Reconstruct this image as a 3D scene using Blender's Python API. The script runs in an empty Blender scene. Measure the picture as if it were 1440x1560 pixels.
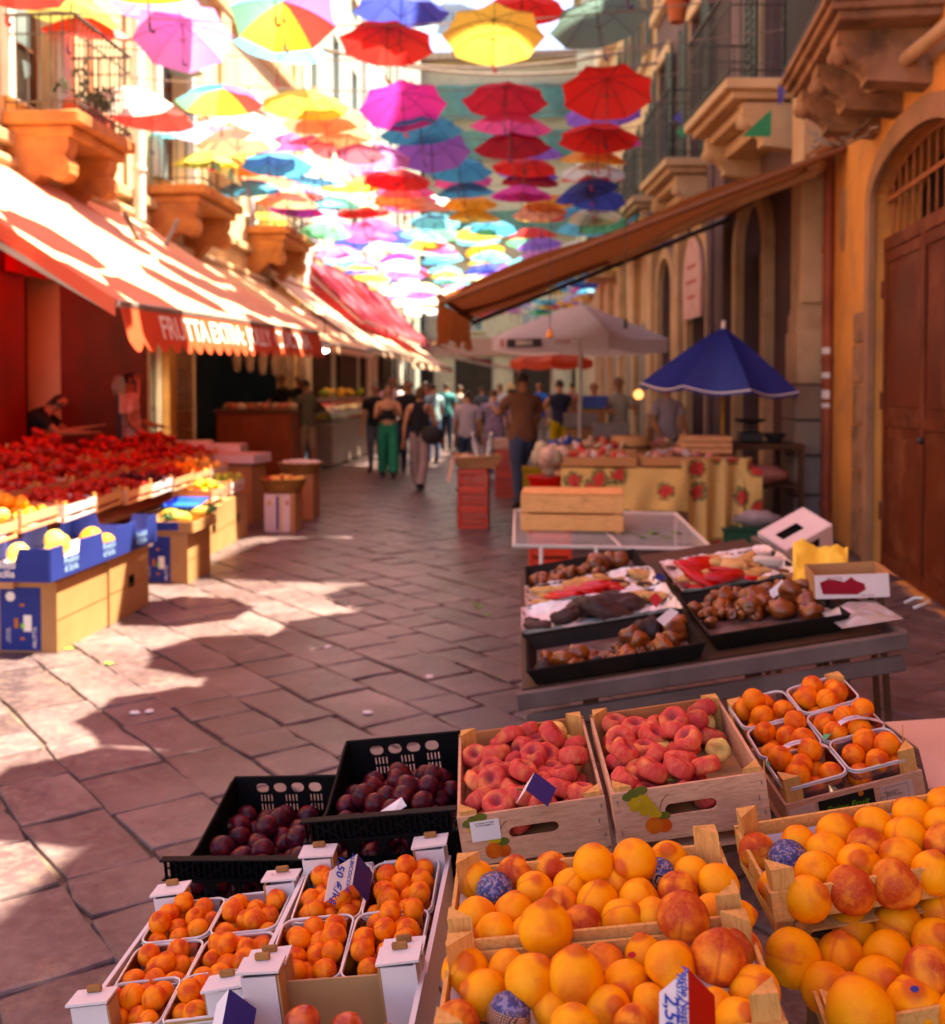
import bpy, bmesh, math, random
from mathutils import Vector, Matrix, noise
R = random.Random(7)
sc = bpy.context.scene
col = sc.collection
rad = math.radians

# ---------------------------------------------------------------- camera
FPX, CH = 1600.0, 1.62
PITCH = 0.03
YAW = math.atan(120 / FPX * math.cos(PITCH))
CY = 590 + FPX * math.tan(PITCH)
cam_d = bpy.data.cameras.new('camera')
cam = bpy.data.objects.new('camera', cam_d); col.objects.link(cam)
cam.location = (0, 0, CH)
cam.rotation_euler = (math.pi/2 - PITCH, 0, YAW)
cam_d.sensor_fit = 'HORIZONTAL'; cam_d.sensor_width = 36.0
cam_d.lens = 36.0 * FPX / 1440
cam_d.shift_y = -(780 - CY) / 1440
cam_d.clip_start = 0.05; cam_d.clip_end = 1000
cam_d.dof.use_dof = True; cam_d.dof.focus_distance = 1.85; cam_d.dof.aperture_fstop = 4.3
cam_d.dof.aperture_blades = 9
sc.camera = cam

# ---------------------------------------------------------------- light
SUN = Vector((0.36, 0.06, 1)).normalized()          # towards the sun
world = bpy.data.worlds.new('World'); sc.world = world; world.use_nodes = True
wn = world.node_tree.nodes; wl = world.node_tree.links
bg = wn['Background']
sky = wn.new('ShaderNodeTexSky'); sky.sky_type = 'NISHITA'; sky.sun_disc = False
sky.sun_elevation = math.asin(SUN.z); sky.sun_rotation = math.atan2(SUN.x, SUN.y)
sky.air_density = 1.0; sky.dust_density = 0.6; sky.ozone_density = 2.2
wl.new(sky.outputs[0], bg.inputs[0]); bg.inputs[1].default_value = 0.095
sun_d = bpy.data.lights.new('sun', 'SUN'); sun_d.energy = 5.0; sun_d.angle = rad(0.55)
sun_d.color = (0.90, 1.0, 0.82)
sun = bpy.data.objects.new('sun', sun_d); col.objects.link(sun)
sun.rotation_euler = (-SUN).to_track_quat('-Z', 'Y').to_euler()
vs = sc.view_settings
sc.display_settings.display_device = 'sRGB'
vs.view_transform = 'Standard'; vs.look = 'None'; vs.gamma = 1.0; vs.exposure = 2.52; vs.use_curve_mapping = False
vs.use_white_balance = True; vs.white_balance_temperature = 8300; vs.white_balance_tint = 28
try:
    sc.cycles.max_bounces = 8; sc.cycles.diffuse_bounces = 4; sc.cycles.transparent_max_bounces = 12
    sc.cycles.transmission_bounces = 6; sc.cycles.sample_clamp_indirect = 6; sc.cycles.caustics_reflective = False
    sc.cycles.caustics_refractive = False
except Exception: pass

# ---------------------------------------------------------------- pixel <-> world
_f = Vector((-math.sin(YAW)*math.cos(PITCH), math.cos(YAW)*math.cos(PITCH), -math.sin(PITCH)))
_r = Vector((math.cos(YAW), math.sin(YAW), 0)); _u = _r.cross(_f)
C0 = Vector((0, 0, CH))
def ray(x, y): return _f + _r*((x-720)/FPX) - _u*((y-CY)/FPX)
def gz(x, y, z):                                   # point seen at (x, y) on the level z
    d = ray(x, y); return C0 + d*((z-CH)/d.z)
def gy(x, y, Y):                                   # ... at street distance Y
    d = ray(x, y); return C0 + d*(Y/d.y)
def gx(x, y, X):
    d = ray(x, y); return C0 + d*(X/d.x)
def gpl(x, y, M, h=0.0):                           # ... on the local plane z = h of M; also the depth
    d = ray(x, y); n = M.to_3x3() @ Vector((0, 0, 1)); o = M @ Vector((0, 0, h))
    t = (o-C0).dot(n)/d.dot(n); return C0 + d*t, t

# ---------------------------------------------------------------- materials
def lin(c):
    return tuple(v for v in c[:3]) + (1,)
class NT:
    def __init__(s, name):
        s.m = bpy.data.materials.new(name); s.m.use_nodes = True; s.t = s.m.node_tree
        s.n = s.t.nodes; s.p = s.n['Principled BSDF']; s.out = s.n['Material Output']
    def new(s, typ, **k):
        x = s.n.new('ShaderNode'+typ)
        for a, b in k.items(): setattr(x, a, b)
        return x
    def ln(s, a, b): s.t.links.new(a, b)
    def coord(s, kind='Object', sc_=(1,1,1), rand=True):
        tc = s.new('TexCoord'); mp = s.new('Mapping'); mp.inputs['Scale'].default_value = sc_
        s.ln(tc.outputs[kind], mp.inputs['Vector'])
        if rand:
            oi = s.new('ObjectInfo'); mu = s.new('Math', operation='MULTIPLY'); mu.inputs[1].default_value = 37.0
            s.ln(oi.outputs['Random'], mu.inputs[0]); s.ln(mu.outputs[0], mp.inputs['Location'])
        return mp.outputs[0]
    def noise(s, vec, scale, detail=4, rough=.55, dist=0):
        x = s.new('TexNoise'); x.inputs['Scale'].default_value = scale; x.inputs['Detail'].default_value = detail
        x.inputs['Roughness'].default_value = rough; x.inputs['Distortion'].default_value = dist
        s.ln(vec, x.inputs['Vector']); return x.outputs['Fac']
    def ramp(s, fac, stops, interp='LINEAR'):
        x = s.new('ValToRGB'); cr = x.color_ramp; cr.interpolation = interp
        while len(cr.elements) < len(stops): cr.elements.new(0.5)
        for e, (p, c) in zip(cr.elements, stops):
            e.position = p; e.color = lin(c) if hasattr(c, '__len__') else (c, c, c, 1)
        s.ln(fac, x.inputs['Fac']); return x.outputs['Color']
    def mix(s, fac, a, b, mode='MIX'):
        x = s.new('Mix', data_type='RGBA', blend_type=mode)
        for i, v in ((0, fac), (6, a), (7, b)):
            if hasattr(v, 'links'): s.ln(v, x.inputs[i])
            elif i == 0: x.inputs[0].default_value = v
            else: x.inputs[i].default_value = lin(v)
        return x.outputs[2]
    def bump(s, h, strength=.3, dist=.01):
        b = s.new('Bump'); b.inputs['Strength'].default_value = strength; b.inputs['Distance'].default_value = dist
        s.ln(h, b.inputs['Height']); s.ln(b.outputs[0], s.p.inputs['Normal']); return b
_mats = {}
def sat(c, k=1.14):
    g = .3*c[0]+.55*c[1]+.15*c[2]; return tuple(min(.95, max(.002, g+(v-g)*k)) for v in c[:3])
def mat(name, c, c2=None, scale=4, rough=.65, bump=.15, bscale=30, metal=0, stretch=(1,1,1), spec=.22,
        coat=0, sheen=0, var=.0, dist=.004, detail=5, dirt=0, dirtc=(.08,.06,.05)):
    if name in _mats: return _mats[name]
    s = NT(name); v = s.coord(sc_=stretch)
    c = sat(c); c2 = sat(c2) if c2 else tuple(x*.72 for x in c)
    n1 = s.noise(v, scale, detail)
    cc = s.ramp(n1, [(.3, c2), (.68, c)])
    if dirt:
        n3 = s.noise(v, scale*.6+1.3, 7, .65); f = s.ramp(n3, [(.5, 0), (.72, dirt)])
        cc = s.mix(f, cc, dirtc)
    if var:
        oi = s.new('ObjectInfo'); hs = s.new('HueSaturation'); mr = s.new('MapRange')
        mr.inputs[3].default_value = 1-var; mr.inputs[4].default_value = 1+var
        s.ln(oi.outputs['Random'], mr.inputs[0]); s.ln(mr.outputs[0], hs.inputs['Value']); s.ln(cc, hs.inputs['Color']); cc = hs.outputs[0]
    s.ln(cc, s.p.inputs['Base Color'])
    s.p.inputs['Roughness'].default_value = rough; s.p.inputs['Metallic'].default_value = metal
    s.p.inputs['Specular IOR Level'].default_value = spec
    if coat: s.p.inputs['Coat Weight'].default_value = coat; s.p.inputs['Coat Roughness'].default_value = .15
    if sheen: s.p.inputs['Sheen Weight'].default_value = sheen; s.p.inputs['Sheen Roughness'].default_value = .5
    if bump: s.bump(s.noise(v, bscale, 6), bump, dist)
    _mats[name] = s.m; return s.m
def wood(name, c, c2, scale=3, stretch=(1, 12, 12), rough=.7, knots=True):
    if name in _mats: return _mats[name]
    c, c2 = sat(c, 1.1), sat(c2, 1.1); s = NT(name); v = s.coord(sc_=stretch); s.p.inputs['Specular IOR Level'].default_value = .15
    a = s.noise(v, scale*4, 6, .6, .6); b = s.noise(v, scale*18, 4)
    cc = s.ramp(a, [(.3, c2), (.5, c), (.7, tuple(min(1, x*1.12) for x in c))])
    cc = s.mix(s.ramp(b, [(.42, .35), (.5, 0)]), cc, c2)
    n3 = s.noise(s.coord(), 9, 6); cc = s.mix(s.ramp(n3, [(.55, 0), (.8, .5)]), cc, tuple(x*.45 for x in c2))
    s.ln(cc, s.p.inputs['Base Color']); s.p.inputs['Roughness'].default_value = rough
    s.bump(b, .35, .0015); _mats[name] = s.m; return s.m
def fabric(name, c, tr, trans=.45, usecol=False, scale=6, c2=None, bumpsc=3, rough=.8):
    """thin cloth: reflects c, lets light of colour tr through"""
    if name in _mats: return _mats[name]
    s = NT(name); v = s.coord(rand=False)
    n = s.noise(v, scale, 4)
    if usecol:
        oi = s.new('ObjectInfo'); cc = s.mix(s.ramp(n, [(.35, .12), (.6, 0)]), oi.outputs['Color'], (.1, .1, .1)); tc = oi.outputs['Color']
    else:
        cc = s.ramp(n, [(.3, c2 or tuple(x*.85 for x in c)), (.65, c)]); tc = None
    d = s.new('BsdfDiffuse'); t = s.new('BsdfTranslucent'); g = s.new('BsdfGlossy'); g.inputs['Roughness'].default_value = .45
    s.ln(cc, d.inputs[0])
    if tc: s.ln(tc, t.inputs[0])
    else: t.inputs[0].default_value = lin(tr)
    m1 = s.new('MixShader'); m1.inputs[0].default_value = trans
    s.ln(d.outputs[0], m1.inputs[1]); s.ln(t.outputs[0], m1.inputs[2])
    m2 = s.new('MixShader'); m2.inputs[0].default_value = .03
    s.ln(m1.outputs[0], m2.inputs[1]); s.ln(g.outputs[0], m2.inputs[2])
    w = s.noise(v, bumpsc, 3, .6, .5); b = s.new('Bump'); b.inputs['Strength'].default_value = .35; b.inputs['Distance'].default_value = .03
    s.ln(w, b.inputs['Height'])
    for x in (d, t, g): s.ln(b.outputs[0], x.inputs['Normal'])
    s.ln(m2.outputs[0], s.out.inputs[0]); _mats[name] = s.m; return s.m
def emit(name, c, st):
    s = NT(name); s.p.inputs['Base Color'].default_value = lin(c)
    s.p.inputs['Emission Color'].default_value = lin(c); s.p.inputs['Emission Strength'].default_value = st; return s.m
def clear(name, tint, gloss=.12, rough=.08, body=.08):
    s = NT(name)
    t = s.new('BsdfTransparent'); t.inputs[0].default_value = lin(tint)
    g = s.new('BsdfGlossy'); g.inputs['Roughness'].default_value = rough
    d = s.new('BsdfDiffuse'); d.inputs[0].default_value = (.8, .75, .75, 1)
    fr = s.new('Fresnel'); fr.inputs[0].default_value = 1.45
    ad = s.new('Math', operation='ADD'); ad.inputs[1].default_value = gloss*.3; s.ln(fr.outputs[0], ad.inputs[0])
    m0 = s.new('MixShader'); m0.inputs[0].default_value = body; s.ln(t.outputs[0], m0.inputs[1]); s.ln(d.outputs[0], m0.inputs[2])
    m = s.new('MixShader'); s.ln(ad.outputs[0], m.inputs[0]); s.ln(m0.outputs[0], m.inputs[1]); s.ln(g.outputs[0], m.inputs[2])
    s.ln(m.outputs[0], s.out.inputs[0]); return s.m

# ---------------------------------------------------------------- mesh builder
def RM(rx=0, ry=0, rz=0): return Matrix.Rotation(rz, 4, 'Z') @ Matrix.Rotation(rx, 4, 'X') @ Matrix.Rotation(ry, 4, 'Y')
def T(*p): return Matrix.Translation(Vector(p))
class MB:
    def __init__(s): s.v = []; s.f = []; s.m = []
    def add(s, vs, fs, mi=0, M=None):
        b = len(s.v); s.v += [(M @ Vector(p)) if M else Vector(p) for p in vs]
        s.f += [tuple(b+i for i in f) for f in fs]; s.m += [mi]*len(fs); return s
    def box(s, c, d, mi=0, M=None, bev=0):
        x, y, z = d[0]/2, d[1]/2, d[2]/2; L = T(*c) if M is None else M @ T(*c)
        if not bev:
            vs_ = [(-x,-y,-z),(x,-y,-z),(x,y,-z),(-x,y,-z),(-x,-y,z),(x,-y,z),(x,y,z),(-x,y,z)]
            return s.add(vs_, [(0,3,2,1),(4,5,6,7),(0,1,5,4),(1,2,6,5),(2,3,7,6),(3,0,4,7)], mi, L)
        b = min(bev, x*.9, y*.9, z*.9); vs_ = []; ix = {}
        for a in (-1,1):
            for q in (-1,1):
                for w in (-1,1):
                    for k in range(3):
                        ix[a,q,w,k] = len(vs_)
                        vs_.append(((x-(b if k!=0 else 0))*a, (y-(b if k!=1 else 0))*q, (z-(b if k!=2 else 0))*w))
        fs = []
        for a in (-1,1):
            fs.append([ix[a,-1,-1,0], ix[a,1,-1,0], ix[a,1,1,0], ix[a,-1,1,0]][::a])
            fs.append([ix[-1,a,-1,1], ix[-1,a,1,1], ix[1,a,1,1], ix[1,a,-1,1]][::a])
            fs.append([ix[-1,-1,a,2], ix[1,-1,a,2], ix[1,1,a,2], ix[-1,1,a,2]][::a])
        for a in (-1,1):
            for q in (-1,1):
                fs.append([ix[a,q,-1,0], ix[a,q,-1,1], ix[a,q,1,1], ix[a,q,1,0]][::a*q])
                fs.append([ix[a,-1,q,2], ix[a,1,q,2], ix[a,1,q,0], ix[a,-1,q,0]][::a*q])
                fs.append([ix[-1,a,q,1], ix[1,a,q,1], ix[1,a,q,2], ix[-1,a,q,2]][::a*q])
                for w in (-1,1): fs.append([ix[a,q,w,0], ix[a,q,w,1], ix[a,q,w,2]][::a*q*w])
        return s.add(vs_, [tuple(f) for f in fs], mi, L)
    def bar(s, p, q, w, h=None, mi=0, up=(0,0,1), bev=0):
        p, q = Vector(p), Vector(q); d = q-p; L = d.length
        if L < 1e-6: return s
        X = d/L; U = Vector(up)
        if abs(X.dot(U)) > .98: U = Vector((0,1,0))
        Y = U.cross(X).normalized(); Z = X.cross(Y)
        M = Matrix((X, Y, Z)).transposed().to_4x4(); M.translation = (p+q)/2
        return s.box((0,0,0), (L, w, h or w), mi, M, bev)
    def tube(s, pts, r, n=8, mi=0, cap=True, closed=False):
        pts = [Vector(p) for p in pts]; N = len(pts); rings = []
        rs = r if hasattr(r, '__len__') else [r]*N
        pu = None; b = len(s.v)
        for i, p in enumerate(pts):
            if closed: d = pts[(i+1)%N]-pts[i-1]
            else: d = pts[min(i+1, N-1)]-pts[max(i-1, 0)]
            if d.length < 1e-9: d = Vector((0,0,1))
            d.normalize()
            if pu is None: pu = d.orthogonal().normalized()
            pu = (pu - d*pu.dot(d))
            pu = pu.normalized() if pu.length > 1e-6 else d.orthogonal().normalized()
            w = d.cross(pu)
            s.v += [p + (pu*math.cos(2*math.pi*k/n) + w*math.sin(2*math.pi*k/n))*rs[i] for k in range(n)]
        M_ = N if closed else N-1
        for i in range(M_):
            for k in range(n):
                a = b+i*n+k; c = b+i*n+(k+1)%n; d_ = b+((i+1)%N)*n+(k+1)%n; e = b+((i+1)%N)*n+k
                s.f.append((a, c, d_, e)); s.m.append(mi)
        if cap and not closed:
            s.f.append(tuple(b+k for k in range(n))[::-1]); s.m.append(mi)
            s.f.append(tuple(b+(N-1)*n+k for k in range(n))); s.m.append(mi)
        return s
    def lathe(s, prof, n=24, mi=0, M=None, caps=True):
        vs_ = []; fs = []
        for r, z in prof: vs_ += [(r*math.cos(2*math.pi*k/n), r*math.sin(2*math.pi*k/n), z) for k in range(n)]
        for i in range(len(prof)-1):
            for k in range(n): fs.append((i*n+k, i*n+(k+1)%n, (i+1)*n+(k+1)%n, (i+1)*n+k))
        if caps: fs.append(tuple(range(n))[::-1]); fs.append(tuple((len(prof)-1)*n+k for k in range(n)))
        return s.add(vs_, fs, mi, M)
    def grid(s, fn, nu, nv, mi=0, M=None):
        vs_ = [fn(i/nu, j/nv) for j in range(nv+1) for i in range(nu+1)]
        fs = [(j*(nu+1)+i, j*(nu+1)+i+1, (j+1)*(nu+1)+i+1, (j+1)*(nu+1)+i) for j in range(nv) for i in range(nu)]
        return s.add(vs_, fs, mi, M)
    def ball(s, c, r, nu=16, nv=10, mi=0, M=None, fn=None):
        """closed ball; fn(unit vector) -> point"""
        r = r if hasattr(r, '__len__') else (r, r, r); c = Vector(c)
        fn = fn or (lambda p: Vector((p.x*r[0], p.y*r[1], p.z*r[2])))
        vs_ = [c+fn(Vector((0,0,-1)))]
        for j in range(1, nv):
            t = math.pi*j/nv
            for k in range(nu):
                a = 2*math.pi*k/nu; vs_.append(c+fn(Vector((math.sin(t)*math.cos(a), math.sin(t)*math.sin(a), -math.cos(t)))))
        vs_.append(c+fn(Vector((0,0,1)))); L = len(vs_)-1; fs = []
        for k in range(nu):
            fs.append((0, 1+(k+1)%nu, 1+k)); fs.append((L, L-nu+k, L-nu+(k+1)%nu))
        for j in range(nv-2):
            for k in range(nu): fs.append((1+j*nu+k, 1+j*nu+(k+1)%nu, 1+(j+1)*nu+(k+1)%nu, 1+(j+1)*nu+k))
        return s.add(vs_, fs, mi, M)
    def prism(s, poly, z0, z1, mi=0, M=None):
        n = len(poly); vs_ = [(x, y, z0) for x, y in poly]+[(x, y, z1) for x, y in poly]
        fs = [tuple(range(n))[::-1], tuple(range(n, 2*n))]+[(k, (k+1)%n, n+(k+1)%n, n+k) for k in range(n)]
        return s.add(vs_, fs, mi, M)
    def mesh(s, name, mats, smooth=None):
        me = bpy.data.meshes.new(name); me.from_pydata(s.v, [], s.f)
        mats = mats if isinstance(mats, (list, tuple)) else [mats]
        for m in mats: me.materials.append(m)
        if len(mats) > 1: me.polygons.foreach_set('material_index', s.m)
        if smooth is not None:
            me.polygons.foreach_set('use_smooth', [True]*len(me.polygons))
            if smooth < 180: me.set_sharp_from_angle(angle=rad(smooth))
        me.update(); return me
    def build(s, name, mats, parent=None, smooth=None, M=None):
        return link(name, s.mesh(name, mats, smooth), parent, M)
def link(name, me, parent=None, M=None):
    o = bpy.data.objects.new(name, me); col.objects.link(o)
    if parent is not None: o.parent = parent
    if M is not None: o.matrix_local = M
    return o
def tag(o, label, cat, group=None, kind=None):
    if label: o['label'] = label
    if cat: o['category'] = cat
    if group: o['group'] = group
    if kind: o['kind'] = kind
    return o
def thing(name, label, cat, M=None, group=None):
    o = bpy.data.objects.new(name, None); col.objects.link(o); o.empty_display_size = .05
    if M is not None: o.matrix_local = M
    return tag(o, label, cat, group)
def struct(name, mb, m, parent=None, smooth=None, M=None):
    o = mb.build(name, m, parent, smooth, M)
    if parent is None: o['kind'] = 'structure'
    return o
def dup(root, M, label=None, group=None, color=None):
    def cp(o, par):
        c = o.copy(); col.objects.link(c)
        if par is not None: c.parent = par
        if color is not None: c.color = color
        for ch in kids.get(o.name, []): cp(ch, c)
        return c
    kids = {}
    def walk(o):
        kids[o.name] = list(o.children)
        for c in kids[o.name]: walk(c)
    walk(root)
    r = cp(root, None); r.matrix_local = M
    if label: r['label'] = label
    if group: r['group'] = group
    return r
def plate(outline, holes=(), th=.01, bev=0):
    """flat sheet in local XY with real holes, thickness along z; returns an MB"""
    cu = bpy.data.curves.new('c', 'CURVE'); cu.dimensions = '2D'; cu.fill_mode = 'BOTH'; cu.extrude = th/2
    for pl in [outline]+list(holes):
        sp = cu.splines.new('POLY'); sp.points.add(len(pl)-1); sp.use_cyclic_u = True
        for p, q in zip(sp.points, pl): p.co = (q[0], q[1], 0, 1)
    o = bpy.data.objects.new('c', cu); me = bpy.data.meshes.new_from_object(o)
    mb = MB(); mb.add([v.co.copy() for v in me.vertices], [tuple(p.vertices) for p in me.polygons])
    bpy.data.objects.remove(o); bpy.data.curves.remove(cu); bpy.data.meshes.remove(me); return mb
def rect(x0, y0, x1, y1): return [(x0,y0),(x1,y0),(x1,y1),(x0,y1)]
def oval(cx, cy, w, h, n=6):
    r = min(w, h)/2; out = []
    for sx, a0 in ((1, -90), (-1, 90)):
        for k in range(n+1):
            a = rad(a0+180*k/n)
            if w >= h: out.append((cx+sx*(w/2-r)+r*math.cos(a), cy+r*math.sin(a)))
            else: out.append((cx+r*math.cos(a+math.pi/2), cy+sx*(h/2-r)+r*math.sin(a+math.pi/2)))
    return out
def arch(x0, x1, y0, ys, rise, n=14):
    c = (x0+x1)/2; w = (x1-x0)/2
    return [(x0, y0), (x1, y0)]+[(c+w*math.cos(math.pi*k/n), ys+rise*math.sin(math.pi*k/n)) for k in range(n+1)]
def text(s_, size, M, m, parent, name='lettering', ext=.0006, align='CENTER', shear=0, xs=1.0, bold=0):
    cu = bpy.data.curves.new('t', 'FONT'); cu.body = s_; cu.size = size; cu.extrude = ext; cu.align_x = align; cu.align_y = 'CENTER'
    cu.shear = shear; cu.offset = bold; cu.resolution_u = 2; cu.space_line = .85
    o = bpy.data.objects.new('t', cu); me = bpy.data.meshes.new_from_object(o)
    if xs != 1: me.transform(Matrix.Diagonal((xs, 1, 1, 1)))
    bpy.data.objects.remove(o); bpy.data.curves.remove(cu)
    me.materials.clear(); me.materials.append(m)
    return link(name, me, parent, M)
def frame(o, x, y):
    """matrix with origin o, local X along x, local Y near y"""
    X = Vector(x).normalized(); Z = X.cross(Vector(y)).normalized(); Y = Z.cross(X)
    M = Matrix((X, Y, Z)).transposed().to_4x4(); M.translation = Vector(o); return M
def area(x, y, w, d):
    """where (x, y) lies in a crate of size w x d, in words"""
    a = 'left' if x < -w/6 else 'right' if x > w/6 else 'middle'; b = 'back' if y > d/6 else 'front' if y < -d/6 else 'centre'
    return {'back': 'back '+a, 'front': 'front '+a, 'centre': ('centre' if a == 'middle' else 'mid '+a)}[b]
ORD = ['first', 'second', 'third', 'fourth', 'fifth', 'sixth', 'seventh', 'eighth', 'ninth', 'tenth', 'eleventh', 'twelfth']
# ================================================================ the setting
_kc = {}
def dup(root, M, label=None, group=None, color=None):
    """a copy of a thing with copies of its parts and sub-parts"""
    def kids(o):
        if o.name not in _kc: _kc[o.name] = list(o.children)
        return _kc[o.name]
    def cp(o, par):
        c = o.copy(); col.objects.link(c)
        if par is not None: c.parent = par
        if color is not None: c.color = color
        for ch in kids(o): cp(ch, c)
        return c
    r = cp(root, None); r.matrix_local = M
    if label: r['label'] = label
    if group: r['group'] = group
    return r

m_stone = None
def stone_mat():
    s = NT('basalt'); v = s.coord()
    a = s.noise(v, 2.2, 6, .6); b = s.noise(v, 22, 6, .65); c = s.noise(v, 120, 3)
    cc = s.ramp(a, [(.28, (.066, .041, .047)), (.5, (.116, .075, .082)), (.74, (.185, .128, .130))])
    cc = s.mix(s.ramp(b, [(.45, .0), (.72, .55)]), cc, (.27, .18, .155))
    cc = s.mix(s.ramp(c, [(.62, 0), (.72, .5)]), cc, (.09, .06, .06))
    ge = s.new('NewGeometry'); wn_ = s.noise(ge.outputs['Position'], .9, 5, .6); cc = s.mix(s.ramp(wn_, [(.36, .55), (.52, 0)]), cc, (.055,.030,.030))
    wn2 = s.noise(ge.outputs['Position'], 3.1, 6, .7); cc = s.mix(s.ramp(wn2, [(.60, 0), (.70, .45)]), cc, (.30,.20,.15))
    oi = s.new('ObjectInfo'); hs = s.new('HueSaturation'); mr = s.new('MapRange')
    mr.inputs[3].default_value = .80; mr.inputs[4].default_value = 1.2
    s.ln(oi.outputs['Random'], mr.inputs[0]); s.ln(mr.outputs[0], hs.inputs['Value']); s.ln(cc, hs.inputs['Color'])
    s.ln(hs.outputs[0], s.p.inputs['Base Color'])
    s.ln(s.ramp(b, [(.3, .26), (.7, .5)]), s.p.inputs['Roughness'])
    s.p.inputs['Specular IOR Level'].default_value = .3
    s.bump(s.mix(.3, a, b), .35, .012); return s.m
m_stone = stone_mat()
m_joint = mat('joint_dirt', (.19, .13, .10), (.06, .04, .035), scale=9, rough=.95, bump=.6, bscale=60, dist=.01)

gb = MB(); gb.add([(-60,-40,-.016),(60,-40,-.016),(60,160,-.016),(-60,160,-.016)], [(0,1,2,3)])
ground = struct('ground', gb, m_joint)
def proj(p):
    d = Vector(p)-C0; z = d.dot(_f)
    return (720+FPX*d.dot(_r)/z, CY-FPX*d.dot(_u)/z) if z > .1 else (-9999, -9999)
PN = Vector((.755, .656, 0)); PT = Vector((.656, -.755, 0))
def stone_poly(x0, x1, y0, y1, rr, j=.026):
    """irregular slab outline: along-row x0..x1, across y0..y1"""
    pts = []
    for a, b in ((x0,y0),((x0+x1)/2,y0),(x1,y0),(x1,(y0+y1)/2),(x1,y1),((x0+x1)/2,y1),(x0,y1),(x0,(y0+y1)/2)):
        pts.append((a+rr.uniform(-j, j)*.6, b+rr.uniform(-j, j)*.6))
    return pts
def stone_mb(mb, poly, rr, base=None):
    cx = sum(p[0] for p in poly)/8; cy = sum(p[1] for p in poly)/8
    tz = rr.uniform(-.003, .004); tx, ty = rr.uniform(-.008, .008), rr.uniform(-.008, .008)
    def ring(k, z):
        return [((x-cx)*k, (y-cy)*k, z+tz+(x-cx)*tx+(y-cy)*ty) for x, y in poly]
    V = ring(1.0, -.03)+ring(.995, -.010)+ring(.978, -.002)+ring(.92, .0005)+[(0, 0, tz+rr.uniform(-.001, .003))]
    Fs = []
    for q in (0, 8, 16):
        for k in range(8): Fs.append((q+k, q+(k+1)%8, q+8+(k+1)%8, q+8+k))
    for k in range(8): Fs.append((24+k, 24+(k+1)%8, 32))
    c = PT*cx+PN*cy
    M = Matrix((PT, PN, Vector((0,0,1)))).transposed().to_4x4()
    M.translation = c
    flip = [tuple(reversed(f)) for f in Fs]        # PT x PN points down
    if base is None: mb.add(V, flip, 0); return M
    mb.add(V, flip, 0, M)
rr = random.Random(11); cells = []
row = -14.0; wobs = [rr.uniform(0, 6) for _ in range(200)]; ri_ = 0
while row < 34:
    h = rr.uniform(.29, .36); t = -42+rr.uniform(0, .5)
    while t < 16:
        L = rr.choice((.30, .36, .44, .5, .56))*rr.uniform(.92, 1.08)
        c = PT*(t+L/2)+PN*(row+h/2)
        if -6.2 < c.x < 3.6 and -1.5 < c.y < 46:
            wv_ = [row+.022*math.sin(t*.8+wobs[ri_]), row+h+.022*math.sin(t*.8+wobs[ri_+1])]
            cells.append((t, t+L, wv_[0], wv_[1], c))
        t += L
    row += h; ri_ += 1
g_ = .0045
vis = []
for q in cells:
    x, y = proj(q[4]); vis.append((-(9999 if not (-60 < x < 1500 and 500 < y < 1640) else 0), -q[4].length, q))
vis.sort(key=lambda a: (-a[0], -a[1]))
near = [a[2] for a in vis if a[0] == 0][:300]; nid = set(id(a) for a in near)
for q in near:
    mb = MB(); M = stone_mb(mb, stone_poly(q[0]+g_, q[1]-g_, q[2]+g_, q[3]-g_, rr), rr)
    mb.build('paving_stone', m_stone, ground, None, M)
rest = MB()
for q in cells:
    if id(q) not in nid: stone_mb(rest, stone_poly(q[0]+g_, q[1]-g_, q[2]+g_, q[3]-g_, rr), rr, 1)
o = rest.build('paving_stone', m_stone, ground); o['kind'] = 'stuff'

# ---- building materials
m_ochre = mat('ochre_plaster', (.74, .36, .13), (.58, .26, .10), 1.3, .85, .3, 25, dirt=.6, dirtc=(.36, .19, .11))
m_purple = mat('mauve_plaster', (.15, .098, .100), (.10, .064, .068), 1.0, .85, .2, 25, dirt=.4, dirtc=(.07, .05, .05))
m_cream = mat('cream_stone', (.58, .41, .26), (.44, .29, .18), 1.6, .8, .3, 30, dirt=.5, dirtc=(.28, .17, .1))
m_lcream = mat('pale_ochre_plaster', (.72, .56, .38), (.6, .42, .26), .9, .85, .2, 25, dirt=.5, dirtc=(.4, .28, .2))
m_greystone = mat('weathered_stone', (.38, .22, .14), (.20, .115, .075), 3, .9, .7, 22, dirt=.7, dirtc=(.05, .04, .035), dist=.012)
m_orstone = mat('orange_stone', (.55, .24, .10), (.36, .13, .06), 3, .8, .4, 25, dirt=.4)
m_grn = mat('grey_green_render', (.38, .43, .38), (.30, .34, .31), .8, .85, .15, 20)
m_palew = mat('pale_render', (.62, .53, .42), (.5, .42, .34), .6, .85, .15, 20, dirt=.4, dirtc=(.35, .28, .22))
m_rust = mat('rust_brown_paint', (.135, .032, .014), (.075, .019, .009), 1.1, .55, .35, 14, dirt=.85, dirtc=(.24, .085, .04), spec=.25)
m_pipe = mat('copper_brown_pipe', (.30, .085, .045), (.2, .05, .03), 3, .45, .15, 30)
m_iron = mat('black_iron', (.035, .03, .032), None, 5, .5, .2, 50, spec=.4)
m_dark = mat('painted_dark_interior', (.05, .035, .03), None, 2, .9, 0)  # near-black, paints in the unlit depth of shop openings and box
m_glassy = mat('window_glass', (.10, .13, .14), (.05, .07, .08), 2, .08, 0, spec=.8)
m_glassl = mat('pale_window_glass', (.25, .33, .34), (.15, .22, .24), 2, .1, 0, spec=.8)
m_green = mat('dark_green_shutter', (.035, .045, .04), None, 4, .6, .1)
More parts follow.
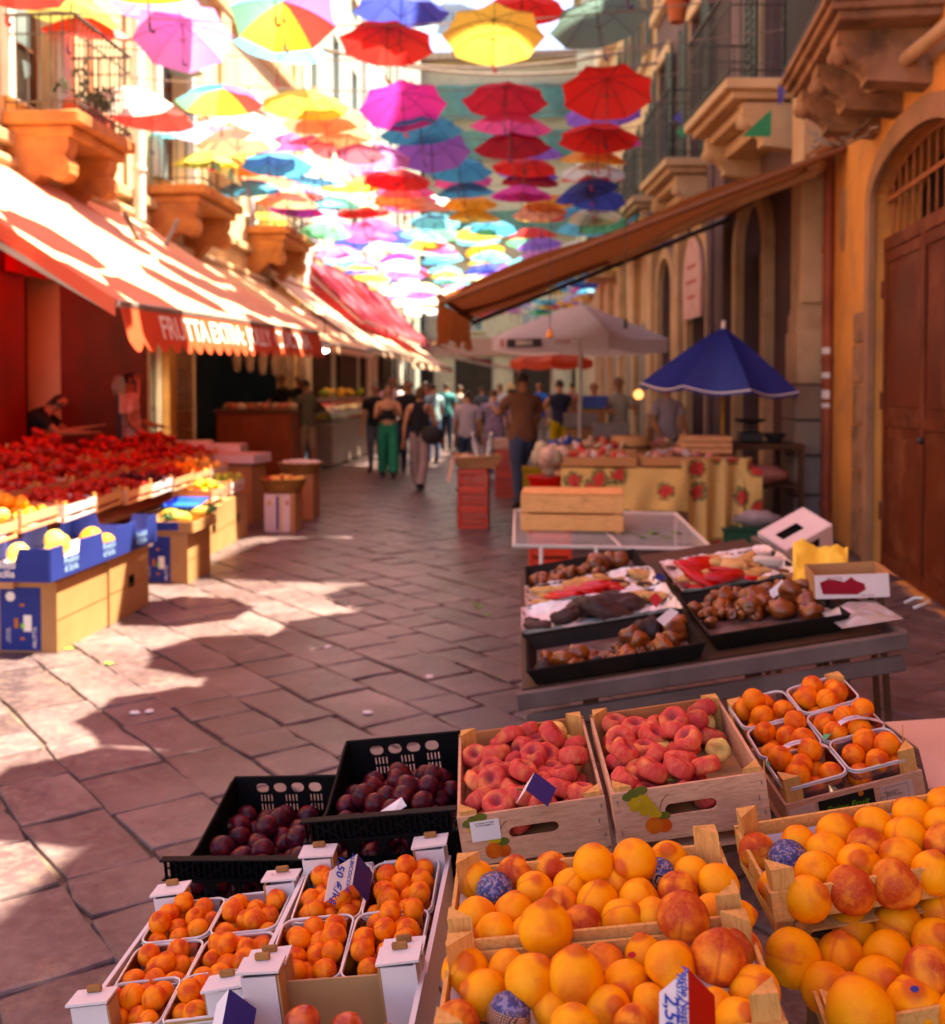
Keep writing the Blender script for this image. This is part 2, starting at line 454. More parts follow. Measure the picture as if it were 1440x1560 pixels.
m_whitep = mat('white_paint', (.74, .70, .66), (.6, .56, .52), 3, .5, .1)
m_conc = mat('grey_concrete', (.40, .24, .15), (.27, .15, .10), 1.3, .9, .5, 40, dirt=.5)
m_creamtube = mat('cream_metal', (.55, .38, .24), (.42, .28, .17), 3, .4, .05)
m_wire = mat('grey_cable', (.22, .17, .15), None, 6, .6, 0)

def wall_frame(x0, y0, x1, y1): return frame((x0, y0, 0), (x1-x0, y1-y0, 0), (0, 0, 1))
def window(parent, x0, y0, x1, y1, z=-.28, shutters=False, glass=None, frm=None, leaves=2, rows=2, sh=None):
    """window set into a wall opening: frame > pane"""
    f = MB(); t = .06
    for a, b in ((x0+t/2, (y0+y1)/2), (x1-t/2, (y0+y1)/2)): f.box((a, b, z), (t, y1-y0, .07))
    for b in (y0+t/2, y1-t/2): f.box(((x0+x1)/2, b, z), (x1-x0-2*t-.004, t, .066))
    for k in range(1, leaves): f.box((x0+(x1-x0)*k/leaves, (y0+y1)/2, z), (t*.9, y1-y0-2*t-.004, .06))
    for k in range(1, rows): f.box(((x0+x1)/2, y0+(y1-y0)*k/rows, z+.001), (x1-x0-2*t-.004, t*.6, .05))
    fo = f.build('window', frm or m_whitep, parent)
    MB().box(((x0+x1)/2, (y0+y1)/2, z-.02), (x1-x0, y1-y0, .012)).build('pane', glass or m_glassy, fo)
    if shutters:
        for sx, xx in ((-1, x0), (1, x1)):
            s_ = MB(); w = (x1-x0)/2
            for k in range(int((y1-y0)/.12)): s_.box((xx+sx*w/2, y0+.06+k*.12, .09), (w-.08, .09, .02), M=None)
            for e in (.03, w-.03): s_.box((xx+sx*e, (y0+y1)/2, .09), (.06, y1-y0, .035))
            s_.build('shutter', sh or m_green, fo)
def rail(parent, pts, h, n_per_m=9, bars=True, mtl=None, r=.009, name='railing'):
    """iron balustrade along a polyline (local coords, y up); bars are sub-parts when bars"""
    mtl = mtl or m_iron; b = MB()
    for i in range(len(pts)-1):
        p, q = Vector(pts[i]), Vector(pts[i+1]); up = Vector((0, h, 0))
        b.bar(p+up, q+up, .045, .02, up=(0,1,0)); b.bar(p+Vector((0,.09,0)), q+Vector((0,.09,0)), .03, .015, up=(0,1,0))
        b.bar(p+Vector((0,h*.8,0)), q+Vector((0,h*.8,0)), .02, .012, up=(0,1,0))
    base = b.build(name, mtl, parent)
    me = None; j = MB()
    for i in range(len(pts)-1):
        p, q = Vector(pts[i]), Vector(pts[i+1]); n = max(2, int((q-p).length*n_per_m))
        for k in range(n+1):
            c = p.lerp(q, k/n)
            if bars:
                if me is None: me = MB().tube([(0, .0, 0), (0, h, 0)], r, 6).mesh('bar', mtl)
                link('railing_bar', me, base, T(*c))
            else: j.tube([c, c+Vector((0, h, 0))], r, 5)
    if not bars: o_ = j.build('railing_bar', mtl, base)
    return base
def clutter_wall(): pass

# ================================================================ right side: ochre building with the gate
MR1 = wall_frame(3.04, 11.75, 2.11, -3.0)
b1 = thing('ochre_building', 'orange plastered building with the big brown metal gate at the right edge', 'building', MR1)
SX = lambda Y: (11.75-Y)*1.002
gate_out = arch(1.95, 4.45, 0, 3.02, .5)
w = plate(rect(0, 0, 14.8, 10.9), [arch(1.93, 4.47, -.0+.001, 3.28, .36), rect(2.45, 4.55, 3.45, 6.9), rect(6.4, 4.55, 7.4, 6.9)], .4)
for v in w.v: v.z -= .2
w.build('wall', m_ochre, b1)
MB().box((7.4, 5.2, -3.0), (14.7, 10.4, .3)).build('back_wall', m_ochre, b1)
MB().box((7.4, 11.05, -1.5), (14.9, .3, 3.4)).build('roof', m_cream, b1)
MB().box((1.05, 14.2, -1.6), (2.1, 6.0, 3)).build('shade_block', m_ochre, b1)  # unseen block added above the roof to shade the street beyond
# bare stone patch, door surround
st = MB()
for k, (hh, ww) in enumerate([(.42,.5),(.40,.42),(.44,.48),(.40,.4),(.38,.46),(.30,.38)]):
    y0 = sum((.42,.40,.44,.40,.38,.30)[:k]); st2 = MB().box((1.42-ww*.0, y0+hh/2, .012), (ww*.9, hh-.012, .03), bev=.008)
    st2.build('stone', m_greystone, b1)
sur = plate(arch(1.78, 4.62, 0, 3.30, .52), [arch(1.96, 4.44, .001, 3.28, .345)], .05)
for v in sur.v: v.z += .025
sur.build('arch_surround', m_conc, b1)
pa = plate([(.62+.13*math.cos(a*.7)*(1+.2*math.sin(3*a)), 3.35+.34*math.sin(a*.7)) for a in range(9)], [], .012)
for v in pa.v: v.z += .008
pa.build('bare_patch', m_conc, b1)
# the gate: leaves, rails, panels, grille
gate = thing('metal_gate', 'tall rust brown metal double gate under a barred arch', 'gate', MR1 @ T(3.2, 0, -.12))
for s_ in (-1, 1):
    lf = MB().box((s_*.615, 1.42, 0), (1.225, 2.82, .04)).build('gate_leaf', m_rust, gate)
    fr = MB()
    for yy, hh in ((.06, .12), (1.33, .10), (2.78, .1)): fr.box((s_*.615, yy, .028), (1.22, hh, .02), bev=.004)
    for xx in (.03, 1.19): fr.box((s_*xx, 1.42, .03), (.07, 2.84, .025), bev=.004)
    fr.build('gate_frame', m_rust, lf)
    for yy, hh in ((.68, 1.0), (2.05, 1.2)):
        MB().box((s_*.61, yy, .024), (.96, hh, .012), bev=.004).build('panel', m_rust, lf)
    for yy in (.5, 1.5, 2.5): MB().tube([(s_*1.235, yy-.08, .045), (s_*1.235, yy+.08, .045)], .018, 8).build('hinge', m_rust, lf)
MB().ball((.05, 1.2, .055), .03, 12, 8).build('handle', m_iron, gate, 30)
MB().box((0, 2.90, .0), (2.5, .12, .08), bev=.005).build('transom', m_rust, gate)
gr = MB(); gr.tube([(1.23*math.cos(math.pi*k/14), 3.28+.34*math.sin(math.pi*k/14), 0) for k in range(15)], .025, 6)
m_bar = mat('rusty_bar', (.36,.14,.07), (.22,.08,.04), 8, .7)
go = gr.build('grille', m_bar, gate)
for k in range(-5, 6):
    x = k*.215; top = 3.28+.34*math.sqrt(max(0, 1-(x/1.24)**2))
    MB().tube([(x, 2.95, 0), (x, top, 0)], .0095, 6).build('grille_bar', m_bar, go)
MB().bar((-1.2, 3.30, .018), (1.2, 3.30, .018), .04, .010).build('grille_bar', m_bar, go)
MB().box((0, 3.3, -.3), (2.7, 1.0, .02)).build('painted_dark_sheet', mat('painted_depth_black', (.012,.008,.006), bump=0), gate)  # near-black sheet, the unlit depth behind the grille painted in
# balcony with carved corbels
window(b1, 2.45, 4.55, 3.45, 6.9, rows=3, frm=mat('brown_frame', (.16, .07, .04)))
bal = thing('stone_balcony', 'weathered grey stone balcony with carved corbels above the brown gate', 'balcony', MR1)
bx0, bx1 = SX(10.0), SX(7.75)
pr = MB()
for (y, d, h_) in ((4.44, .82, .06), (4.38, .78, .06), (4.32, .72, .07)):
    pr.box(((bx0+bx1)/2, y, d/2+.001), (bx1-bx0-(.82-d)*1.5, h_-.001, d), bev=.01)
pr.build('slab', m_greystone, bal)
def corbel(parent, x, ytop, d, h, w, m, M=None):
    n = 10; pf = [(0, 0), (d, 0), (d, -h*.22)]
    pf += [(d*(.92-.25*k/5+.06*math.sin(k*1.3)), -h*(.25+.13*k)) for k in range(6)] + [(0, -h)]
    mb_ = MB(); N = len(pf)
    V = [(x-w/2, ytop+b, a) for a, b in pf]+[(x+w/2, ytop+b, a) for a, b in pf]
    mb_.add(V, [tuple(range(N)), tuple(range(N, 2*N))[::-1]]+[(k, N+k, N+(k+1)%N, (k+1)%N) for k in range(N)])
    mb_.ball((x, ytop-h*.35, d*.93), (w*.36, h*.22, d*.12), 10, 8)       # carved boss
    mb_.ball((x, ytop-h*.42, d*1.02), (w*.13, h*.12, d*.06), 8, 6)
    mb_.tube([(x-w*.52, ytop-h*.18, d*.88), (x+w*.52, ytop-h*.18, d*.88)], h*.13, 10)
    return mb_.build('corbel', m, parent)
for Y in (9.75, 9.0, 8.2): corbel(bal, SX(Y), 4.29, .68, .42, .26, m_greystone)
rail(bal, [(bx0+.05, 4.47, .05), (bx0+.05, 4.47, .77), (bx1-.05, 4.47, .77), (bx1-.05, 4.47, .05)], 1.0, 11)
# drainpipe, awning rollers, cables
pp = thing('drainpipe', 'reddish brown drainpipe with stickers running down beside the cream pilaster', 'drainpipe', T(2.98, 11.62, 0))
MB().tube([(0, 0, 0), (0, 0, 5.1)], .062, 16).build('pipe', m_pipe, pp, 40)
for z in (.35, 1.9, 3.1, 4.3): MB().lathe([(.064,-.03),(.074,-.03),(.074,.03),(.064,.03)], 16, M=T(0,0,z)).build('clamp', m_pipe, pp)
m_stick = mat('white_sticker', (.75,.72,.7))
for z, h_ in ((1.98,.07),(1.72,.06),(1.50,.09),(1.40,.05)):
    MB().grid(lambda u, v: (-.0655*math.cos(-.9+u*1.8+.8), -.0655*math.sin(-.9+u*1.8+.8), z+v*h_), 6, 1).build('sticker', m_stick, pp)
ar = thing('awning_roller', 'long cream awning tube fixed under the stone balcony', 'awning tube', T(0,0,0))
pA, pB = gy(1285, 165, 9.6), gy(1475, 15, 7.0)
MB().tube([pA, pB], .055, 14).build('roller', m_creamtube, ar, 40)
MB().ball(pA, .06, 12, 8).build('end_cap', m_creamtube, ar, 40)
qA, qB = gy(1395, 108, 8.6), gy(1500, 30, 7.2)
a2 = thing('folded_awning_box', 'cream folded awning box beside the gate arch', 'awning box')
MB().bar(qA, qB, .16, .12, bev=.02).build('housing', m_creamtube, a2)
MB().tube([gy(1395,108,8.6), gy(1440,150,8.5), gy(1480,230,8.4)], .018, 8).build('arm', m_creamtube, a2)
for k, (x0,y0,x1,y1,Y) in enumerate(((1240,215,1400,100,10.5),(1240,205,1340,190,10.3),(1235,225,1390,120,10.4),(1230,195,1300,205,10.6))):
    mb = MB(); P0, P1 = gy(x0,y0,Y), gy(x1,y1,Y-1.6)
    mb.tube([P0.lerp(P1, t/12)+Vector((.02*math.sin(t*2+k), 0, -.12*math.sin(math.pi*t/12)+.02*math.sin(t*3+k))) for t in range(13)], .012, 6)
    tag(mb.build('cable', m_wire, None, 60), 'loose grey cable bundled on the wall under the stone balcony', 'cable', 'cables under the stone balcony')

# ================================================================ right side: mauve building with arches and balconies
X2 = lambda Y: 2.98-.0946*(Y-12.2)
MR2 = wall_frame(2.1, 21.5, 2.98, 12.2)
S2 = lambda Y: (21.5-Y)*1.0045
b2 = thing('mauve_building', 'dull mauve building with cream arches and peach balconies behind the blue parasol', 'building', MR2)
ops = []
for Y0, Y1, top in ((13.9, 15.1, 3.5), (16.9, 18.2, 3.45), (19.5, 20.8, 3.4)):
    ops.append((S2(Y1), S2(Y0), top))
ups = [(S2(Y+.55), S2(Y-.55)) for Y in (13.7, 17.9, 20.7)]
holes = [arch(a, b, .001, t, (b-a)/2) for a, b, t in ops]+[rect(a, 5.3, b, 7.9) for a, b in ups]+[rect(a, 9.6, b, 12) for a, b in ups]
w = plate(rect(0, 0, 9.34, 16.5), holes, .4)
for v in w.v: v.z -= .2
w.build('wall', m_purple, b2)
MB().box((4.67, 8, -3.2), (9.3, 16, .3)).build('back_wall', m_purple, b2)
MB().box((4.67, 16.7, -1.4), (9.5, .35, 3.8)).build('roof', m_cream, b2)
for i, (a, b, t) in enumerate(ops):
    s_ = plate(arch(a-.2, b+.2, 0, t, (b-a)/2+.2), [arch(a-.002, b+.002, .001, t, (b-a)/2)], .12)
    for v in s_.v: v.z += .06
    s_.build('arch_surround', m_cream, b2)
    c = (a+b)/2
    if i == 0:
        for xx in (a+.06, b-.3): MB().box((xx, t/2, -.25), (.07, t, .07)).build('door_post', m_cream, b2)
        MB().box((c, t/2, -.3), (b-a-.1, t, .03)).build('dark_door', m_dark, b2)
        window(b2, a+.35, 1.9, b-.02, t+.2, z=-.22, glass=m_glassy, frm=m_cream)
    elif i == 1:
        s3 = plate(arch(a+.03, b-.03, 2.75, t, (b-a)/2-.03), [], .05)
        for v in s3.v: v.z += .16
        so = s3.build('sign_board', mat('pink_sign', (.62,.40,.36),(.5,.3,.28)), b2)
        for yy, hw in ((3.6,.3),(3.35,.36),(3.1,.25)):
            MB().box((c, yy, .188), (hw*2, .05, .004)).build('faded_line', mat('sign_red', (.45,.08,.07)), so)
        MB().box((c+.1, 1.4, -.2), (.7, 2.8, .04)).build('door', mat('pale_door', (.5,.38,.2)), b2)
    else: MB().box((c, 1.9, -.2), (b-a, 3.8, .04)).build('shutter_door', m_green, b2)
for Y, w_, m_ in ((15.75,.5,m_purple),(16.35,.28,m_purple),(18.75,.34,m_cream),(21.2,.4,m_cream)):
    MB().box((S2(Y), 2.5, .1), (w_, 5.0, .2), bev=.02).build('pilaster', m_, b2)
MB().box((4.67, 5.0, .07), (9.34, .16, .13), bev=.02).build('string_course', m_purple, b2)
MB().box((4.67, 8.9, .08), (9.34, .2, .16), bev=.02).build('string_course', m_cream, b2)
for a, b in ups:
    for y0, y1 in ((5.3, 7.9), (9.6, 12)):
        window(b2, a, y0, b, y1, rows=3, frm=m_green, shutters=True)
        s_ = plate(rect(a-.16, y0-.02, b+.16, y1+.2), [rect(a, y0-.01, b, y1)], .08)
        for v in s_.v: v.z += .03
        s_.build('window_surround', m_cream, b2)
MB().box((3.75, 11.98, 6.5), (1.2, .42, 13)).build('sun_leak_filler', m_ochre, b1, None, MR1.inverted())  # unseen filler added to stop sun leaking between the two buildings
# near corner pilaster with its stepped base and painted socle
cp = thing('corner_pilaster', 'cream pilaster with a grey painted base between awning and brown pipe', 'pilaster', T(2.93, 12.15, 0))
MB().box((0, 0, 4.6), (.36, .5, 4.1), bev=.02).build('shaft', m_cream, cp)
MB().lathe([(.3,2.25),(.3,2.42),(.275,2.48),(.26,2.6),(.255,2.62)], 4, M=RM(rz=rad(45)), caps=True).build('moulding', m_cream, cp)
MB().box((0, 0, 1.95), (.44, .6, .6), bev=.02).build('plinth', m_cream, cp)
m_socle = mat('blue_grey_socle', (.24,.20,.20), (.30,.20,.13), 1.4, .8, .3, 20, dirt=.6, dirtc=(.10,.09,.10))
for z0, z1 in ((0,.42),(.43,.86),(.87,1.25),(1.26,1.64)):
    MB().box((0, 0, (z0+z1)/2), (.5, .66, z1-z0-.008), bev=.012).build('stone', m_socle, cp)
MB().box((.06, 0, 6.75), (.6, .8, .22), bev=.02).build('capital', m_cream, cp)
def tier_balcony(Y0, Y1, h, d, label, xw):
    t = thing('peach_balcony', label, 'balcony', MR2, 'peach stone balconies on the mauve building')
    a, b = S2(Y1), S2(Y0)
    for k, (dd, hh, y) in enumerate(((d, .13, h), (d*.9, .1, h-.12), (d*.72, .12, h-.235), (d*.5, .16, h-.38))):
        MB().box(((a+b)/2, y-hh/2, dd/2+.002), (b-a-.16*k, hh-.002, dd), bev=.015).build('slab' if k == 0 else 'moulding', m_cream, t)
    for xx in (a+.25, b-.25): corbel(t, xx, h-.25, d*.75, .55, .2, m_cream)
    rail(t, [(a+.04, h, .04), (a+.04, h, d-.05), (b-.04, h, d-.05), (b-.04, h, .04)], 1.05, 9, bars=(Y0 < 15))
    return t
tier_balcony(12.5, 14.7, 5.2, .95, 'nearest peach stone balcony above the arched door, beside the green pennant', 0)
tier_balcony(16.7, 18.9, 5.2, .8, 'middle peach stone balcony on the mauve building', 0)
tier_balcony(19.9, 21.4, 5.2, .75, 'farthest peach stone balcony just above the brown awning', 0)
fp = thing('flower_pot', 'terracotta pot hanging on the railing of the peach balcony', 'flower pot', T(*gy(1032, 18, 14.5)))
MB().lathe([(.10,-.14),(.15,.12),(.17,.12),(.17,.16),(.13,.16),(.12,.1)], 14).build('pot', mat('terracotta', (.45,.13,.06)), fp, 40)
MB().tube([(.1,0,.16),(.2,0,.3),(.28,0,.2)], .008, 6).build('hook', m_iron, fp)

# ================================================================ farther right
def far_building(name, label, x0, y0, x1, y1, H, m, cols, rows_, glass, frm, sills=True, shut=None):
    M = wall_frame(x0, y0, x1, y1); L = math.hypot(x1-x0, y1-y0)
    b = thing(name, label, 'building', M); holes = []; rc = []
    for c in cols:
        for (ya, yb) in rows_:
            holes.append(rect(c-.5, ya, c+.5, yb)); rc.append((c, ya, yb))
    w = plate(rect(0, 0, L, H), holes, .35)
    for v in w.v: v.z -= .175
    w.build('wall', m, b)
    MB().box((L/2, H/2, -3.5), (L, H, .2)).build('back_wall', m, b)
    MB().box((L/2, H+.15, -1.6), (L+.2, .3, 3.8)).build('roof', m_cream, b)
    for c, ya, yb in rc:
        window(b, c-.5, ya, c+.5, yb, z=-.2, glass=glass, frm=frm, shutters=bool(shut), sh=shut)
        if sills: MB().box((c, ya-.06, .06), (1.2, .1, .14)).build('sill', m_cream, b)
    return b, M, L
b3, M3, L3 = far_building('cream_building', 'cream building behind the white market umbrella on the right', 1.45, 36, 2.1, 21.6, 11, m_cream,
    [1.5, 4.5, 7.5, 10.5, 13], [(5.4, 7.4), (8.6, 10.3)], m_glassl, m_green, shut=m_green)
for k, xx in enumerate((2.0, 4.8, 7.6, 10.6, 13)):
    MB().box((xx, 1.5, .03), (1.7, 3.0, .05)).build('roller_door', mat('grey_roller', (.22,.18,.15)), b3)
    MB().box((xx+1.35, 2.4, .08), (.3, 4.8, .16)).build('pilaster', m_cream, b3)
for a, b in ((6.6, 8.4), (11.6, 14.0)):
    MB().box(((a+b)/2, 4.6, .4), (b-a, .2, .8)).build('balcony_slab', m_cream, b3)
    rail(b3, [(a,4.7,.02),(a,4.7,.78),(b,4.7,.78),(b,4.7,.02)], 1.0, 7, bars=False)
far_building('tall_pale_building', 'tall pale building beyond the red umbrella at the end of the street, right side', 1.2, 52, 1.5, 37, 19, m_palew,
    [2, 5, 8, 11, 13.5], [(5,7),(9,11),(13,15)], m_glassl, m_whitep)
# ================================================================ end of the street
be, Me, Le = far_building('end_building', 'greenish building with teal scaffold netting closing the far end of the street', -9.0, 54, 8, 54, 18.0, m_palew,
    [2, 5, 8, 11, 14], [(4.5, 6.6), (8.2, 10.4), (12.2, 14.4)], m_glassy, m_whitep)
m_net = fabric('teal_net', (.12,.32,.30), (.08,.25,.22), .3, scale=1.5, c2=(.08,.22,.22))
for y0, y1 in ((13.2, 14.6), (9.4, 10.6), (15.2, 16.9)):
    MB().grid(lambda u, v: (1+u*15, y0+v*(y1-y0), .6+.12*math.sin(u*60+v*3)), 60, 4).build('scaffold_net', m_net, be, 60)
MB().box((8.5, 18.35, .3), (17, .35, .9)).build('tiled_eave', mat('roof_tile', (.5,.36,.26),(.3,.2,.15), 8), be)
for k in range(5):
    MB().box((2+k*3, 1.6, .06), (1.9, 3.0, .1)).build('shop_front', m_dark, be)
MB().box((8.5, 3.7, .1), (17, .9, .2)).build('shop_fascia', mat('pink_fascia', (.5,.25,.22)), be)
# ================================================================ left side
ML1 = wall_frame(-5.8, 2.0, -5.8, 24.0)
SL = lambda Y: Y-2.0
l1 = thing('pale_ochre_building', 'sunlit pale ochre building with balconies above the striped awnings on the left', 'building', ML1)
doors = [(10.95, 12.05), (15.2, 16.5), (20, 21.3)]
holes = [rect(SL(a), 4.75, SL(b), 7.1) for a, b in doors]+[rect(SL(a), 9.0, SL(b), 11.2) for a, b in doors]+[rect(SL(6.5), 4.75, SL(7.7), 7.1)]
holes += [rect(SL(11.2), .001, SL(12.05), 2.9), rect(SL(14.85), .001, SL(15.3), 2.3), rect(SL(16.8), .001, SL(23.4), 3.1), rect(SL(3.5), .001, SL(10.2), 3.0)]
w = plate(rect(0, 0, 22, 14), holes, .4)
for v in w.v: v.z -= .2
w.build('wall', m_lcream, l1)
MB().box((11, 14.2, -1.5), (22.3, .35, 3.8), bev=.03).build('roof', m_cream, l1)
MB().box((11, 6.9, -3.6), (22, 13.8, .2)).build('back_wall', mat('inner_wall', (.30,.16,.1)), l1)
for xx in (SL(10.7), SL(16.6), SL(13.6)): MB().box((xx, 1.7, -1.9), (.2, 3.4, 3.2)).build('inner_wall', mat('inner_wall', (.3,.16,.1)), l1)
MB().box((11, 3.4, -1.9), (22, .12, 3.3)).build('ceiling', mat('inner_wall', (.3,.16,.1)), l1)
for a, b in doors+[(6.5, 7.7)]:
    window(l1, SL(a), 4.75, SL(b), 7.1, rows=3, glass=m_glassl, frm=mat('brown_frame', (.16,.07,.04)))
    if a > 7: window(l1, SL(a), 9.0, SL(b), 11.2, rows=3, glass=m_glassl)
    s_ = plate(rect(SL(a)-.18, 4.7, SL(b)+.18, 7.35), [rect(SL(a), 4.71, SL(b), 7.1)], .1)
    for v in s_.v: v.z += .04
    s_.build('window_surround', m_whitep, l1)
pf_ = plate(rect(SL(3.0), .0, SL(14.7), 3.3), [rect(SL(11.2), .001, SL(12.05), 2.9), rect(SL(3.5), .001, SL(10.2), 3.0)], .01)
for v in pf_.v: v.z += .01
pf_.build('red_lit_shop_front', mat('red_light_and_paint', (.20,.016,.010), (.12,.01,.007), 2, .6, .1), l1)  # red light through the awning painted into the plate, with some red paint
MB().box((11, 4.25, .06), (22, .14, .12), bev=.02).build('string_course', m_cream, l1)
MB().box((11, 8.3, .06), (22, .2, .14), bev=.02).build('string_course', m_cream, l1)
for Y in (10.2, 13.1, 18.3, 23.6): MB().box((SL(Y), 9.1, .05), (.5, 9.6, .1), bev=.015).build('pilaster', m_lcream, l1)
m_tiles = mat('dark_patterned_tile', (.30,.12,.05), (.03,.02,.02), 16, .3, 0)
MB().box((SL(15.45), 1.6, .06), (.26, 3.2, .12), bev=.01).build('door_jamb', mat('tan_jamb', (.5,.22,.07)), l1)
for k in range(10):
    for q in range(3): MB().box((SL(15.85)+q*.27, .17+k*.31, .025), (.26, .30, .04), bev=.006).build('wall_tile', m_tiles, l1)
def bracket(parent, x, ytop, d, h, w, m):
    """scroll bracket"""
    pf = [(0, 0), (d, 0), (d, -.1)]+[(d*.86+.13*math.cos(rad(60-k*40))-.02, -.22-.12+.13*math.sin(rad(60-k*40))) for k in range(6)]+[(d*.55, -h*.55), (d*.3, -h*.8), (0, -h)]
    N = len(pf); mb_ = MB()
    mb_.add([(x-w/2, ytop+b, a) for a, b in pf]+[(x+w/2, ytop+b, a) for a, b in pf], [tuple(range(N)), tuple(range(N,2*N))[::-1]]+[(k, N+k, N+(k+1)%N, (k+1)%N) for k in range(N)])
    mb_.tube([(x-w*.55, ytop-.3, d*.84), (x+w*.55, ytop-.3, d*.84)], .12, 14)
    mb_.tube([(x-w*.6, ytop-.3, d*.84), (x+w*.6, ytop-.3, d*.84)], .05, 10)
    return mb_.build('bracket', m, parent)
m_geran = mat('potted_greenery', (.10,.14,.05), (.04,.07,.02), 9)
for i, (Y0, Y1, h, lab) in enumerate(((10.75, 12.3, 4.55, 'nearest left balcony, orange stone slab on scroll brackets above the striped awning'),
                           (14.8, 16.7, 4.55, 'second left balcony with grey railings and washing behind the pale umbrellas'),
                           (19.7, 21.9, 4.7, 'third left balcony, small and half hidden by pale umbrellas'))):
    t = thing('scroll_balcony', lab, 'balcony', ML1, 'orange stone balconies on the left building')
    a, b = SL(Y0), SL(Y1)
    MB().box(((a+b)/2, h-.08, .43), (b-a, .14, .84), bev=.02).build('slab', m_orstone, t)
    MB().box(((a+b)/2, h-.21, .38), (b-a-.14, .12, .74), bev=.02).build('moulding', m_orstone, t)
    for xx in (a+.2, b-.3): bracket(t, xx, h-.27, .7, .75, .22, m_orstone)
    rail(t, [(a+.04, h-.01, .04), (a+.04, h-.01, .8), (b-.04, h-.01, .8), (b-.04, h-.01, .04)], 1.0, 9, bars=(i < 2), mtl=mat('grey_iron', (.12,.10,.09)))
    if i == 0:
        pl = thing('balcony_plant', 'potted plant behind the railing of the nearest left balcony', 'plant', ML1 @ T(b-.3, h, .55))
        MB().box((-.3, .12, 0), (1.0, .22, .2), bev=.02).build('planter', mat('red_planter', (.45,.09,.05)), pl)
        mb = MB(); r2 = random.Random(3)
        for k in range(70):
            c = Vector((r2.uniform(-.8,.2), .25+abs(r2.gauss(.1,.12)), r2.gauss(0,.1)))
            mb.box(c, (.07,.008,.045), M=None)
            M_ = T(*c) @ RM(r2.uniform(0,3), r2.uniform(0,3), r2.uniform(0,3)); mb.box((0,0,0), (.08,.006,.05), M=M_)
        mb.build('foliage', m_geran, pl)
    if i == 1:
        ws = thing('laundry', 'blue and white washing hung on the second left balcony', 'laundry', ML1 @ T((a+b)/2, h+.85, .9))
        for k in range(4):
            MB().grid(lambda u, v: (-.7+k*.35+u*.28, -v*.6, .02*math.sin(u*9+v*4)), 6, 6).build('cloth', mat(('blue_cloth','white_cloth')[k%2], ((.12,.25,.45),(.7,.7,.7))[k%2]), ws, 60)
dp = thing('white_downpipe', 'white downpipe on the sunlit left facade', 'drainpipe', T(-5.62, 14.05, 0))
MB().tube([(0,0,3.9),(0,0,13.9)], .085, 12).build('pipe', m_whitep, dp, 40)
for z in (4.6, 7, 9.4): MB().lathe([(.09,-.03),(.1,-.03),(.1,.03),(.09,.03)], 14, M=T(0,0,z)).build('clamp', m_whitep, dp)
l2, ML2, LL2 = far_building('grey_green_building', 'tall grey green building with shuttered windows beyond the ochre one on the left', -5.9, 24.1, -6.6, 53, 21, m_grn,
    [2, 5.2, 8.4, 13, 17, 21, 25], [(4.8,7),(9,11.4),(13.5,16)], m_glassl, m_whitep)
for xx in (.4, 10.2, 11.3, 19): MB().box((xx, 10.5, .1), (.7, 21, .2), bev=.02).build('pilaster', m_whitep, l2)
for k in range(6): MB().box((2.2+k*4.3, 1.5, .06), (3, 2.8, .1)).build('shop_front', m_dark, l2)
sl = thing('street_lamp', 'grey hanging street lamp on a wall bracket behind the orchid umbrella', 'street lamp', T(*gy(283, 95, 16.2)))
MB().lathe([(.02,.22),(.09,.2),(.09,.05),(.13,.02),(.26,-.12),(.27,-.16),(.12,-.18)], 16).build('lamp_shade', mat('grey_metal', (.28,.33,.30)), sl, 40)
MB().tube([(0,0,.2),(0,0,.55),(-.35,0,.62),(-.95,0,.62)], .022, 8).build('bracket', m_iron, sl)
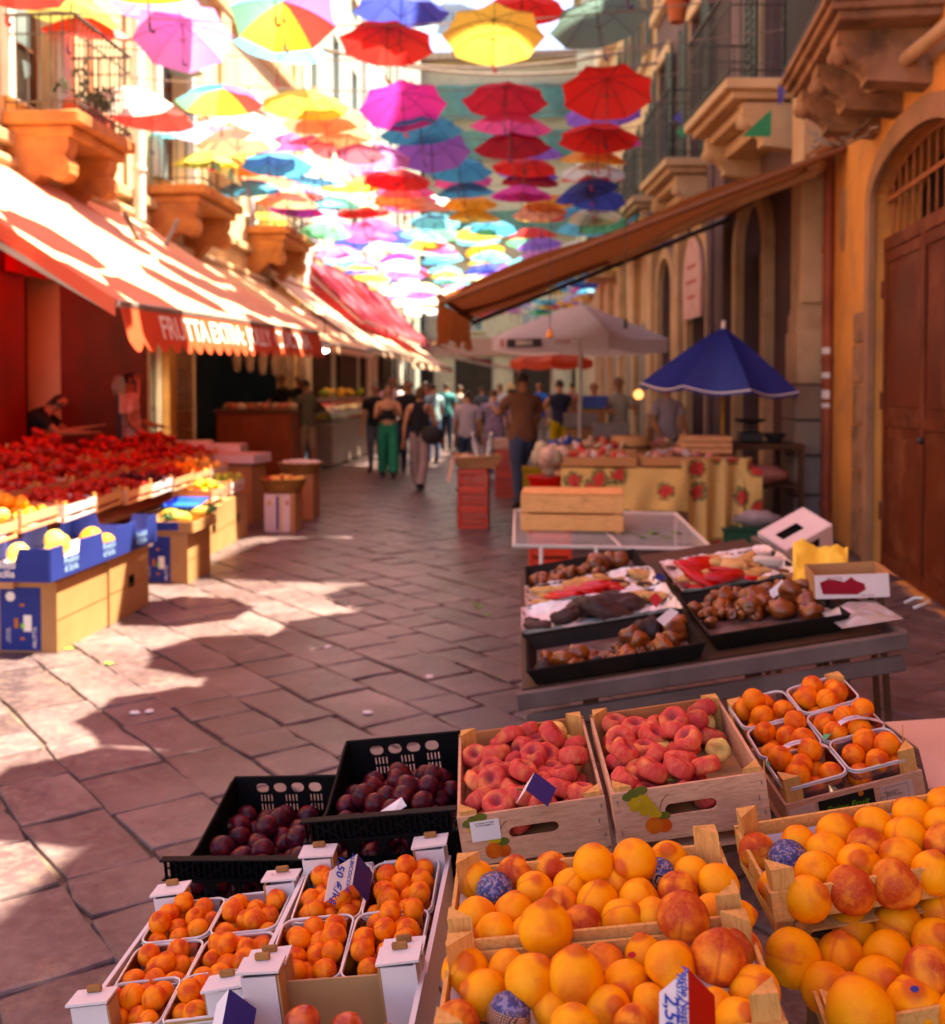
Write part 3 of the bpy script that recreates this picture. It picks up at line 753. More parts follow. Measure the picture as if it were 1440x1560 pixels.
# ================================================================ awnings
m_awn = fabric('striped_awning_cloth', (.86,.50,.35), (.95,.05,.02), .35, scale=1.0, c2=(.82,.42,.28), bumpsc=2)
m_awn_w = fabric('pale_awning_cloth', (.85,.62,.45), (.9,.5,.25), .3, scale=2, c2=(.8,.5,.36))
m_awn_r = fabric('raspberry_awning_cloth', (.72,.10,.14), (.8,.06,.08), .35, scale=2)
m_val = fabric('red_valance_cloth', (.76,.14,.06), (.9,.14,.05), .35, scale=3, c2=(.70,.11,.05))
m_ltr = mat('white_print', (.85,.80,.74), (.8,.75,.7), bump=0)
m_brn = fabric('brown_awning_cloth', (.33,.13,.05), (.36,.12,.04), .38, scale=1.3, c2=(.26,.10,.04), bumpsc=1.5)
m_alu = mat('grey_aluminium', (.42,.36,.33), None, 4, .4, .05, metal=.6)
def awning(name, label, Y0, Y1, xf, zf, xr, zr, cloth, val=.3, valm=None, scal=24, group=None, sag=.05, xf1=None, zf1=None):
    t = thing(name, label, 'awning', T(0, 0, 0), group)
    xf1 = xf if xf1 is None else xf1; zf1 = zf if zf1 is None else zf1
    def fn(u, v):
        y = Y0+(Y1-Y0)*u; a = xf+(xf1-xf)*u; b = zf+(zf1-zf)*u
        return (xr+(a-xr)*v, y, zr+(b-zr)*v - sag*math.sin(math.pi*v) - .012*math.sin(u*(Y1-Y0)*9)*math.sin(math.pi*v))
    MB().grid(fn, 40, 12).build('canopy', cloth, t, 60)
    MB().bar((xf+.0, Y0, zf-.03), (xf1, Y1, zf1-.03), .07, .05, bev=.01).build('front_bar', m_alu, t)
    MB().tube([(xr-.0, Y0, zr+.04), (xr, Y1, zr+.04)], .08, 12).build('roller', m_creamtube, t, 40)
    for y in (Y0+.05, (Y0+Y1)/2, Y1-.05):
        MB().bar((xr, y, zr-.35), (xf-.06, y, zf-.07), .05, .035, up=(0,1,0)).build('arm', m_alu, t)
    if val:
        L = math.hypot(Y1-Y0, xf1-xf); n = scal; pts = [(0, 0)]
        step = L/n; low = []
        for k in range(n):
            for q in range(5):
                a = q/5; low.append(((k+a)*step, -val+.085*(1-math.sin(math.pi*a))-.0))
        low.append((L, -val+.085)); out = low+[(L, 0), (0, 0)]
        M = frame((xf+.03, Y0, zf-.06), (xf1-xf, Y1-Y0, zf1-zf), (0, 0, 1)) @ RM(rx=rad(-14))
        v = plate(out, [], .003)
        vo = v.build('valance', valm or cloth, t, None, M)
        return t, vo, L
    return t, None, L if False else 0
aw, vo, LV = awning('striped_awning', 'big red and cream awning with lettered scalloped valance over the fruit stall', 7.55, 14.2, -3.2, 2.27, -5.72, 3.95,
                    m_awn, .34, m_val, 24, zf1=2.40)
for s_, a, b in (('FRUTTA EXTRA:', .72, 3.0), ('JOLLY', 3.12, 4.05), ('CUCINA', 4.2, 5.95)):
    o = text(s_, .26, T((a+b)/2, -.135, .004), m_ltr, vo, bold=.004)
    w_ = max(v.co.x for v in o.data.vertices)-min(v.co.x for v in o.data.vertices)
    o.data.transform(Matrix.Diagonal(((b-a)/w_, 1.05, 1, 1)))
# red near side flap of the awning
MB().grid(lambda u, v: (-5.72+2.52*u, 7.53, 3.93-1.66*u-v*.13), 10, 1).build('side_flap', m_val, aw)
awning('pale_awning', 'cream and pink awning following the striped one on the left', 14.5, 20.5, -3.55, 2.35, -5.7, 3.7, m_awn_w, .14, m_awn_w, 20, 'cream awnings down the left side')
awning('pale_awning', 'cream awning with a dark edge, third along the left side', 20.8, 28.5, -3.7, 2.45, -5.7, 3.9, m_awn_w, .12, m_awn_w, 20, 'cream awnings down the left side')
awning('raspberry_awning', 'raspberry pink awning rising above the cream ones on the left', 24.6, 38, -4.4, 3.2, -6.0, 4.9, m_awn_r, .12, m_awn_r, 20)
awning('pale_awning', 'farthest cream awning, where the left side meets the crowd', 29, 41, -3.9, 2.4, -6.1, 3.8, m_awn_w, .2, m_awn_w, 20, 'cream awnings down the left side')
awning('red_awning', 'small red awning at the far end of the street', 41.0, 45.5, -1.4, 2.35, -4.6, 3.3, m_awn_r, .5, m_awn_r, 12)

# brown awning on the right, reaching over the street, seen from below
ba = thing('brown_awning', 'large brown awning sloping out over the right side of the street', 'awning')
def bf(u, v):
    Y = 11.0+4.4*u; X = 2.98-4.15*v-.0946*4.4*u*(1-v)
    return (X, Y, 4.12-1.52*v-.14*math.sin(math.pi*v)*math.sin(math.pi*min(1,max(0,u)))-.03*math.sin(v*14+u*3))
MB().grid(bf, 24, 40).build('canopy', m_brn, ba, 60)
for u in (.0, 1.0):
    pts = [Vector(bf(u, v/8))-Vector((0, -.02 if u else .0, .07)) for v in range(9)]
    MB().tube([pts[0], pts[-1]], .035, 8).build('edge_beam', m_iron if u else m_brn, ba, 40)
def flap(u, v):
    p = Vector(bf(u, 1)); f = .05*math.sin(u*23)+.03*math.sin(u*51+v*3)
    return (p.x-.02-f*v*.8, p.y, p.z-.03-(.40+.05*math.sin(u*15))*v)
MB().grid(flap, 60, 8).build('valance', m_brn, ba, 80)
MB().tube([bf(0, 1), bf(1, 1)], .04, 8).build('front_bar', m_brn, ba, 40)
def arm2(Y, x0, x1):
    return [Vector((x0, Y, 3.86)), Vector(((x0+x1)/2, Y, 3.24)), Vector((x1, Y, 2.72))]
MB().tube([gy(1245, 262, 11.6), gy(1100, 318, 12.2), gy(930, 398, 12.8)], .05, 10).build('folding_arm', m_creamtube, ba, 40)
MB().tube([gy(930, 398, 12.8), gy(800, 446, 13.2), gy(700, 478, 13.3)], .035, 8).build('folding_arm', m_brn, ba, 40)
MB().ball(gy(1245, 250, 11.6), .11, 12, 8).build('shoulder_bracket', m_creamtube, ba, 40)
MB().tube([(2.93, 11.0, 4.14), (2.55, 15.4, 4.14)], .07, 12).build('roller', m_brn, ba, 40)

# ================================================================ street umbrellas
m_umb = fabric('umbrella_cloth', None, None, .5, usecol=True, bumpsc=2)
m_shaft = mat('umbrella_steel', (.12,.10,.10), None, 4, .4, 0, metal=.5)
def canopy_mb(r, drop, nr=8, na=4, nrad=5, scal=.035, panels=None):
    mb = MB()
    for p in range(nr):
        def fn(u, v, p=p):
            a = 2*math.pi*(p+u)/nr; d = (u-.5)*2*math.pi/nr
            k = math.cos(math.pi/nr)/math.cos(d); rr_ = r*v*(1+(k-1)*1.0)*(1-scal*v*v*math.sin(math.pi*u))
            z = -drop*(v**1.9) - .02*math.sin(math.pi*u)*v
            return (rr_*math.cos(a), rr_*math.sin(a), z)
        mb.grid(fn, na, nrad, panels[p] if panels else 0)
    return mb
def umbrella_root(name, label, canopy_mats, panels=None, r=.54):
    t = thing(name, label, 'umbrella')
    canopy_mb(r, .2, panels=panels).build('canopy', canopy_mats, t, 50)
    MB().tube([(0,0,.05),(0,0,-.55)], .006, 6).build('shaft', m_shaft, t)
    MB().tube([(0,0,-.55),(0,0,-.60),(.01,0,-.625),(.03,0,-.625),(.035,0,-.605)], .012, 7).build('handle', m_umbh, t, 60)
    fr = MB()
    for k in range(8):
        a = 2*math.pi*k/8; q = lambda f: Vector((r*f*math.cos(a), r*f*math.sin(a), -.2*f**1.9-.008))
        fr.tube([q(.02), q(.35), q(.7), q(.98)], .003, 4, cap=False); fr.tube([(0,0,-.26), q(.5)], .0025, 4, cap=False)
    fr.build('ribs', m_shaft, t)
    return t
s = NT('umbrella_handle'); oi = s.new('ObjectInfo')
s.ln(s.ramp(oi.outputs['Random'], [(0, (.45,.02,.03)), (.5, (.04,.04,.16))], 'CONSTANT'), s.p.inputs['Base Color']); m_umbh = s.m
CO = dict(red=(.80,.035,.03), crimson=(.60,.03,.06), dred=(.42,.02,.04), pink=(.90,.12,.38), magenta=(.85,.05,.42), orchid=(.72,.26,.68), violet=(.32,.16,.72),
          purple=(.30,.12,.55), lav=(.55,.48,.80), indigo=(.05,.09,.50), blue=(.03,.34,.62), cyan=(.10,.58,.80), lblue=(.40,.75,.92), grey=(.14,.24,.22),
          yellow=(.90,.60,.10), cream=(.88,.80,.55), white=(.86,.84,.78), orange=(.92,.36,.04), salmon=(.88,.34,.22), green=(.10,.55,.30), olive=(.40,.36,.10),
          rainbow=(1,1,1))
CN = dict(red='red', crimson='crimson', dred='dark red', pink='pink', magenta='magenta', orchid='orchid pink', violet='violet', purple='purple', lav='lavender',
          indigo='deep blue', blue='blue', cyan='turquoise', lblue='pale blue', grey='grey green', yellow='yellow', cream='cream', white='white', orange='orange',
          salmon='salmon', green='green', olive='olive', rainbow='rainbow')
proto = umbrella_root('umbrella', 'x', m_umb); first_u = [True]
rb = [fabric('rain_%d' % k, c, c, .6) for k, c in enumerate([CO['red'], CO['orange'], CO['yellow'], CO['green'], CO['cyan'], CO['blue'], CO['violet'], CO['pink']])]
proto_r = umbrella_root('rainbow_umbrella', 'x', rb, list(range(8))); first_r = [True]
r3 = random.Random(21)
def put_umbrella(P, cname, tx=None, ty=None, sc_=1, label=None):
    M = T(*P) @ RM(tx if tx is not None else r3.gauss(0, .07), ty if ty is not None else r3.gauss(0, .07), r3.uniform(0, .8)) @ Matrix.Scale(sc_, 4)
    rainbow = cname == 'rainbow'; pt, fl = (proto_r, first_r) if rainbow else (proto, first_u)
    if fl[0]:
        fl[0] = False; o = pt; o.matrix_local = M
        if not rainbow:
            for c in [o]+list(o.children): c.color = CO[cname]+(1,)
    else: o = dup(pt, M, color=None if rainbow else CO[cname]+(1,))
    o['group'] = 'umbrellas strung above the street'
    o['label'] = label or ('%s umbrella hanging in the canopy of umbrellas over the street' % CN[cname]); return o
UM = [(110,2,140,'olive'),(135,32,135,'red',.25),(245,-8,140,'orchid'),(278,42,142,'orchid',-.5),(432,8,155,'rainbow',-.4),(430,52,138,'cyan'),
 (612,-4,142,'indigo'),(690,15,120,'lblue'),(590,48,140,'red'),(752,35,148,'yellow',-.3),(795,-2,135,'red'),(908,16,142,'grey',-.25),
 (192,138,132,'white',.5),(335,138,128,'rainbow'),(465,145,132,'yellow'),(275,168,95,'salmon'),(284,192,108,'cyan'),(378,176,120,'white',.3),
 (612,147,128,'magenta',-.35),(770,137,126,'crimson'),(925,125,134,'red',-.35),(918,160,116,'violet'),(780,177,120,'pink'),(508,186,120,'salmon'),
 (405,208,108,'orchid'),(340,216,90,'yellow'),(640,185,122,'blue'),(657,218,114,'purple',-.35),(530,213,118,'cream'),(780,210,114,'dred'),
 (806,218,104,'violet'),(912,197,118,'red'),(925,208,104,'magenta'),(905,232,100,'orange'),(365,243,98,'red'),(475,246,94,'lav'),
 (580,250,102,'orchid'),(700,249,98,'blue'),(800,245,98,'red'),(905,254,96,'white'),(902,262,92,'red'),(402,268,92,'salmon'),(432,282,82,'orchid'),
 (495,268,86,'cyan'),(512,282,80,'lav'),(600,268,88,'yellow'),(705,266,90,'pink'),(806,256,90,'violet'),(808,268,88,'dred'),(708,284,88,'blue'),
 (890,282,96,'indigo',-.2),(912,296,84,'indigo',-.2),(795,288,92,'magenta'),(716,303,82,'orange'),(612,294,86,'salmon'),(540,298,86,'cream'),
 (462,303,80,'cyan'),(835,303,82,'orange'),(880,314,78,'blue'),(492,323,72,'lav'),(655,300,76,'white')]
seen = {}
for u in UM:
    x, y, w_, c = u[:4]; seen[c] = seen.get(c, 0)+1
    Y = FPX/w_*1.02
    right = 'right side' if x > 690 else 'left side'
    rowd = 'the top edge of the picture' if y < 60 else ('upper rows' if y < 200 else 'middle rows')
    put_umbrella(gy(x, y-6, Y), c, u[4] if len(u) > 4 else None, None, 1.0,
        '%s umbrella in %s of the hanging umbrellas, %s' % (CN[c], rowd, right))
pal = ['red','crimson','pink','magenta','orchid','violet','lav','indigo','blue','cyan','yellow','cream','white','orange','salmon','green','cream','yellow','cyan','white']
Y = 20.2; rowi = 0
while Y < 47:
    cx = -1.75-(Y-15)*.055; last = None
    n = 8
    for k in range(n):
        if r3.random() < .05: continue
        X = cx+(k-(n-1)/2)*1.14+r3.uniform(-.15,.15)+.3*(rowi%2)
        c = r3.choice([q for q in pal if q != last]); last = c
        if r3.random() < .08: c = 'rainbow'
        put_umbrella((X, Y+r3.uniform(-.25,.25), 5.15+r3.uniform(-.22,.22)), c, label='small %s umbrella far down the street in the dense canopy' % CN[c])
    Y += 1.08; rowi += 1
for X, Y, c in ((-.18,6.5,'magenta'),(-.03,5.3,'red'),(-.05,4.35,'pink'),(-.9,7.7,'orange'),(.45,5.85,'orange'),(.45,7.2,'pink'),(.5,8.35,'red'),
               (.95,3.4,'red'),(1.0,4.7,'magenta'),(.9,5.9,'salmon'),(1.1,7.2,'red'),(-2.5,6.0,'red'),(-2.6,7.3,'orange'),(-3.7,5.4,'red'),(-3.6,7.0,'magenta'),
               (.2,2.4,'red'),(-1.1,2.6,'pink'),(.1,1.1,'red'),(1.1,2.0,'magenta'),(1.2,.6,'salmon'),(-1.0,1.3,'orange'),(.3,-.2,'crimson')):
    put_umbrella((X, Y, 5.2+r3.uniform(-.05,.05)), c, label='umbrella strung over the near end of the street, above the frame')
Y = 7.55; q_ = 0
while Y < 9.3:
    for X in (-4.75, -3.6, -2.5):
        put_umbrella((X+.25*(q_%2), Y, 5.2+r3.uniform(-.05,.05)), r3.choice(['red','magenta','orange','salmon','yellow','pink']), label='umbrella strung over the striped awning, above the frame')
    Y += .98; q_ += 1
Y = 13.1; q_ = 0
while Y < 20:
    for k in range(3):
        c = r3.choice(['cyan','salmon','orchid','yellow','cream','lav','red','pink','blue'])
        put_umbrella((-5.0+k*1.1+.4*(q_%2)+r3.uniform(-.1,.1), Y, 4.75+.02*Y+r3.uniform(-.15,.2)), c, label='%s umbrella on the sunlit left side of the canopy, %s row' % (CN[c], ORD[q_]))
    Y += .95; q_ += 1
# strings across the street
for k, Y in enumerate([11.2, 12.4, 13.7, 15.0, 16.4, 18.0, 20.2, 23, 26, 30]):
    mb = MB(); xr = 2.9 if Y < 12 else X2(min(Y, 21)); pts = []
    for i in range(13):
        a = i/12; pts.append((-5.75+(xr+5.75)*a, Y, 5.75-.28*math.sin(math.pi*a)))
    mb.tube(pts, .008, 5, cap=False)
    tag(mb.build('wire', m_wire), 'thin wire strung across the street to carry the umbrellas', 'wire', 'wires carrying the umbrellas')
for k, (a, b) in enumerate((((455, 65), (1010, 95)), ((470, 72), (1005, 70)), ((190, 325), (270, 335)))):
    P0 = gx(a[0], a[1], -5.6) if k < 2 else gy(a[0], a[1], 11.5); P1 = gy(b[0], b[1], 21) if k < 2 else gy(b[0], b[1], 14)
    mb = MB(); mb.tube([P0.lerp(P1, i/14)-Vector((0,0,.45*math.sin(math.pi*i/14))) for i in range(15)], .03, 6)
    tag(mb.build('cable', m_wire, None, 60), ('thick pale cable sagging across the street below the sky', 'second pale cable sagging across the street', 'pale cable along the roller of the striped awning')[k], 'cable')

# ================================================================ parasols
def parasol(name, label, P, r, drop, pole_h, cloth, nr=8, group=None, val=.0, valm=None, edge=None, polem=None, tilt=(0,0), scal=.07, phase=0):
    t = thing(name, label, 'parasol', T(P[0], P[1], 0), group); Mx = T(0, 0, pole_h) @ RM(tilt[0], tilt[1], phase)
    def cn(f, p, u):
        a = 2*math.pi*(p+u)/nr; d = (u-.5)*2*math.pi/nr; k = math.cos(math.pi/nr)/math.cos(d)
        rr_ = r*f*k*(1-scal*f*f*math.sin(math.pi*u))
        return (rr_*math.cos(a), rr_*math.sin(a), -drop*(f**1.12)-.05*math.sin(math.pi*u)*f+.02*math.sin(9*u)*f*0)
    mb = MB()
    for p in range(nr): mb.grid(lambda u, v, p=p: cn(v, p, u), 8, 8, M=Mx)
    c = mb.build('canopy', cloth, t, 55)
    if val:
        mb = MB()
        for p in range(nr):
            def fn(u, v, p=p):
                q = cn(1, p, u); return (q[0]*1.003, q[1]*1.003, q[2]-v*val)
            mb.grid(fn, 8, 1, M=Mx)
        mb.build('valance', valm or cloth, t, 55)
    if edge:
        mb = MB()
        for p in range(nr): mb.tube([Mx @ Vector(cn(1, p, u/10)) for u in range(11)], .007, 5, cap=False)
        mb.build('edge_trim', edge, t, 60)
    for p in range(nr):
        q = Mx @ Vector(cn(.97, p, 0)); q2 = Mx @ Vector(cn(.5, p, 0)); up = Mx @ Vector((0,0,-.03))
        MB().tube([up, q2-Vector((0,0,.02)), q-Vector((0,0,.015))], .006, 5).build('rib', m_shaft, t)
    MB().tube([(0,0,.02), Mx @ Vector((0,0,-.02))], .021, 10).build('pole', polem or m_whitep, t, 40)
    MB().tube([Mx @ Vector((0,0,-.02)), Mx @ Vector((0,0,.07))], .022, 8).build('finial', m_whitep, t, 40)
    return t, Mx, cn
m_blue = fabric('navy_parasol_cloth', (.018,.035,.26), (.02,.04,.30), .3, scale=3, c2=(.012,.025,.20), bumpsc=5)
m_ppole = mat('ochre_wood_pole', (.40,.20,.04), (.26,.12,.03), 6, .5)
bp, _, _ = parasol('blue_parasol', 'navy blue parasol with a white scalloped edge on an ochre pole', gz(1100, 820, 0), .87, .64, 2.26, m_blue, 8, edge=m_ltr, polem=m_ppole, tilt=(.03,.05), scal=.06, phase=.2, val=.03)
MB().lathe([(.2,0),(.2,.06),(.05,.1),(.045,.3)], 16).build('base', m_conc, bp, 40)
m_wcloth = fabric('white_parasol_cloth', (.92,.84,.86), (.92,.80,.84), .5, scale=2, bumpsc=3)
P = gz(868, 700, .0); P.y = 16.6; P.x = (885-840)/FPX*16.6
wp, Mx, cn = parasol('market_umbrella', 'big white market umbrella with a printed valance over the far stalls', P, 1.42, .52, 2.92, m_wcloth, 4, val=.22, phase=.25, scal=.02)
for s_, m_, xo, sz in (('S', mat('print_red', (.55,.05,.05), bump=0), -.75, .2), ('OLANDA', mat('print_dark', (.06,.05,.06), bump=0), -.22, .15), ('OLANDA', mat('print_red', (.5,.1,.1), bump=0), .75, .1)):
    pass
# valance print sits on the side that faces the camera
pc = [Mx @ Vector(cn(1, p, 0)) for p in range(4)]
pc.sort(key=lambda q: q.y); A, B = sorted(pc[:2], key=lambda q: q.x)
Mv = frame(Vector(A).lerp(Vector(B), .5)+Vector((0,-.03,-.12)), Vector(B)-Vector(A), (0,0,1))
MB().box((-.42, .01, .004), (.62, .13, .004)).build('print_panel', mat('print_dark', (.06,.05,.06), bump=0), wp, None, Mv)
text('BIRRA', .11, Mv @ T(-.42, .01, .009), m_ltr, wp, bold=.003)
text('S', .14, Mv @ T(-.82, .01, .006), mat('print_red', (.55,.05,.05), bump=0), wp, bold=.006)
text('ITALIA', .09, Mv @ T(.25, .01, .006), mat('print_red', (.55,.05,.05), bump=0), wp)
m_redp = [fabric('red_parasol_cloth', (.75,.10,.04), (.85,.12,.05), .5), fabric('peach_parasol_cloth', (.85,.40,.2), (.9,.4,.2), .5)]
P = Vector(((840-840)/FPX*22, 22, 0))
rp, _, _ = parasol('red_parasol', 'small red and orange parasol behind the white market umbrella', P, .86, .32, 2.5, m_redp[0], 8, val=.14)
for x, y, Y, lab in ((838, 505, 9.5, 'small bulb with amber shade hanging under the brown awning'), (953, 490, 9.2, 'bare dark bulb holder hanging on a wire beside the white umbrella')):
    c = gy(x, y, Y); t = thing('hanging_lamp', lab, 'lamp', T(*c))
    MB().tube([(0,0,0),(0,0,.9 if x < 900 else 1.1)], .004, 5).build('wire', m_iron, t)
    MB().lathe([(.012,.03),(.02,.0),(.045 if x < 900 else .02,-.05),(.02,-.06)], 12).build('lamp_shade', mat('amber_glass', (.6,.25,.08)) if x < 900 else m_iron, t, 50)
# pennants
m_pg = fabric('green_pennant_cloth', (.02,.34,.16), (.03,.4,.2), .4)
m_pb = fabric('blue_pennant_cloth', (.10,.10,.45), (.12,.1,.5), .4)
A, B, C_, D = gy(1131, 208, 10.4), gy(1176, 166, 10.4), gy(1175, 208, 10.5), gy(1185, 160, 10.4)
mb = MB(); mb.add([A, B, C_, (A+B)/2+Vector((0,.02,.01))], [(0, 3, 2), (3, 1, 2)])
tag(mb.build('green_pennant', m_pg), 'green triangular pennant hanging in front of the peach balcony', 'pennant')
mb = MB(); E0 = gy(1203, 100, 10.3); E1 = gy(1185, 160, 10.4)
mb.add([E0, E0+Vector((-.04,0,-.02)), E1, E1+Vector((.05,0,.03)), (E0+E1)/2+Vector((-.05,.02,0))], [(0, 1, 4), (0, 4, 3), (4, 2, 3)])
tag(mb.build('blue_pennant', m_pb), 'blue violet pennant tied to the corner of the grey stone balcony', 'pennant')
for x, y in ((1025, 180), (1030, 202)):
    A = gy(x, y, 15); mb = MB(); mb.add([A, A+Vector((.12,0,.1)), A+Vector((.13,.02,-.08))], [(0,1,2)])
    tag(mb.build('small_pennant', m_pg if y > 190 else m_pb), ('small green' if y > 190 else 'small blue')+' pennant beside the black shutters on the right', 'pennant')
# ================================================================ produce, crates, boxes
def fruit_mat(name, stops, blush, streak=.0, rough=.55, sheen=.3, coat=0, sss=.12, fine=80, nb=1.6, bthr=(.5,.68), spec=.2, bamt=1.0):
    s = NT(name); v = s.coord(rand=True)
    base = s.ramp(s.noise(v, 1.2, 5), stops)
    n = s.noise(v, nb*.9, 3, .5, .3)
    f = s.ramp(n, [(bthr[0], 0), (bthr[1], bamt)])
    sp = s.noise(s.coord(sc_=(1,1,.5)), 13 if name[:4] != 'flat' else 3, 6, .75)
    f2 = s.mix(.55, f, s.ramp(sp, [(.34, .35), (.58, 1)]), 'MULTIPLY')
    cc = s.mix(f2, base, blush)
    if name in ('peach_skin', 'ripe_peach_skin', 'apricot_skin', 'nectarine_skin'):
        tc = s.new('TexCoord'); sx_ = s.new('SeparateXYZ'); s.ln(tc.outputs['Object'], sx_.inputs[0])
        ab = s.new('Math', operation='ABSOLUTE'); s.ln(sx_.outputs[0], ab.inputs[0])
        nn = s.new('Math', operation='MULTIPLY_ADD'); s.ln(s.noise(v, 7, 4), nn.inputs[0]); nn.inputs[1].default_value = .05; s.ln(ab.outputs[0], nn.inputs[2])
        seam = s.mix(1, s.ramp(nn.outputs[0], [(.03, .55), (.13, 0)]), s.ramp(sx_.outputs[1], [(.0, 0), (.12, 1)]), 'MULTIPLY')
        cc = s.mix(seam, cc, tuple(q*1.0 for q in blush))
        cc = s.mix(s.ramp(sx_.outputs[2], [(.86, 0), (1.0, .8)]), cc, tuple(q*.9 for q in blush))
        cc = s.mix(s.ramp(sx_.outputs[2], [(-1.0, .9), (-.93, 0)]) if False else 0.0, cc, blush)
        if name == 'plum_skin': pass
        n9 = s.noise(v, 34, 2, .5); cc = s.mix(s.ramp(n9, [(.66, 0), (.72, .5)]), cc, tuple(q*.35 for q in blush))
        n8 = s.noise(v, 2.4, 6, .7); cc = s.mix(s.ramp(n8, [(.55, 0), (.8, .35)]), cc, tuple(min(.95, q*1.15) for q in stops[1][1]))
    sp2 = s.noise(v, 22, 3, .6); cc = s.mix(s.ramp(sp2, [(.60, 0), (.74, .35)]), cc, tuple(q*.5 for q in blush))
    if name == 'plum_skin': cc = s.mix(s.ramp(s.noise(v, 1.3, 5, .6), [(.52, 0), (.8, .16)]), cc, (.16,.08,.16))
    if name == 'flat_peach_skin':
        tc = s.new('TexCoord'); gr_ = s.new('VectorMath', operation='MULTIPLY'); gr_.inputs[1].default_value = (1, 1, 0); s.ln(tc.outputs['Object'], gr_.inputs[0])
        ln_ = s.new('VectorMath', operation='LENGTH'); s.ln(gr_.outputs[0], ln_.inputs[0]); cc = s.mix(s.ramp(ln_.outputs['Value'], [(.15, .75), (.55, 0)]), cc, (.22,.02,.05))
        oi = s.new('ObjectInfo'); dk = s.ramp(oi.outputs['Random'], [(0, .55), (.35, .2), (.7, 0)]); cc = s.mix(dk, cc, (.30,.012,.03))
    s.ln(cc, s.p.inputs['Base Color']); P_ = s.p.inputs
    P_['Roughness'].default_value = rough; P_['Specular IOR Level'].default_value = spec
    P_['Sheen Weight'].default_value = 0; P_['Sheen Roughness'].default_value = .4
    P_['Subsurface Weight'].default_value = sss; P_['Subsurface Radius'].default_value = (.6,.25,.1); P_['Subsurface Scale'].default_value = .012
    if coat: P_['Coat Weight'].default_value = coat; P_['Coat Roughness'].default_value = .12
    s.bump(s.noise(v, 14, 4, .6), .12, .0012)
    _mats[name] = s.m; return s.m
m_peach = fruit_mat('peach_skin', [(.3, (.92,.27,.004)), (.6, (.95,.34,.008))], (.66,.08,.012), nb=.9, bthr=(.52,.74), bamt=.7)
m_peachr = fruit_mat('ripe_peach_skin', [(.3, (.84,.20,.012)), (.6, (.90,.30,.02))], (.46,.028,.010), nb=1.0, bthr=(.36,.56), bamt=.95)
m_apri = fruit_mat('apricot_skin', [(.3, (.86,.16,.004)), (.6, (.92,.24,.008))], (.62,.045,.008), nb=.9, bthr=(.46,.66), bamt=.9)
m_flat = fruit_mat('flat_peach_skin', [(.3, (.86,.24,.06)), (.6, (.88,.36,.10))], (.60,.022,.045), nb=.85, bthr=(.26,.50), rough=.7, sheen=.15, bamt=.92)
m_flaty = fruit_mat('pale_flat_peach_skin', [(.3, (.78,.46,.10)), (.6, (.78,.52,.16))], (.60,.09,.05), nb=.8, bthr=(.50,.64), rough=.75, sheen=.5)
m_plum = fruit_mat('plum_skin', [(.3, (.10,.005,.010)), (.6, (.04,.004,.012))], (.20,.008,.010), rough=.3, sheen=0, coat=.0, sss=.05)
m_nect = fruit_mat('nectarine_skin', [(.3, (.60,.05,.012)), (.6, (.75,.16,.03))], (.33,.012,.01), rough=.28, sheen=0, coat=.4, nb=.8, bthr=(.3,.55))
m_redf = fruit_mat('red_produce', [(.3, (.32,.010,.006)), (.6, (.46,.02,.010))], (.35,.008,.008), rough=.4, sheen=0, coat=.1)
m_yelf = fruit_mat('yellow_fruit', [(.3, (.85,.52,.06)), (.6, (.88,.66,.16))], (.8,.4,.05), rough=.5)
m_grnf = fruit_mat('green_fruit', [(.3, (.30,.48,.05)), (.6, (.42,.60,.10))], (.5,.4,.05), rough=.4)
m_oraf = fruit_mat('orange_fruit', [(.3, (.9,.30,.02)), (.6, (.92,.38,.03))], (.85,.2,.02), rough=.45)

def peach_fn(r, tip=.10, cleft=.09, sq=.0, seed=0):
    rr_ = random.Random(seed); ax, ay = rr_.uniform(.96,1.04), rr_.uniform(.96,1.04)
    def fn(p):
        k = 1+.03*noise.noise(p*1.3+Vector((seed*7.1,0,0)))
        a = math.atan2(p.x, p.y); rho = math.hypot(p.x, p.y)
        c = cleft*math.exp(-(a/.20)**2)*rho**.7*(.45+.55*(p.z > -.9))
        z = p.z*(1-sq)
        if p.z > .80: z += tip*((p.z-.80)/.20)**2
        if p.z < -.75: z += .16*((-.75-p.z)/.25)**1.2
        k2 = k*(1-c)
        return Vector((p.x*r*k2*ax, p.y*r*k2*ay, z*r*k))
    return fn
def fruit_mesh(name, m, fn, nu=28, nv=18): return MB().ball((0,0,0), 1, nu, nv, fn=fn).mesh(name, m, 180)
def flat_fn(r, seed=0):
    rr_ = random.Random(seed); ax = rr_.uniform(.92,1.08)
    def fn(p):
        rho = math.hypot(p.x, p.y); a = math.atan2(p.x, p.y)
        h = .56*abs(p.z)**.62*(1-.80*math.exp(-(rho/.36)**2))
        rim = 1+.05*noise.noise(p*1.6+Vector((seed*3.3,0,0))); c = .13*math.exp(-(a/.22)**2)*rho
        return Vector((p.x*r*rim*(1-c)*ax, p.y*r*rim*(1-c), math.copysign(h, p.z)*r*(1+.12*noise.noise(p*2+Vector((seed,1,0))))*(1-c*.8)))
    return fn
U = {}
U['peach'] = [fruit_mesh('peach', m_peach, peach_fn(1, *q), 32, 20) for q in ((.10,.06,.04,1),(.20,.05,.02,2),(.05,.08,.06,3),(.14,.03,.0,4))]
U['peachr'] = [fruit_mesh('peach', m_peachr, peach_fn(1, *q), 32, 20) for q in ((.10,.10,.04,5),(.12,.13,.02,6),(.04,.09,.06,7))]
U['apricot'] = [fruit_mesh('apricot', m_apri, peach_fn(1, .06, .06, -.04+k*.04, 10+k), 22, 14) for k in range(3)]
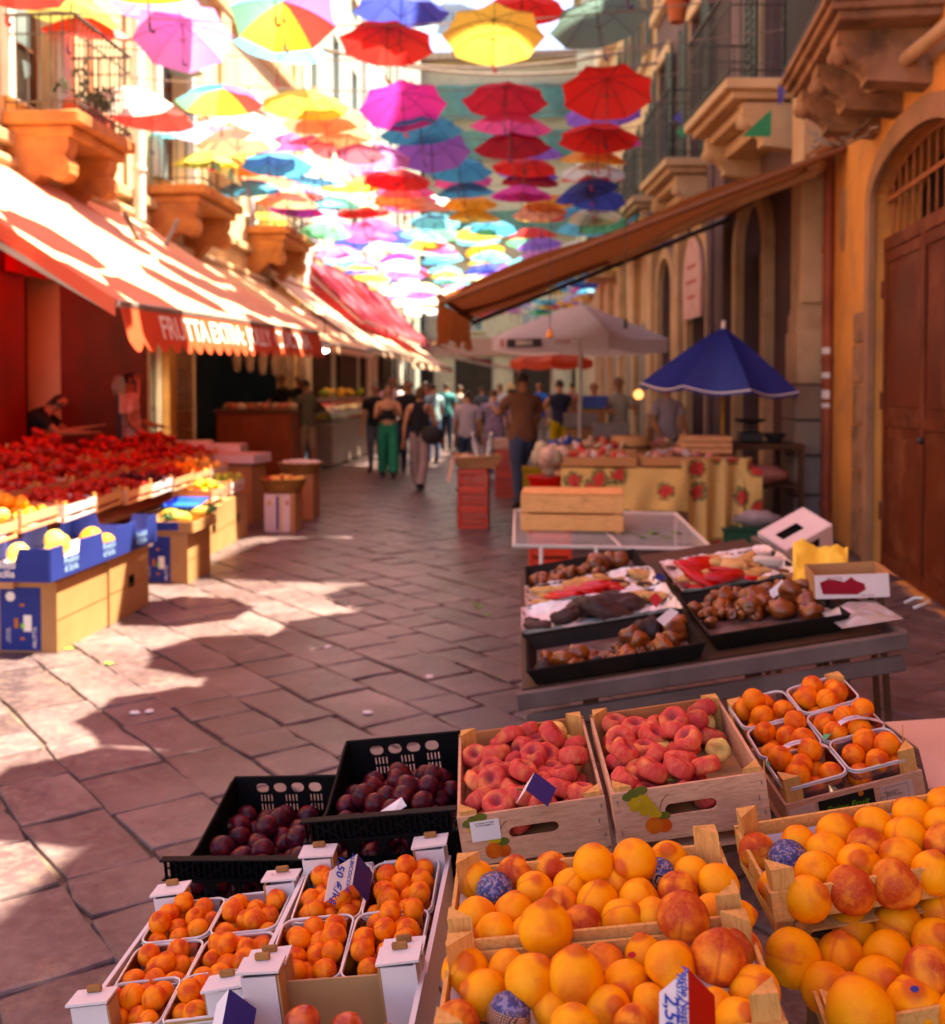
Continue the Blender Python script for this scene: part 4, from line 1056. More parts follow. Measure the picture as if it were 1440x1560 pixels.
U['plum'] = [fruit_mesh('plum', m_plum, peach_fn(1, .04, .03, -.1, 20+k), 22, 14) for k in range(2)]
U['flat'] = [fruit_mesh('flat_peach', m_flat, flat_fn(1, k), 26, 18) for k in range(3)]
U['flaty'] = [fruit_mesh('flat_peach', m_flaty, flat_fn(1, 7+k), 26, 18) for k in range(2)]
U['nect'] = [fruit_mesh('nectarine', m_nect, peach_fn(1, .08, .06, .03, 31), 32, 20)]
for k_, m_ in (('red', m_redf), ('yellow', m_yelf), ('green', m_grnf), ('orange', m_oraf)): U[k_] = [fruit_mesh(k_, m_, peach_fn(1, 0, .04, .1, 40), 12, 8)]
U['tomato'] = U['red']
def pep(p):
    return Vector((p.x*(.62+.08*math.cos(3*math.atan2(p.x,p.y))), p.y*(.62+.08*math.cos(3*math.atan2(p.x,p.y))), p.z*1.15*(1-.15*p.z)))
U['pepper'] = [MB().ball((0,0,0), 1, 12, 8, fn=pep).mesh('red_pepper', m_redf, 180)]
rf = random.Random(99)
def rrot(full=True, up=.5):
    if full: return RM(rf.uniform(0,6.28), rf.uniform(0,6.28), rf.uniform(0,6.28))
    return RM(rf.gauss(0, up), rf.gauss(0, up), rf.uniform(0, 6.28))
def put_fruit(kind, P, r, label, group, cat, rot=None, name=None, flat=1):
    me = rf.choice(U[kind]); o = bpy.data.objects.new(name or me.name.split('.')[0], me); col.objects.link(o)
    o.matrix_local = T(*P) @ (rot if rot is not None else rrot(False, .6)) @ Matrix.Diagonal((r, r, r*flat, 1))
    return tag(o, label, cat, group)
def pile(M, w, d, floor, r0, r1, n, heap=0.0, cand=40, shape=None, wallz=None):
    """drop balls one by one into a box; returns local centres"""
    out = []
    for i in range(n):
        r = rf.uniform(r0, r1); best = None
        for c in range(cand):
            x, y = rf.uniform(-w/2+r*.8, w/2-r*.8), rf.uniform(-d/2+r*.8, d/2-r*.8)
            if shape and not shape(x, y): continue
            z = floor+r
            for (X, Y, Z, q) in out:
                dd = (x-X)**2+(y-Y)**2; s_ = ((r+q)*.93)**2
                if dd < s_: z = max(z, Z+math.sqrt(s_-dd))
            cost = z+heap*((x/w)**2+(y/d)**2)*4
            if best is None or cost < best[0]: best = (cost, x, y, z)
        if best: out.append((best[1], best[2], best[3], r))
    return out

m_crate = wood('pale_crate_wood', (.60,.33,.18), (.42,.20,.10))
m_crate2 = wood('pink_crate_wood', (.62,.33,.22), (.46,.22,.14), stretch=(2,14,14))
m_post = wood('post_wood', (.66,.34,.13), (.48,.22,.07), stretch=(10,10,1.5))
m_mdf = mat('brown_fibreboard', (.40,.17,.075), (.34,.14,.06), 8, .85, .2, 90)
m_card = mat('brown_cardboard', (.44,.245,.125), (.37,.195,.095), 3, .9, .15, 60, dirt=.25, dirtc=(.3,.14,.06))
m_cardw = mat('white_cardboard', (.72,.62,.62), (.66,.55,.56), 3, .75, .12, 50, dirt=.2, dirtc=(.5,.36,.34))
m_cardb = mat('blue_print_cardboard', (.022,.04,.22), (.018,.03,.17), 4, .6, .05)
m_plasticblk = mat('black_plastic', (.006,.005,.006), None, 6, .5, .1, 60, spec=.07)
m_paper = mat('white_liner_paper', (.68,.64,.68), (.60,.56,.60), 5, .8, .5, 14, dist=.01)
m_staple = mat('steel_staple', (.3,.28,.26), None, 4, .4, 0, metal=.8)
m_tabbr = mat('cut_cardboard', (.36,.17,.07), (.25,.11,.05), 30, .9, .5, 200)
def tri_post(mb, x, y, sx, sy, z0, z1, s_=.03):
    """corner wedge: triangular prism in the corner (x, y), filling towards -sx, -sy"""
    P_ = [(x, y), (x-sx*s_, y), (x, y-sy*s_)]
    if sx*sy < 0: P_ = P_[::-1]
    mb.prism(P_, z0, z1)
def wood_crate(name, label, M, w, d, H=.11, top=-.03, bh=.06, m=None, group=None, post=.032, handle=False, backm=None, backhole=False, slats=False, cat='crate'):
    """z = 0 is the level of the post tops"""
    m = m or m_crate; t = thing(name, label, cat, M, group); th = .006
    MB().box((0, 0, -H), (w-.004, d-.004, .004)).build('floor', m, t)
    for sy in (-1, 1):
        holes = [oval(0, top-bh*.45, .10, .024)] if ((handle and sy < 0) or (backhole and sy > 0)) else []
        p = plate(rect(-w/2, top-bh, w/2, top), holes, th)
        if sy > 0: p2 = p.build('back_board', backm or m, t, None, T(0, d/2-th/2, 0) @ RM(rx=rad(90)))
        else: fb = p.build('front_board', m, t, None, T(0, -d/2+th/2, 0) @ RM(rx=rad(90)))
    for sx in (-1, 1):
        MB().box((sx*(w/2-th/2), 0, top-bh*.35-.004), (th, d-2*th-.002, bh*.7)).build('side_board', m, t)
        MB().box((sx*(w/2-th/2), 0, -H+.012), (th, d-2*th-.002, .018)).build('side_board', m, t)
        for sy in (-1, 1):
            mb = MB(); tri_post(mb, sx*(w/2-th-.0005), sy*(d/2-th-.0005), sx, sy, -H+.003, rf.uniform(-.004, .003), post)
            mb.build('post', m_post, t)
    return t, fb
def carton(name, label, x0, x1, y0, y1, z0, z1, m=None, group=None, hole=None, printed=None, rz=0, lid=False):
    c = ((x0+x1)/2, (y0+y1)/2, z0); w, d, h = x1-x0, y1-y0, z1-z0
    t = thing(name, label, 'box', T(*c) @ RM(rz=rz), group); m = m or m_card; th = .006
    for sy in (-1, 1): plate(rect(-w/2, 0, w/2, h), [], th).build('side', m, t, None, T(0, sy*(d/2-th/2), 0) @ RM(rx=rad(90)))
    for sx in (-1, 1):
        hl = [rect(-.06+d*hole, h*.42, .06+d*hole, h*.62)] if (hole is not None and sx > 0) else []
        plate(rect(-d/2+th+.001, 0, d/2-th-.001, h-.001), hl, th).build('side', m, t, None, T(sx*(w/2-th/2), 0, 0) @ RM(rz=rad(90)) @ RM(rx=rad(90)))
    MB().box((0, 0, .006), (w-.02, d-.02, .006)).build('bottom', m, t)
    for sx in (-1, 1): MB().box((sx*w/4, 0, h+.004), (w/2-.003, d, .005)).build('flap', m, t)
    MB().box((w/2+.0015, 0, h*.47), (.002, d*.98, .004)).build('seam', m_tabbr, t)
    if printed is not None:
        a, b = -w/2+.004, -w/2+printed*w
        L = MB().box(((a+b)/2, -d/2-.0025, h*.48), (b-a, .004, h*.9)).build('printed_label', m_cardb, t)
        wht = m_ltr
        MB().lathe([(0,0),(.03,0.0),(.03,.0015)], 12, M=T(a+(b-a)*.26, -d/2-.0045, h*.80) @ RM(rx=rad(90))).build('emblem', wht, L)
        MB().box((a+(b-a)*.68, -d/2-.0055, h*.42), (.05, .002, .1)).build('print_block', wht, L)
        MB().box((a+(b-a)*.56, -d/2-.0065, h*.38), (.02, .002, .03)).build('print_block', mat('print_green', (.25,.6,.05), bump=0), L)
        for k, (fx, fz, s1, s2) in enumerate(((.4,.42,.025,.06),(.55,.68,.03,.015),(.55,.2,.025,.015))):
            MB().box((a+(b-a)*fx, -d/2-.0055, h*fz), (s1, .002, s2)).build('print_block', mat('print_orange', (.55,.18,.04), bump=0), L)
        text('FRUTTA', .035, T(a+(b-a)*.86, -d/2-.006, h*.22) @ RM(rx=rad(90)) @ RM(rz=rad(90)), wht, L)
        text('selezionata\nprima scelta', .018, T(a+(b-a)*.2, -d/2-.006, h*.25) @ RM(rx=rad(90)) @ RM(rz=rad(90)), wht, L)
    return t
# ================================================================ left fruit stall
carton('banana_carton', 'nearest brown carton with a blue printed front under the blue fruit tray', -3.36, -3.0, 6.15, 6.88, 0, .43, hole=None, printed=.72)
carton('banana_carton', 'brown carton with a black hand hole right behind the nearest blue printed one', -3.36, -2.995, 6.9, 7.6, 0, .45, hole=.05)
carton('banana_carton', 'blue fronted brown carton under the pineapples', -3.36, -2.98, 8.4, 8.98, 0, .42, printed=.62)
carton('banana_carton', 'plain brown carton with a hand hole beyond the pineapples', -3.7, -3.28, 9.55, 10.3, 0, .45, hole=.1)
carton('banana_carton', 'plain brown carton with a hand hole just before the wicker baskets', -3.7, -3.3, 10.33, 11.2, 0, .47, hole=.1)
wc = carton('white_carton', 'upright white printed carton under the basket of yellow fruit', -3.2, -2.85, 11.5, 11.85, 0, .43, m=m_card)
L = MB().box((-.025, -.179, .215), (.29, .004, .42)).build('printed_label', m_cardw, wc)
for x_, w_, c_ in ((-.02, .03, m_cardb), (.02, .02, mat('print_yellow', (.7,.5,.1), bump=0)), (-.11, .04, mat('print_yellow', (.7,.5,.1), bump=0)), (.09, .03, mat('print_orange', (.55,.18,.04)))):
    MB().box((x_, -.1835, .215 if abs(x_) < .05 else .33), (w_, .003, .38 if abs(x_) < .05 else .05)).build('print_block', c_, L)
for x0, x1, y0, y1 in ((-3.8,-3.4,6.1,7.9),(-5.4,-4.9,6.4,10.6),(-4.6,-4.1,6.4,12.3)):
    t = thing('trestle_table', 'dark wooden trestle hidden under the fruit crates of the left stall', 'table', T((x0+x1)/2, (y0+y1)/2, 0), 'trestles under the left fruit stall')
    MB().box((0,0,.42), (x1-x0+.3, y1-y0, .04)).build('tabletop', m_crate, t)
    for sx in (-1,1):
        for sy in (-1,1): MB().box((sx*(x1-x0)/2, sy*((y1-y0)/2-.1), .2), (.05,.05,.4)).build('leg', m_crate, t)
# blue fruit tray with its lettering
bt = thing('blue_fruit_tray', 'dark blue cardboard tray lettered Prodotti di Sicilia holding yellow melons', 'tray', T(-3.30, 6.85, .46))
w_, d_, h_ = .66, 1.7, .15
tooth = lambda L, n: [(-L/2, 0), (L/2, 0)]+[q for k in range(n, 0, -1) for q in ((-L/2+L*k/n, h_+.05), (-L/2+L*(k-.28)/n, h_+.05), (-L/2+L*(k-.32)/n, h_-.03), (-L/2+L*(k-.68)/n, h_-.03), (-L/2+L*(k-.72)/n, h_+.05), (-L/2+L*(k-1)/n, h_+.05))]
for sy in (-1, 1): plate(tooth(w_, 1), [], .008).build('side', m_cardb, bt, None, T(0, sy*d_/2, 0) @ RM(rx=rad(90)))
for sx in (-1, 1): plate(tooth(d_-.02, 3), [], .008).build('side', m_cardb, bt, None, T(sx*(w_/2+.0), 0, 0) @ RM(rz=rad(90)) @ RM(rx=rad(90)))
MB().box((0,0,.01), (w_-.01,d_-.02,.008)).build('floor', m_cardw, bt)
text('Prodotti\ndi Sicilia', .062, T(.02, -d_/2-.006, .075) @ RM(rx=rad(90)), m_ltr, bt, bold=.001)
for k in range(3): text('Prodotti\ndi Sicilia', .058, T(w_/2+.006, -.57+.56*k, .07) @ RM(rz=rad(90)) @ RM(rx=rad(90)), mat('pale_blue_print', (.35,.55,.8), bump=0), bt)
text('8', .1, T(-.24, -d_/2-.006, .07) @ RM(rx=rad(90)), mat('pale_blue_print', (.35,.55,.8)), bt)
for k, (x, y, r, kind) in enumerate([(-.2,-.6,.085,'yellow'),(.02,-.62,.07,'yellow'),(.18,-.55,.07,'yellow'),(.12,-.3,.10,'yellow'),(-.15,-.3,.09,'yellow'),(.2,.0,.10,'orange'),(-.05,.05,.09,'yellow'),(.18,.3,.08,'orange'),(-.2,.3,.09,'yellow'),(.0,.5,.08,'orange'),(.2,.62,.07,'orange')]):
    put_fruit(kind, Vector((-3.30+x, 6.85+y, .47+r*.8+(.05 if k in (3,5) else 0))), r*.8, ('pale yellow melon' if kind == 'yellow' else 'round orange fruit')+' in the blue lettered tray', 'melons in the blue tray', 'melon', name='melon')
KN = {'tomato': ('tomato', 'red tomato'), 'pepper': ('pepper', 'red pepper'), 'red': ('apple', 'red apple'), 'orange': ('orange', 'orange'), 'yellow': ('lemon', 'yellow fruit'), 'green': ('pear', 'green pear'), 'plum': ('plum', 'dark plum')}
def stall_crate(x, y, z, kind, where, w=.42, d=.5, m=None, r=(.035,.045), n=20, rz=0, heap=-.25):
    M = T(x, y, z+.16) @ RM(rad(2), rad(4), rz+rf.gauss(0, .03)); nm, lab = KN[kind]
    t, fb = wood_crate('wooden_crate', 'crate of %s %s' % (lab+'s' if not lab.endswith('h') else lab, where), M, w, d, H=.15, top=-.03, bh=.09, m=m or m_crate2, group='crates on the left fruit stall')
    for (a, b, c, r_) in pile(M, w-.03, d-.03, -.10, r[0], r[1], n+4, cand=14, heap=.05):
        put_fruit(kind, M @ Vector((a, b, c)), r_*1.05, '%s, %s, heaped %s' % (lab, area(a, b, w, d), where), '%ss heaped on the left stall' % lab, nm, name=nm if nm in ('pear',) else lab.replace(' ', '_'), rot=rrot())
rows = [(-3.72, .66, 7.0, 11.2), (-4.2, .74, 7.6, 12.3), (-4.68, .82, 8.4, 12.4), (-5.16, .88, 9.2, 10.7)]
names = ['row behind the blue tray', 'second row', 'third row', 'row at the shop wall']
kinds = [['orange','tomato','red','tomato','plum','red','orange','yellow'], ['tomato','red','pepper','tomato','red','tomato','pepper','red','tomato','red'], ['pepper','tomato','pepper','red','pepper','tomato','pepper','pepper','red'], ['pepper','tomato','pepper','red']]
for ri, (x, z, y0, y1) in enumerate(rows):
    y = y0; k = 0
    while y < y1:
        kd = kinds[ri][k % len(kinds[ri])]
        stall_crate(x+rf.uniform(-.02,.02), y, z, kd, 'in the left stall, %s, %s crate' % (names[ri], ORD[k]), w=.44, d=.52, n=22 if kd != 'pepper' else 16, r=(.036,.046) if kd != 'pepper' else (.05,.062), m=[m_crate2, m_crate, m_cardw][(k*2+ri) % 3 if ri == 0 else (k+ri) % 2])
        y += .56; k += 1
at_edge = 'at the left picture edge beside the blue tray'
# near yellow-orange fruit at the picture edge
stall_crate(-3.75, 6.45, .62, 'yellow', at_edge, w=.44, d=.52, n=18, r=(.045,.055))
# pineapple box
pt = thing('open_cardboard_tray', 'shallow open cardboard tray with pineapples on the blue fronted carton', 'tray', T(-3.17, 8.7, .43))
for sy in (-1,1): MB().box((0, sy*.31, .04), (.46,.01,.09)).build('side', m_card, pt)
for sx in (-1,1): MB().box((sx*.235, 0, .04), (.01,.61,.088)).build('side', m_card, pt)
MB().box((0,0,.003), (.45,.6,.006)).build('floor', m_card, pt)
MB().box((.02,-.318,.05), (.2,.006,.07)).build('printed_label', m_cardb, pt)
m_pine = mat('pineapple_skin', (.62,.42,.12), (.35,.20,.05), 9, .6, .8, 12, dist=.01)
m_leafy = mat('pineapple_leaf', (.16,.26,.12), (.08,.14,.06), 6)
def pineapple(M, lab):
    t = thing('pineapple', lab, 'pineapple', M)
    MB().ball((0,0,0), 1, 18, 14, fn=lambda p: Vector((p.x*.062, p.y*.062, p.z*.10))*(1+.06*math.cos(8*math.atan2(p.y,p.x)+p.z*9)*math.cos(p.z*18))).build('body', m_pine, t, 60)
    mb = MB()
    for k in range(16):
        a = k*2.4; s_ = .6+.4*(k/16); q = Vector((math.cos(a), math.sin(a), 0))
        tip = q*(.09*(1-k/20))+Vector((0,0,.13+.09*k/16)); wv = Vector((-q.y, q.x, 0))*.012
        b0 = q*.015+Vector((0,0,.095)); mb.add([b0-wv, b0+wv, (b0+tip)/2+wv*.9+Vector((0,0,.02)), (b0+tip)/2-wv*.9+Vector((0,0,.02)), tip], [(0,1,2,3),(3,2,4)])
    mb.build('leaves', m_leafy, t)
pineapple(T(-3.08, 8.55, .52) @ RM(rad(-78), 0, rad(150)), 'pineapple lying with its cut base towards the viewer on the tray edge')
pineapple(T(-3.25, 8.75, .52) @ RM(rad(85), 0, rad(80)), 'pineapple lying behind the front one')
pineapple(T(-3.05, 8.9, .52) @ RM(rad(70), 0, rad(70)), 'pineapple at the back of the cardboard tray')
# blue tray + mixed crates further on
bt2 = thing('blue_plastic_tray', 'shiny blue plastic tray between orange and apple crates', 'tray', T(-3.42, 9.6, .50) @ RM(rad(8)))
MB().lathe([(.02,0),(.2,0),(.24,.05),(.25,.05),(.245,.04),(.2,.0)], 4, M=RM(rz=rad(45)), caps=False).build('body', mat('blue_plastic', (.02,.15,.7), None, 5, .15, 0, spec=.6), bt2)
MB().box((0,0,.004), (.27,.27,.006)).build('floor', mat('blue_plastic', (.02,.15,.7)), bt2)
stall_crate(-3.5, 10.25, .5, 'orange', 'on the brown carton beyond the pineapples', w=.4, d=.5, n=26, r=(.036,.044))
stall_crate(-3.52, 10.9, .52, 'green', 'on the last brown carton before the baskets', w=.42, d=.5, n=22, m=m_cardw)
def basket(name, label, P, r, h, kind, n, lab2):
    t = thing(name, label, 'basket', T(*P)); mw = mat('wicker', (.34,.17,.06), (.20,.09,.03), 12, .7, .6, 40)
    for k in range(7):
        z = h*(k+.5)/7; q = r*(.82+.18*z/h)
        MB().tube([(q*(1+.015*(-1)**(i+k))*math.cos(i*math.pi/16), q*(1+.015*(-1)**(i+k))*math.sin(i*math.pi/16), z) for i in range(32)], h/13, 5, closed=True).build('weave', mw, t, 60)
    MB().tube([(r*1.03*math.cos(i*math.pi/12), r*1.03*math.sin(i*math.pi/12), h) for i in range(24)], .016, 7, closed=True).build('rim', mw, t, 60)
    MB().lathe([(0,.01),(r*.8,.01),(r*.85,.03)], 18, caps=False).build('bottom', mw, t)
    for i in range(n):
        a = i*2.4; q = r*.85*math.sqrt((i+.5)/n)
        put_fruit(kind[i % len(kind)], Vector(P)+Vector((q*math.cos(a), q*math.sin(a), h-.01+.03*(1-q/r)+rf.uniform(0,.01))), .034, lab2, 'fruit in the round baskets', 'fruit', name='small_fruit')
basket('wicker_basket', 'round wicker basket of yellow and red fruit on the white carton', (-3.02, 11.68, .45), .24, .13, ['yellow','yellow','red'], 22, 'small yellow or red fruit in the front wicker basket')
U['white'] = [fruit_mesh('garlic', mat('garlic_skin', (.8,.74,.66), (.7,.6,.5), 3), peach_fn(1, .3, 0, .1, 3), 10, 8)]
carton('banana_carton', 'carton supporting the far wicker basket of pale bulbs', -3.3, -2.9, 12.6, 13.0, 0, .55)
basket('wicker_basket', 'farther wicker basket of pale garlic bulbs in full sun', (-3.1, 12.8, .56), .26, .12, ['white'], 22, 'pale garlic bulb in the far wicker basket')
for k, (x, y, z, a) in enumerate(((-4.15, 12.9, .80, .1), (-3.75, 12.4, .72, -.15), (-4.6, 13.0, .83, .2))):
    t = carton('flat_carton', ('flat pinkish carton lying left of the wicker baskets', 'flat white carton closest to the wicker baskets', 'flat red lit carton farthest back on the stall')[k], x-.3, x+.3, y-.25, y+.25, z, z+.1, m=m_cardw, rz=a)
    MB().box((0,0,-z/2-.01), (.5,.4,z-.03)).build('pile_under', m_card, t)
# ---- shop fittings behind the stall
fr = thing('drinks_fridge', 'upright glass fridge with a bright vertical light strip behind the striped man', 'fridge', ML1 @ T(SL(15.08), 0, -.35))
MB().box((0,1.1,0), (.42,2.2,.5), bev=.01).build('body', mat('fridge_body', (.06,.045,.04), None, 4, .4, 0), fr)
MB().box((-.0,1.2,.26), (.36,1.9,.012)).build('door', m_glassy, fr)
for z0, z1 in ((1.35,1.85),(.95,1.3),(.25,.92)):
    MB().box((-.09,(z0+z1)/2,.275), (.055,z1-z0,.02), bev=.008).build('light_tube', emit('cool_tube', (.80,1,.90), 6), fr)
t = thing('red_hanging_banner', 'dark red banner with faint writing hung inside the red shop front', 'banner', ML1 @ T(SL(11.4), 3.0, .06))
mb = MB().grid(lambda u, v: (-.7+u*1.5, -v*.5+.35, .02*math.sin(u*12)), 20, 3); mb.build('cloth', mat('dark_red_cloth', (.4,.03,.02)), t, 60)
text('FRUTTA', .2, T(0, .1, .04), mat('dull_red_print', (.75,.15,.1), bump=0), t)
t = thing('weighing_scale', 'hanging scale with a paper note beside the striped man', 'scale', ML1 @ T(SL(12.55), 0, .5))
MB().tube([(0,.0,0),(0,1.55,0)], .03, 10).build('stand', m_iron, t)
MB().lathe([(0,-.03),(.14,-.03),(.14,.03),(0,.03)], 20, M=T(0,1.62,0) @ RM(rz=0)).build('dial', m_alu, t)
MB().box((0,1.42,.05), (.2,.24,.01)).build('paper_note', m_cardw, t)
# butcher and deli counters
m_cpan = mat('red_brown_panel', (.30,.07,.03), (.22,.045,.02), 2, .5, .05)
ct = thing('shop_counter', 'red brown panelled counter at the butcher stall behind the left crates', 'counter', T(-5.15, 18.2, 0))
MB().box((0, 0, .6), (1.3, .7, 1.16), bev=.01).build('body', m_cpan, ct)
MB().box((0, 0, 1.21), (1.4, .8, .05), bev=.01).build('worktop', mat('worktop', (.15,.06,.04), None, 4, .3, 0), ct)
for k in range(3): MB().box((-.42+k*.42, -.355, .6), (.38, .012, 1.0), bev=.004).build('panel', m_cpan, ct)
m_flesh = mat('meat', (.55,.20,.13), (.35,.07,.05), 9, .4, .2)
for k in range(9):
    o = MB().ball((0,0,0), (.10,.08,.07), 10, 7, fn=lambda p: Vector((p.x*.11, p.y*.09, p.z*.07))*(1+.2*noise.noise(p*2+Vector((k,0,0))))).build('meat_cut', m_flesh if k % 2 else mat('pale_meat', (.65,.42,.30)), None, 180, T(-5.7+k*.14, 18.2+rf.uniform(-.2,.2), 1.28))
    tag(o, 'cut of meat lying on the butcher counter', 'meat', 'cuts of meat on the counter')
for k in range(6):
    o = MB().lathe([(.02,-.25),(.07,-.2),(.09,0),(.06,.2),(.01,.3)], 10).build('hanging_ham', mat('pale_ham', (.65,.5,.38), (.5,.3,.2)), None, 60, T(-5.75+k*.24, 18.9, 2.05+rf.uniform(-.1,.1)))
    tag(o, 'pale ham hanging above the butcher counter', 'ham', 'hams hanging over the butcher counter')
rl = thing('ham_rail', 'steel rail carrying the hanging hams', 'rail', T(-5.15, 18.9, 2.42)); MB().tube([(-.9,0,0),(.9,0,0)], .015, 8).build('rail', m_alu, rl)
for sx in (-.85,.85): MB().tube([(sx,0,0),(sx,0,.95)], .008, 6).build('hanger', m_alu, rl)
dc = thing('display_case', 'glass fronted deli display case along the left side of the crowd', 'display case', T(-4.85, 24, 0))
MB().box((0,0,.45), (.9,6.2,.85), bev=.01).build('base', mat('steel_front', (.30,.22,.19), None, 3, .4, 0, metal=.3), dc)
m_cg = clear('case_glass', (.9,.95,.95))
MB().grid(lambda u, v: (.45-.28*v**2, -3.1+6.2*u, .9+.42*v), 4, 6).build('glass', m_cg, dc, 180)
MB().box((-.15,0,1.36), (.6,6.2,.04)).build('top_shelf', m_alu, dc)
for k in range(60):
    kk = rf.choice(['red','yellow','white','green','orange']); put_fruit(kk, Vector((-4.85+rf.uniform(-.3,.25), 21.1+k*.096, .95+rf.uniform(0,.1))), rf.uniform(.06,.09), 'small heap of deli food behind the display glass', 'food in the display case', 'food', name='deli_food', flat=.6)
for k in range(7): stall_x = put_fruit(rf.choice(['yellow','green']), Vector((-5.0+rf.uniform(-.2,.2), 22+k*.8, 1.5)), .12, 'round yellow cheese on top of the display case', 'cheeses on the display case', 'cheese', name='cheese', flat=.7)
bl = thing('round_lamp', 'bright round lamp glowing under the far end of the striped awning', 'lamp', T(*gy(495, 529, 17)))
MB().ball((0,0,0), .09, 14, 10).build('globe', emit('lamp_globe', (.75,1,.9), 5), bl, 180); MB().tube([(0,0,.08),(0,0,.6)], .01, 6).build('stem', m_iron, bl)

# ================================================================ right side: stalls beyond the trays
def pose(c, rz, rx, ry): return T(*c) @ RM(rad(rx), rad(ry), rad(rz))
# cloth covered table
m_cloth = None
s = NT('rose_cloth'); v = s.coord('Object', rand=False)
mp = s.new('Mapping'); mp.inputs['Rotation'].default_value = (math.pi/2, 0, 0); s.ln(v, mp.inputs[0]); v = mp.outputs[0]; vo_ = s.new('TexVoronoi', voronoi_dimensions='2D'); vo_.feature = 'F1'; vo_.inputs['Scale'].default_value = 3.1; s.ln(v, vo_.inputs['Vector'])
n1 = s.noise(v, 13, 5, .7)
ad = s.new('Math', operation='ADD'); mu = s.new('Math', operation='MULTIPLY'); mu.inputs[1].default_value = .55; s.ln(n1, mu.inputs[0]); s.ln(vo_.outputs['Distance'], ad.inputs[0]); s.ln(mu.outputs[0], ad.inputs[1])
c1 = s.mix(s.ramp(ad.outputs[0], [(.54, 1), (.57, 0)]), (.68,.44,.13), (.13,.14,.03))
c1 = s.mix(s.ramp(ad.outputs[0], [(.46, 1), (.48, 0)]), c1, (.50,.03,.02))
c1 = s.mix(s.ramp(s.noise(v, 40, 3), [(.56, 0), (.62, .8)]), c1, s.mix(s.ramp(ad.outputs[0], [(.46, 1), (.48, 0)]), (.72,.52,.2), (.75,.10,.06)))
s.ln(c1, s.p.inputs['Base Color']); s.p.inputs['Roughness'].default_value = .8; m_cloth = s.m
m_dwood = mat('dark_wood', (.10,.05,.03), None, 5, .7)
ft = thing('stall_table', 'market table under the yellow rose cloth', 'table', T(.98, 11.9, 0))
MB().box((0,0,.77), (1.9,3.0,.04)).build('tabletop', m_crate, ft)
for sx in (-1,1):
    for sy in (-1,1): MB().box((sx*.85, sy*1.4, .38), (.05,.05,.74)).build('leg', m_dwood, ft)
def cloth_front(u, v):
    x = .10+1.95*u; fold = .03*math.sin(u*34+v*2)*v+.02*math.sin(u*13)*v
    return (x, 10.38-fold-.02*v, .815-v*(.43+.03*math.sin(u*9)))
o = MB().grid(cloth_front, 80, 14).grid(lambda u, v: (.10+1.95*u, 10.38+3.1*v, .815+.004*math.sin(u*20)*math.sin(v*17)), 40, 30)
o = o.build('rose_tablecloth', m_cloth, None, 80); tag(o, 'yellow tablecloth printed with red roses hanging from the front of the stall table', 'tablecloth')
def cl2(u, v):
    x = 1.22+.75*u+.1*v*(1-u); return (x, 10.0+.5*u-.05*math.sin(u*22+v*3)*(.3+v)-.12*v*u, .93-v*(.78+.1*math.sin(u*5)))
o = MB().grid(cl2, 50, 20).build('rose_tablecloth', m_cloth, None, 80); tag(o, 'second yellow rose cloth, crumpled over the crates beside the parasol pole', 'tablecloth')
# goods on it: trays, bags, fish boxes
m_pink = mat('pink_goods', (.62,.30,.24), (.42,.16,.13), 8, .6, .4); m_bag = clear('clear_bag', (.95,.88,.88), .3, .25, .35)
def heap(name, lab, cat, c, rx, ry, rz_, m_, n, group, sz=.04, k0=0):
    """an open box with a heap of packets on it"""
    t = thing('stall_box', 'shallow box of %s' % lab, 'box', T(*c), 'shallow boxes on the cloth covered stall')
    MB().box((0,0,.05), (rx*2,ry*2,.006)).build('floor', m_card, t)
    for sx in (-1,1): MB().box((sx*rx,0,.06), (.01,ry*2,.09)).build('side', m_card, t)
    for sy in (-1,1): MB().box((0,sy*ry,.06), (rx*2-.012,.01,.09)).build('side', m_card, t)
    for i in range(n):
        a, q = rf.uniform(0,6.28), math.sqrt(rf.random()); x, y = q*math.cos(a)*rx*.85, q*math.sin(a)*ry*.85
        r2 = random.Random(i+k0)
        mb = MB().ball((0,0,0), 1, 9, 6, fn=lambda p: Vector((p.x*sz*1.4, p.y*sz, p.z*sz*.6))*(1+.3*noise.noise(p*1.7+Vector((i+k0,0,0)))))
        o = mb.build(name, rf.choice(m_), None, 180, T(c[0]+x, c[1]+y, c[2]+.07+rz_*(1-q)+r2.uniform(0,.03)) @ rrot()); tag(o, '%s on the cloth covered stall' % lab.rstrip('s'), cat, group)
mpk = [m_pink, mat('pale_packets', (.72,.58,.55)), mat('red_goods', (.6,.07,.06)), mat('beige_goods', (.6,.42,.28))]
heap('bundle', 'pink packets', 'packet', (.48, 10.75, .82), .36, .26, .09, mpk, 26, 'packets on the rose cloth stall')
heap('dried_fish', 'dark dried fish', 'fish', (1.3, 10.85, .82), .4, .28, .07, [mat('brown_fish', (.28,.12,.09)), m_pink, mat('silver_fish', (.45,.36,.36))], 24, 'dried fish on the rose cloth stall', .045, 50)
heap('packet', 'pale packets', 'packet', (.55, 12.3, .82), .4, .4, .10, mpk[1:], 22, 'packets on the rose cloth stall', .055, 90)
heap('packet', 'blue and white packets', 'packet', (.2, 13.0, .82), .3, .3, .08, [mat('blue_goods', (.08,.14,.5)), mpk[1]], 14, 'packets on the rose cloth stall', .055, 130)
heap('packet', 'beige packets', 'packet', (1.45, 13.0, .82), .3, .3, .08, [mpk[3], mpk[0]], 14, 'packets on the rose cloth stall', .055, 160)
t = thing('cheese_drum', 'round wooden drum of cheese standing on the rose cloth stall', 'drum', T(*gz(960, 690, .85)))
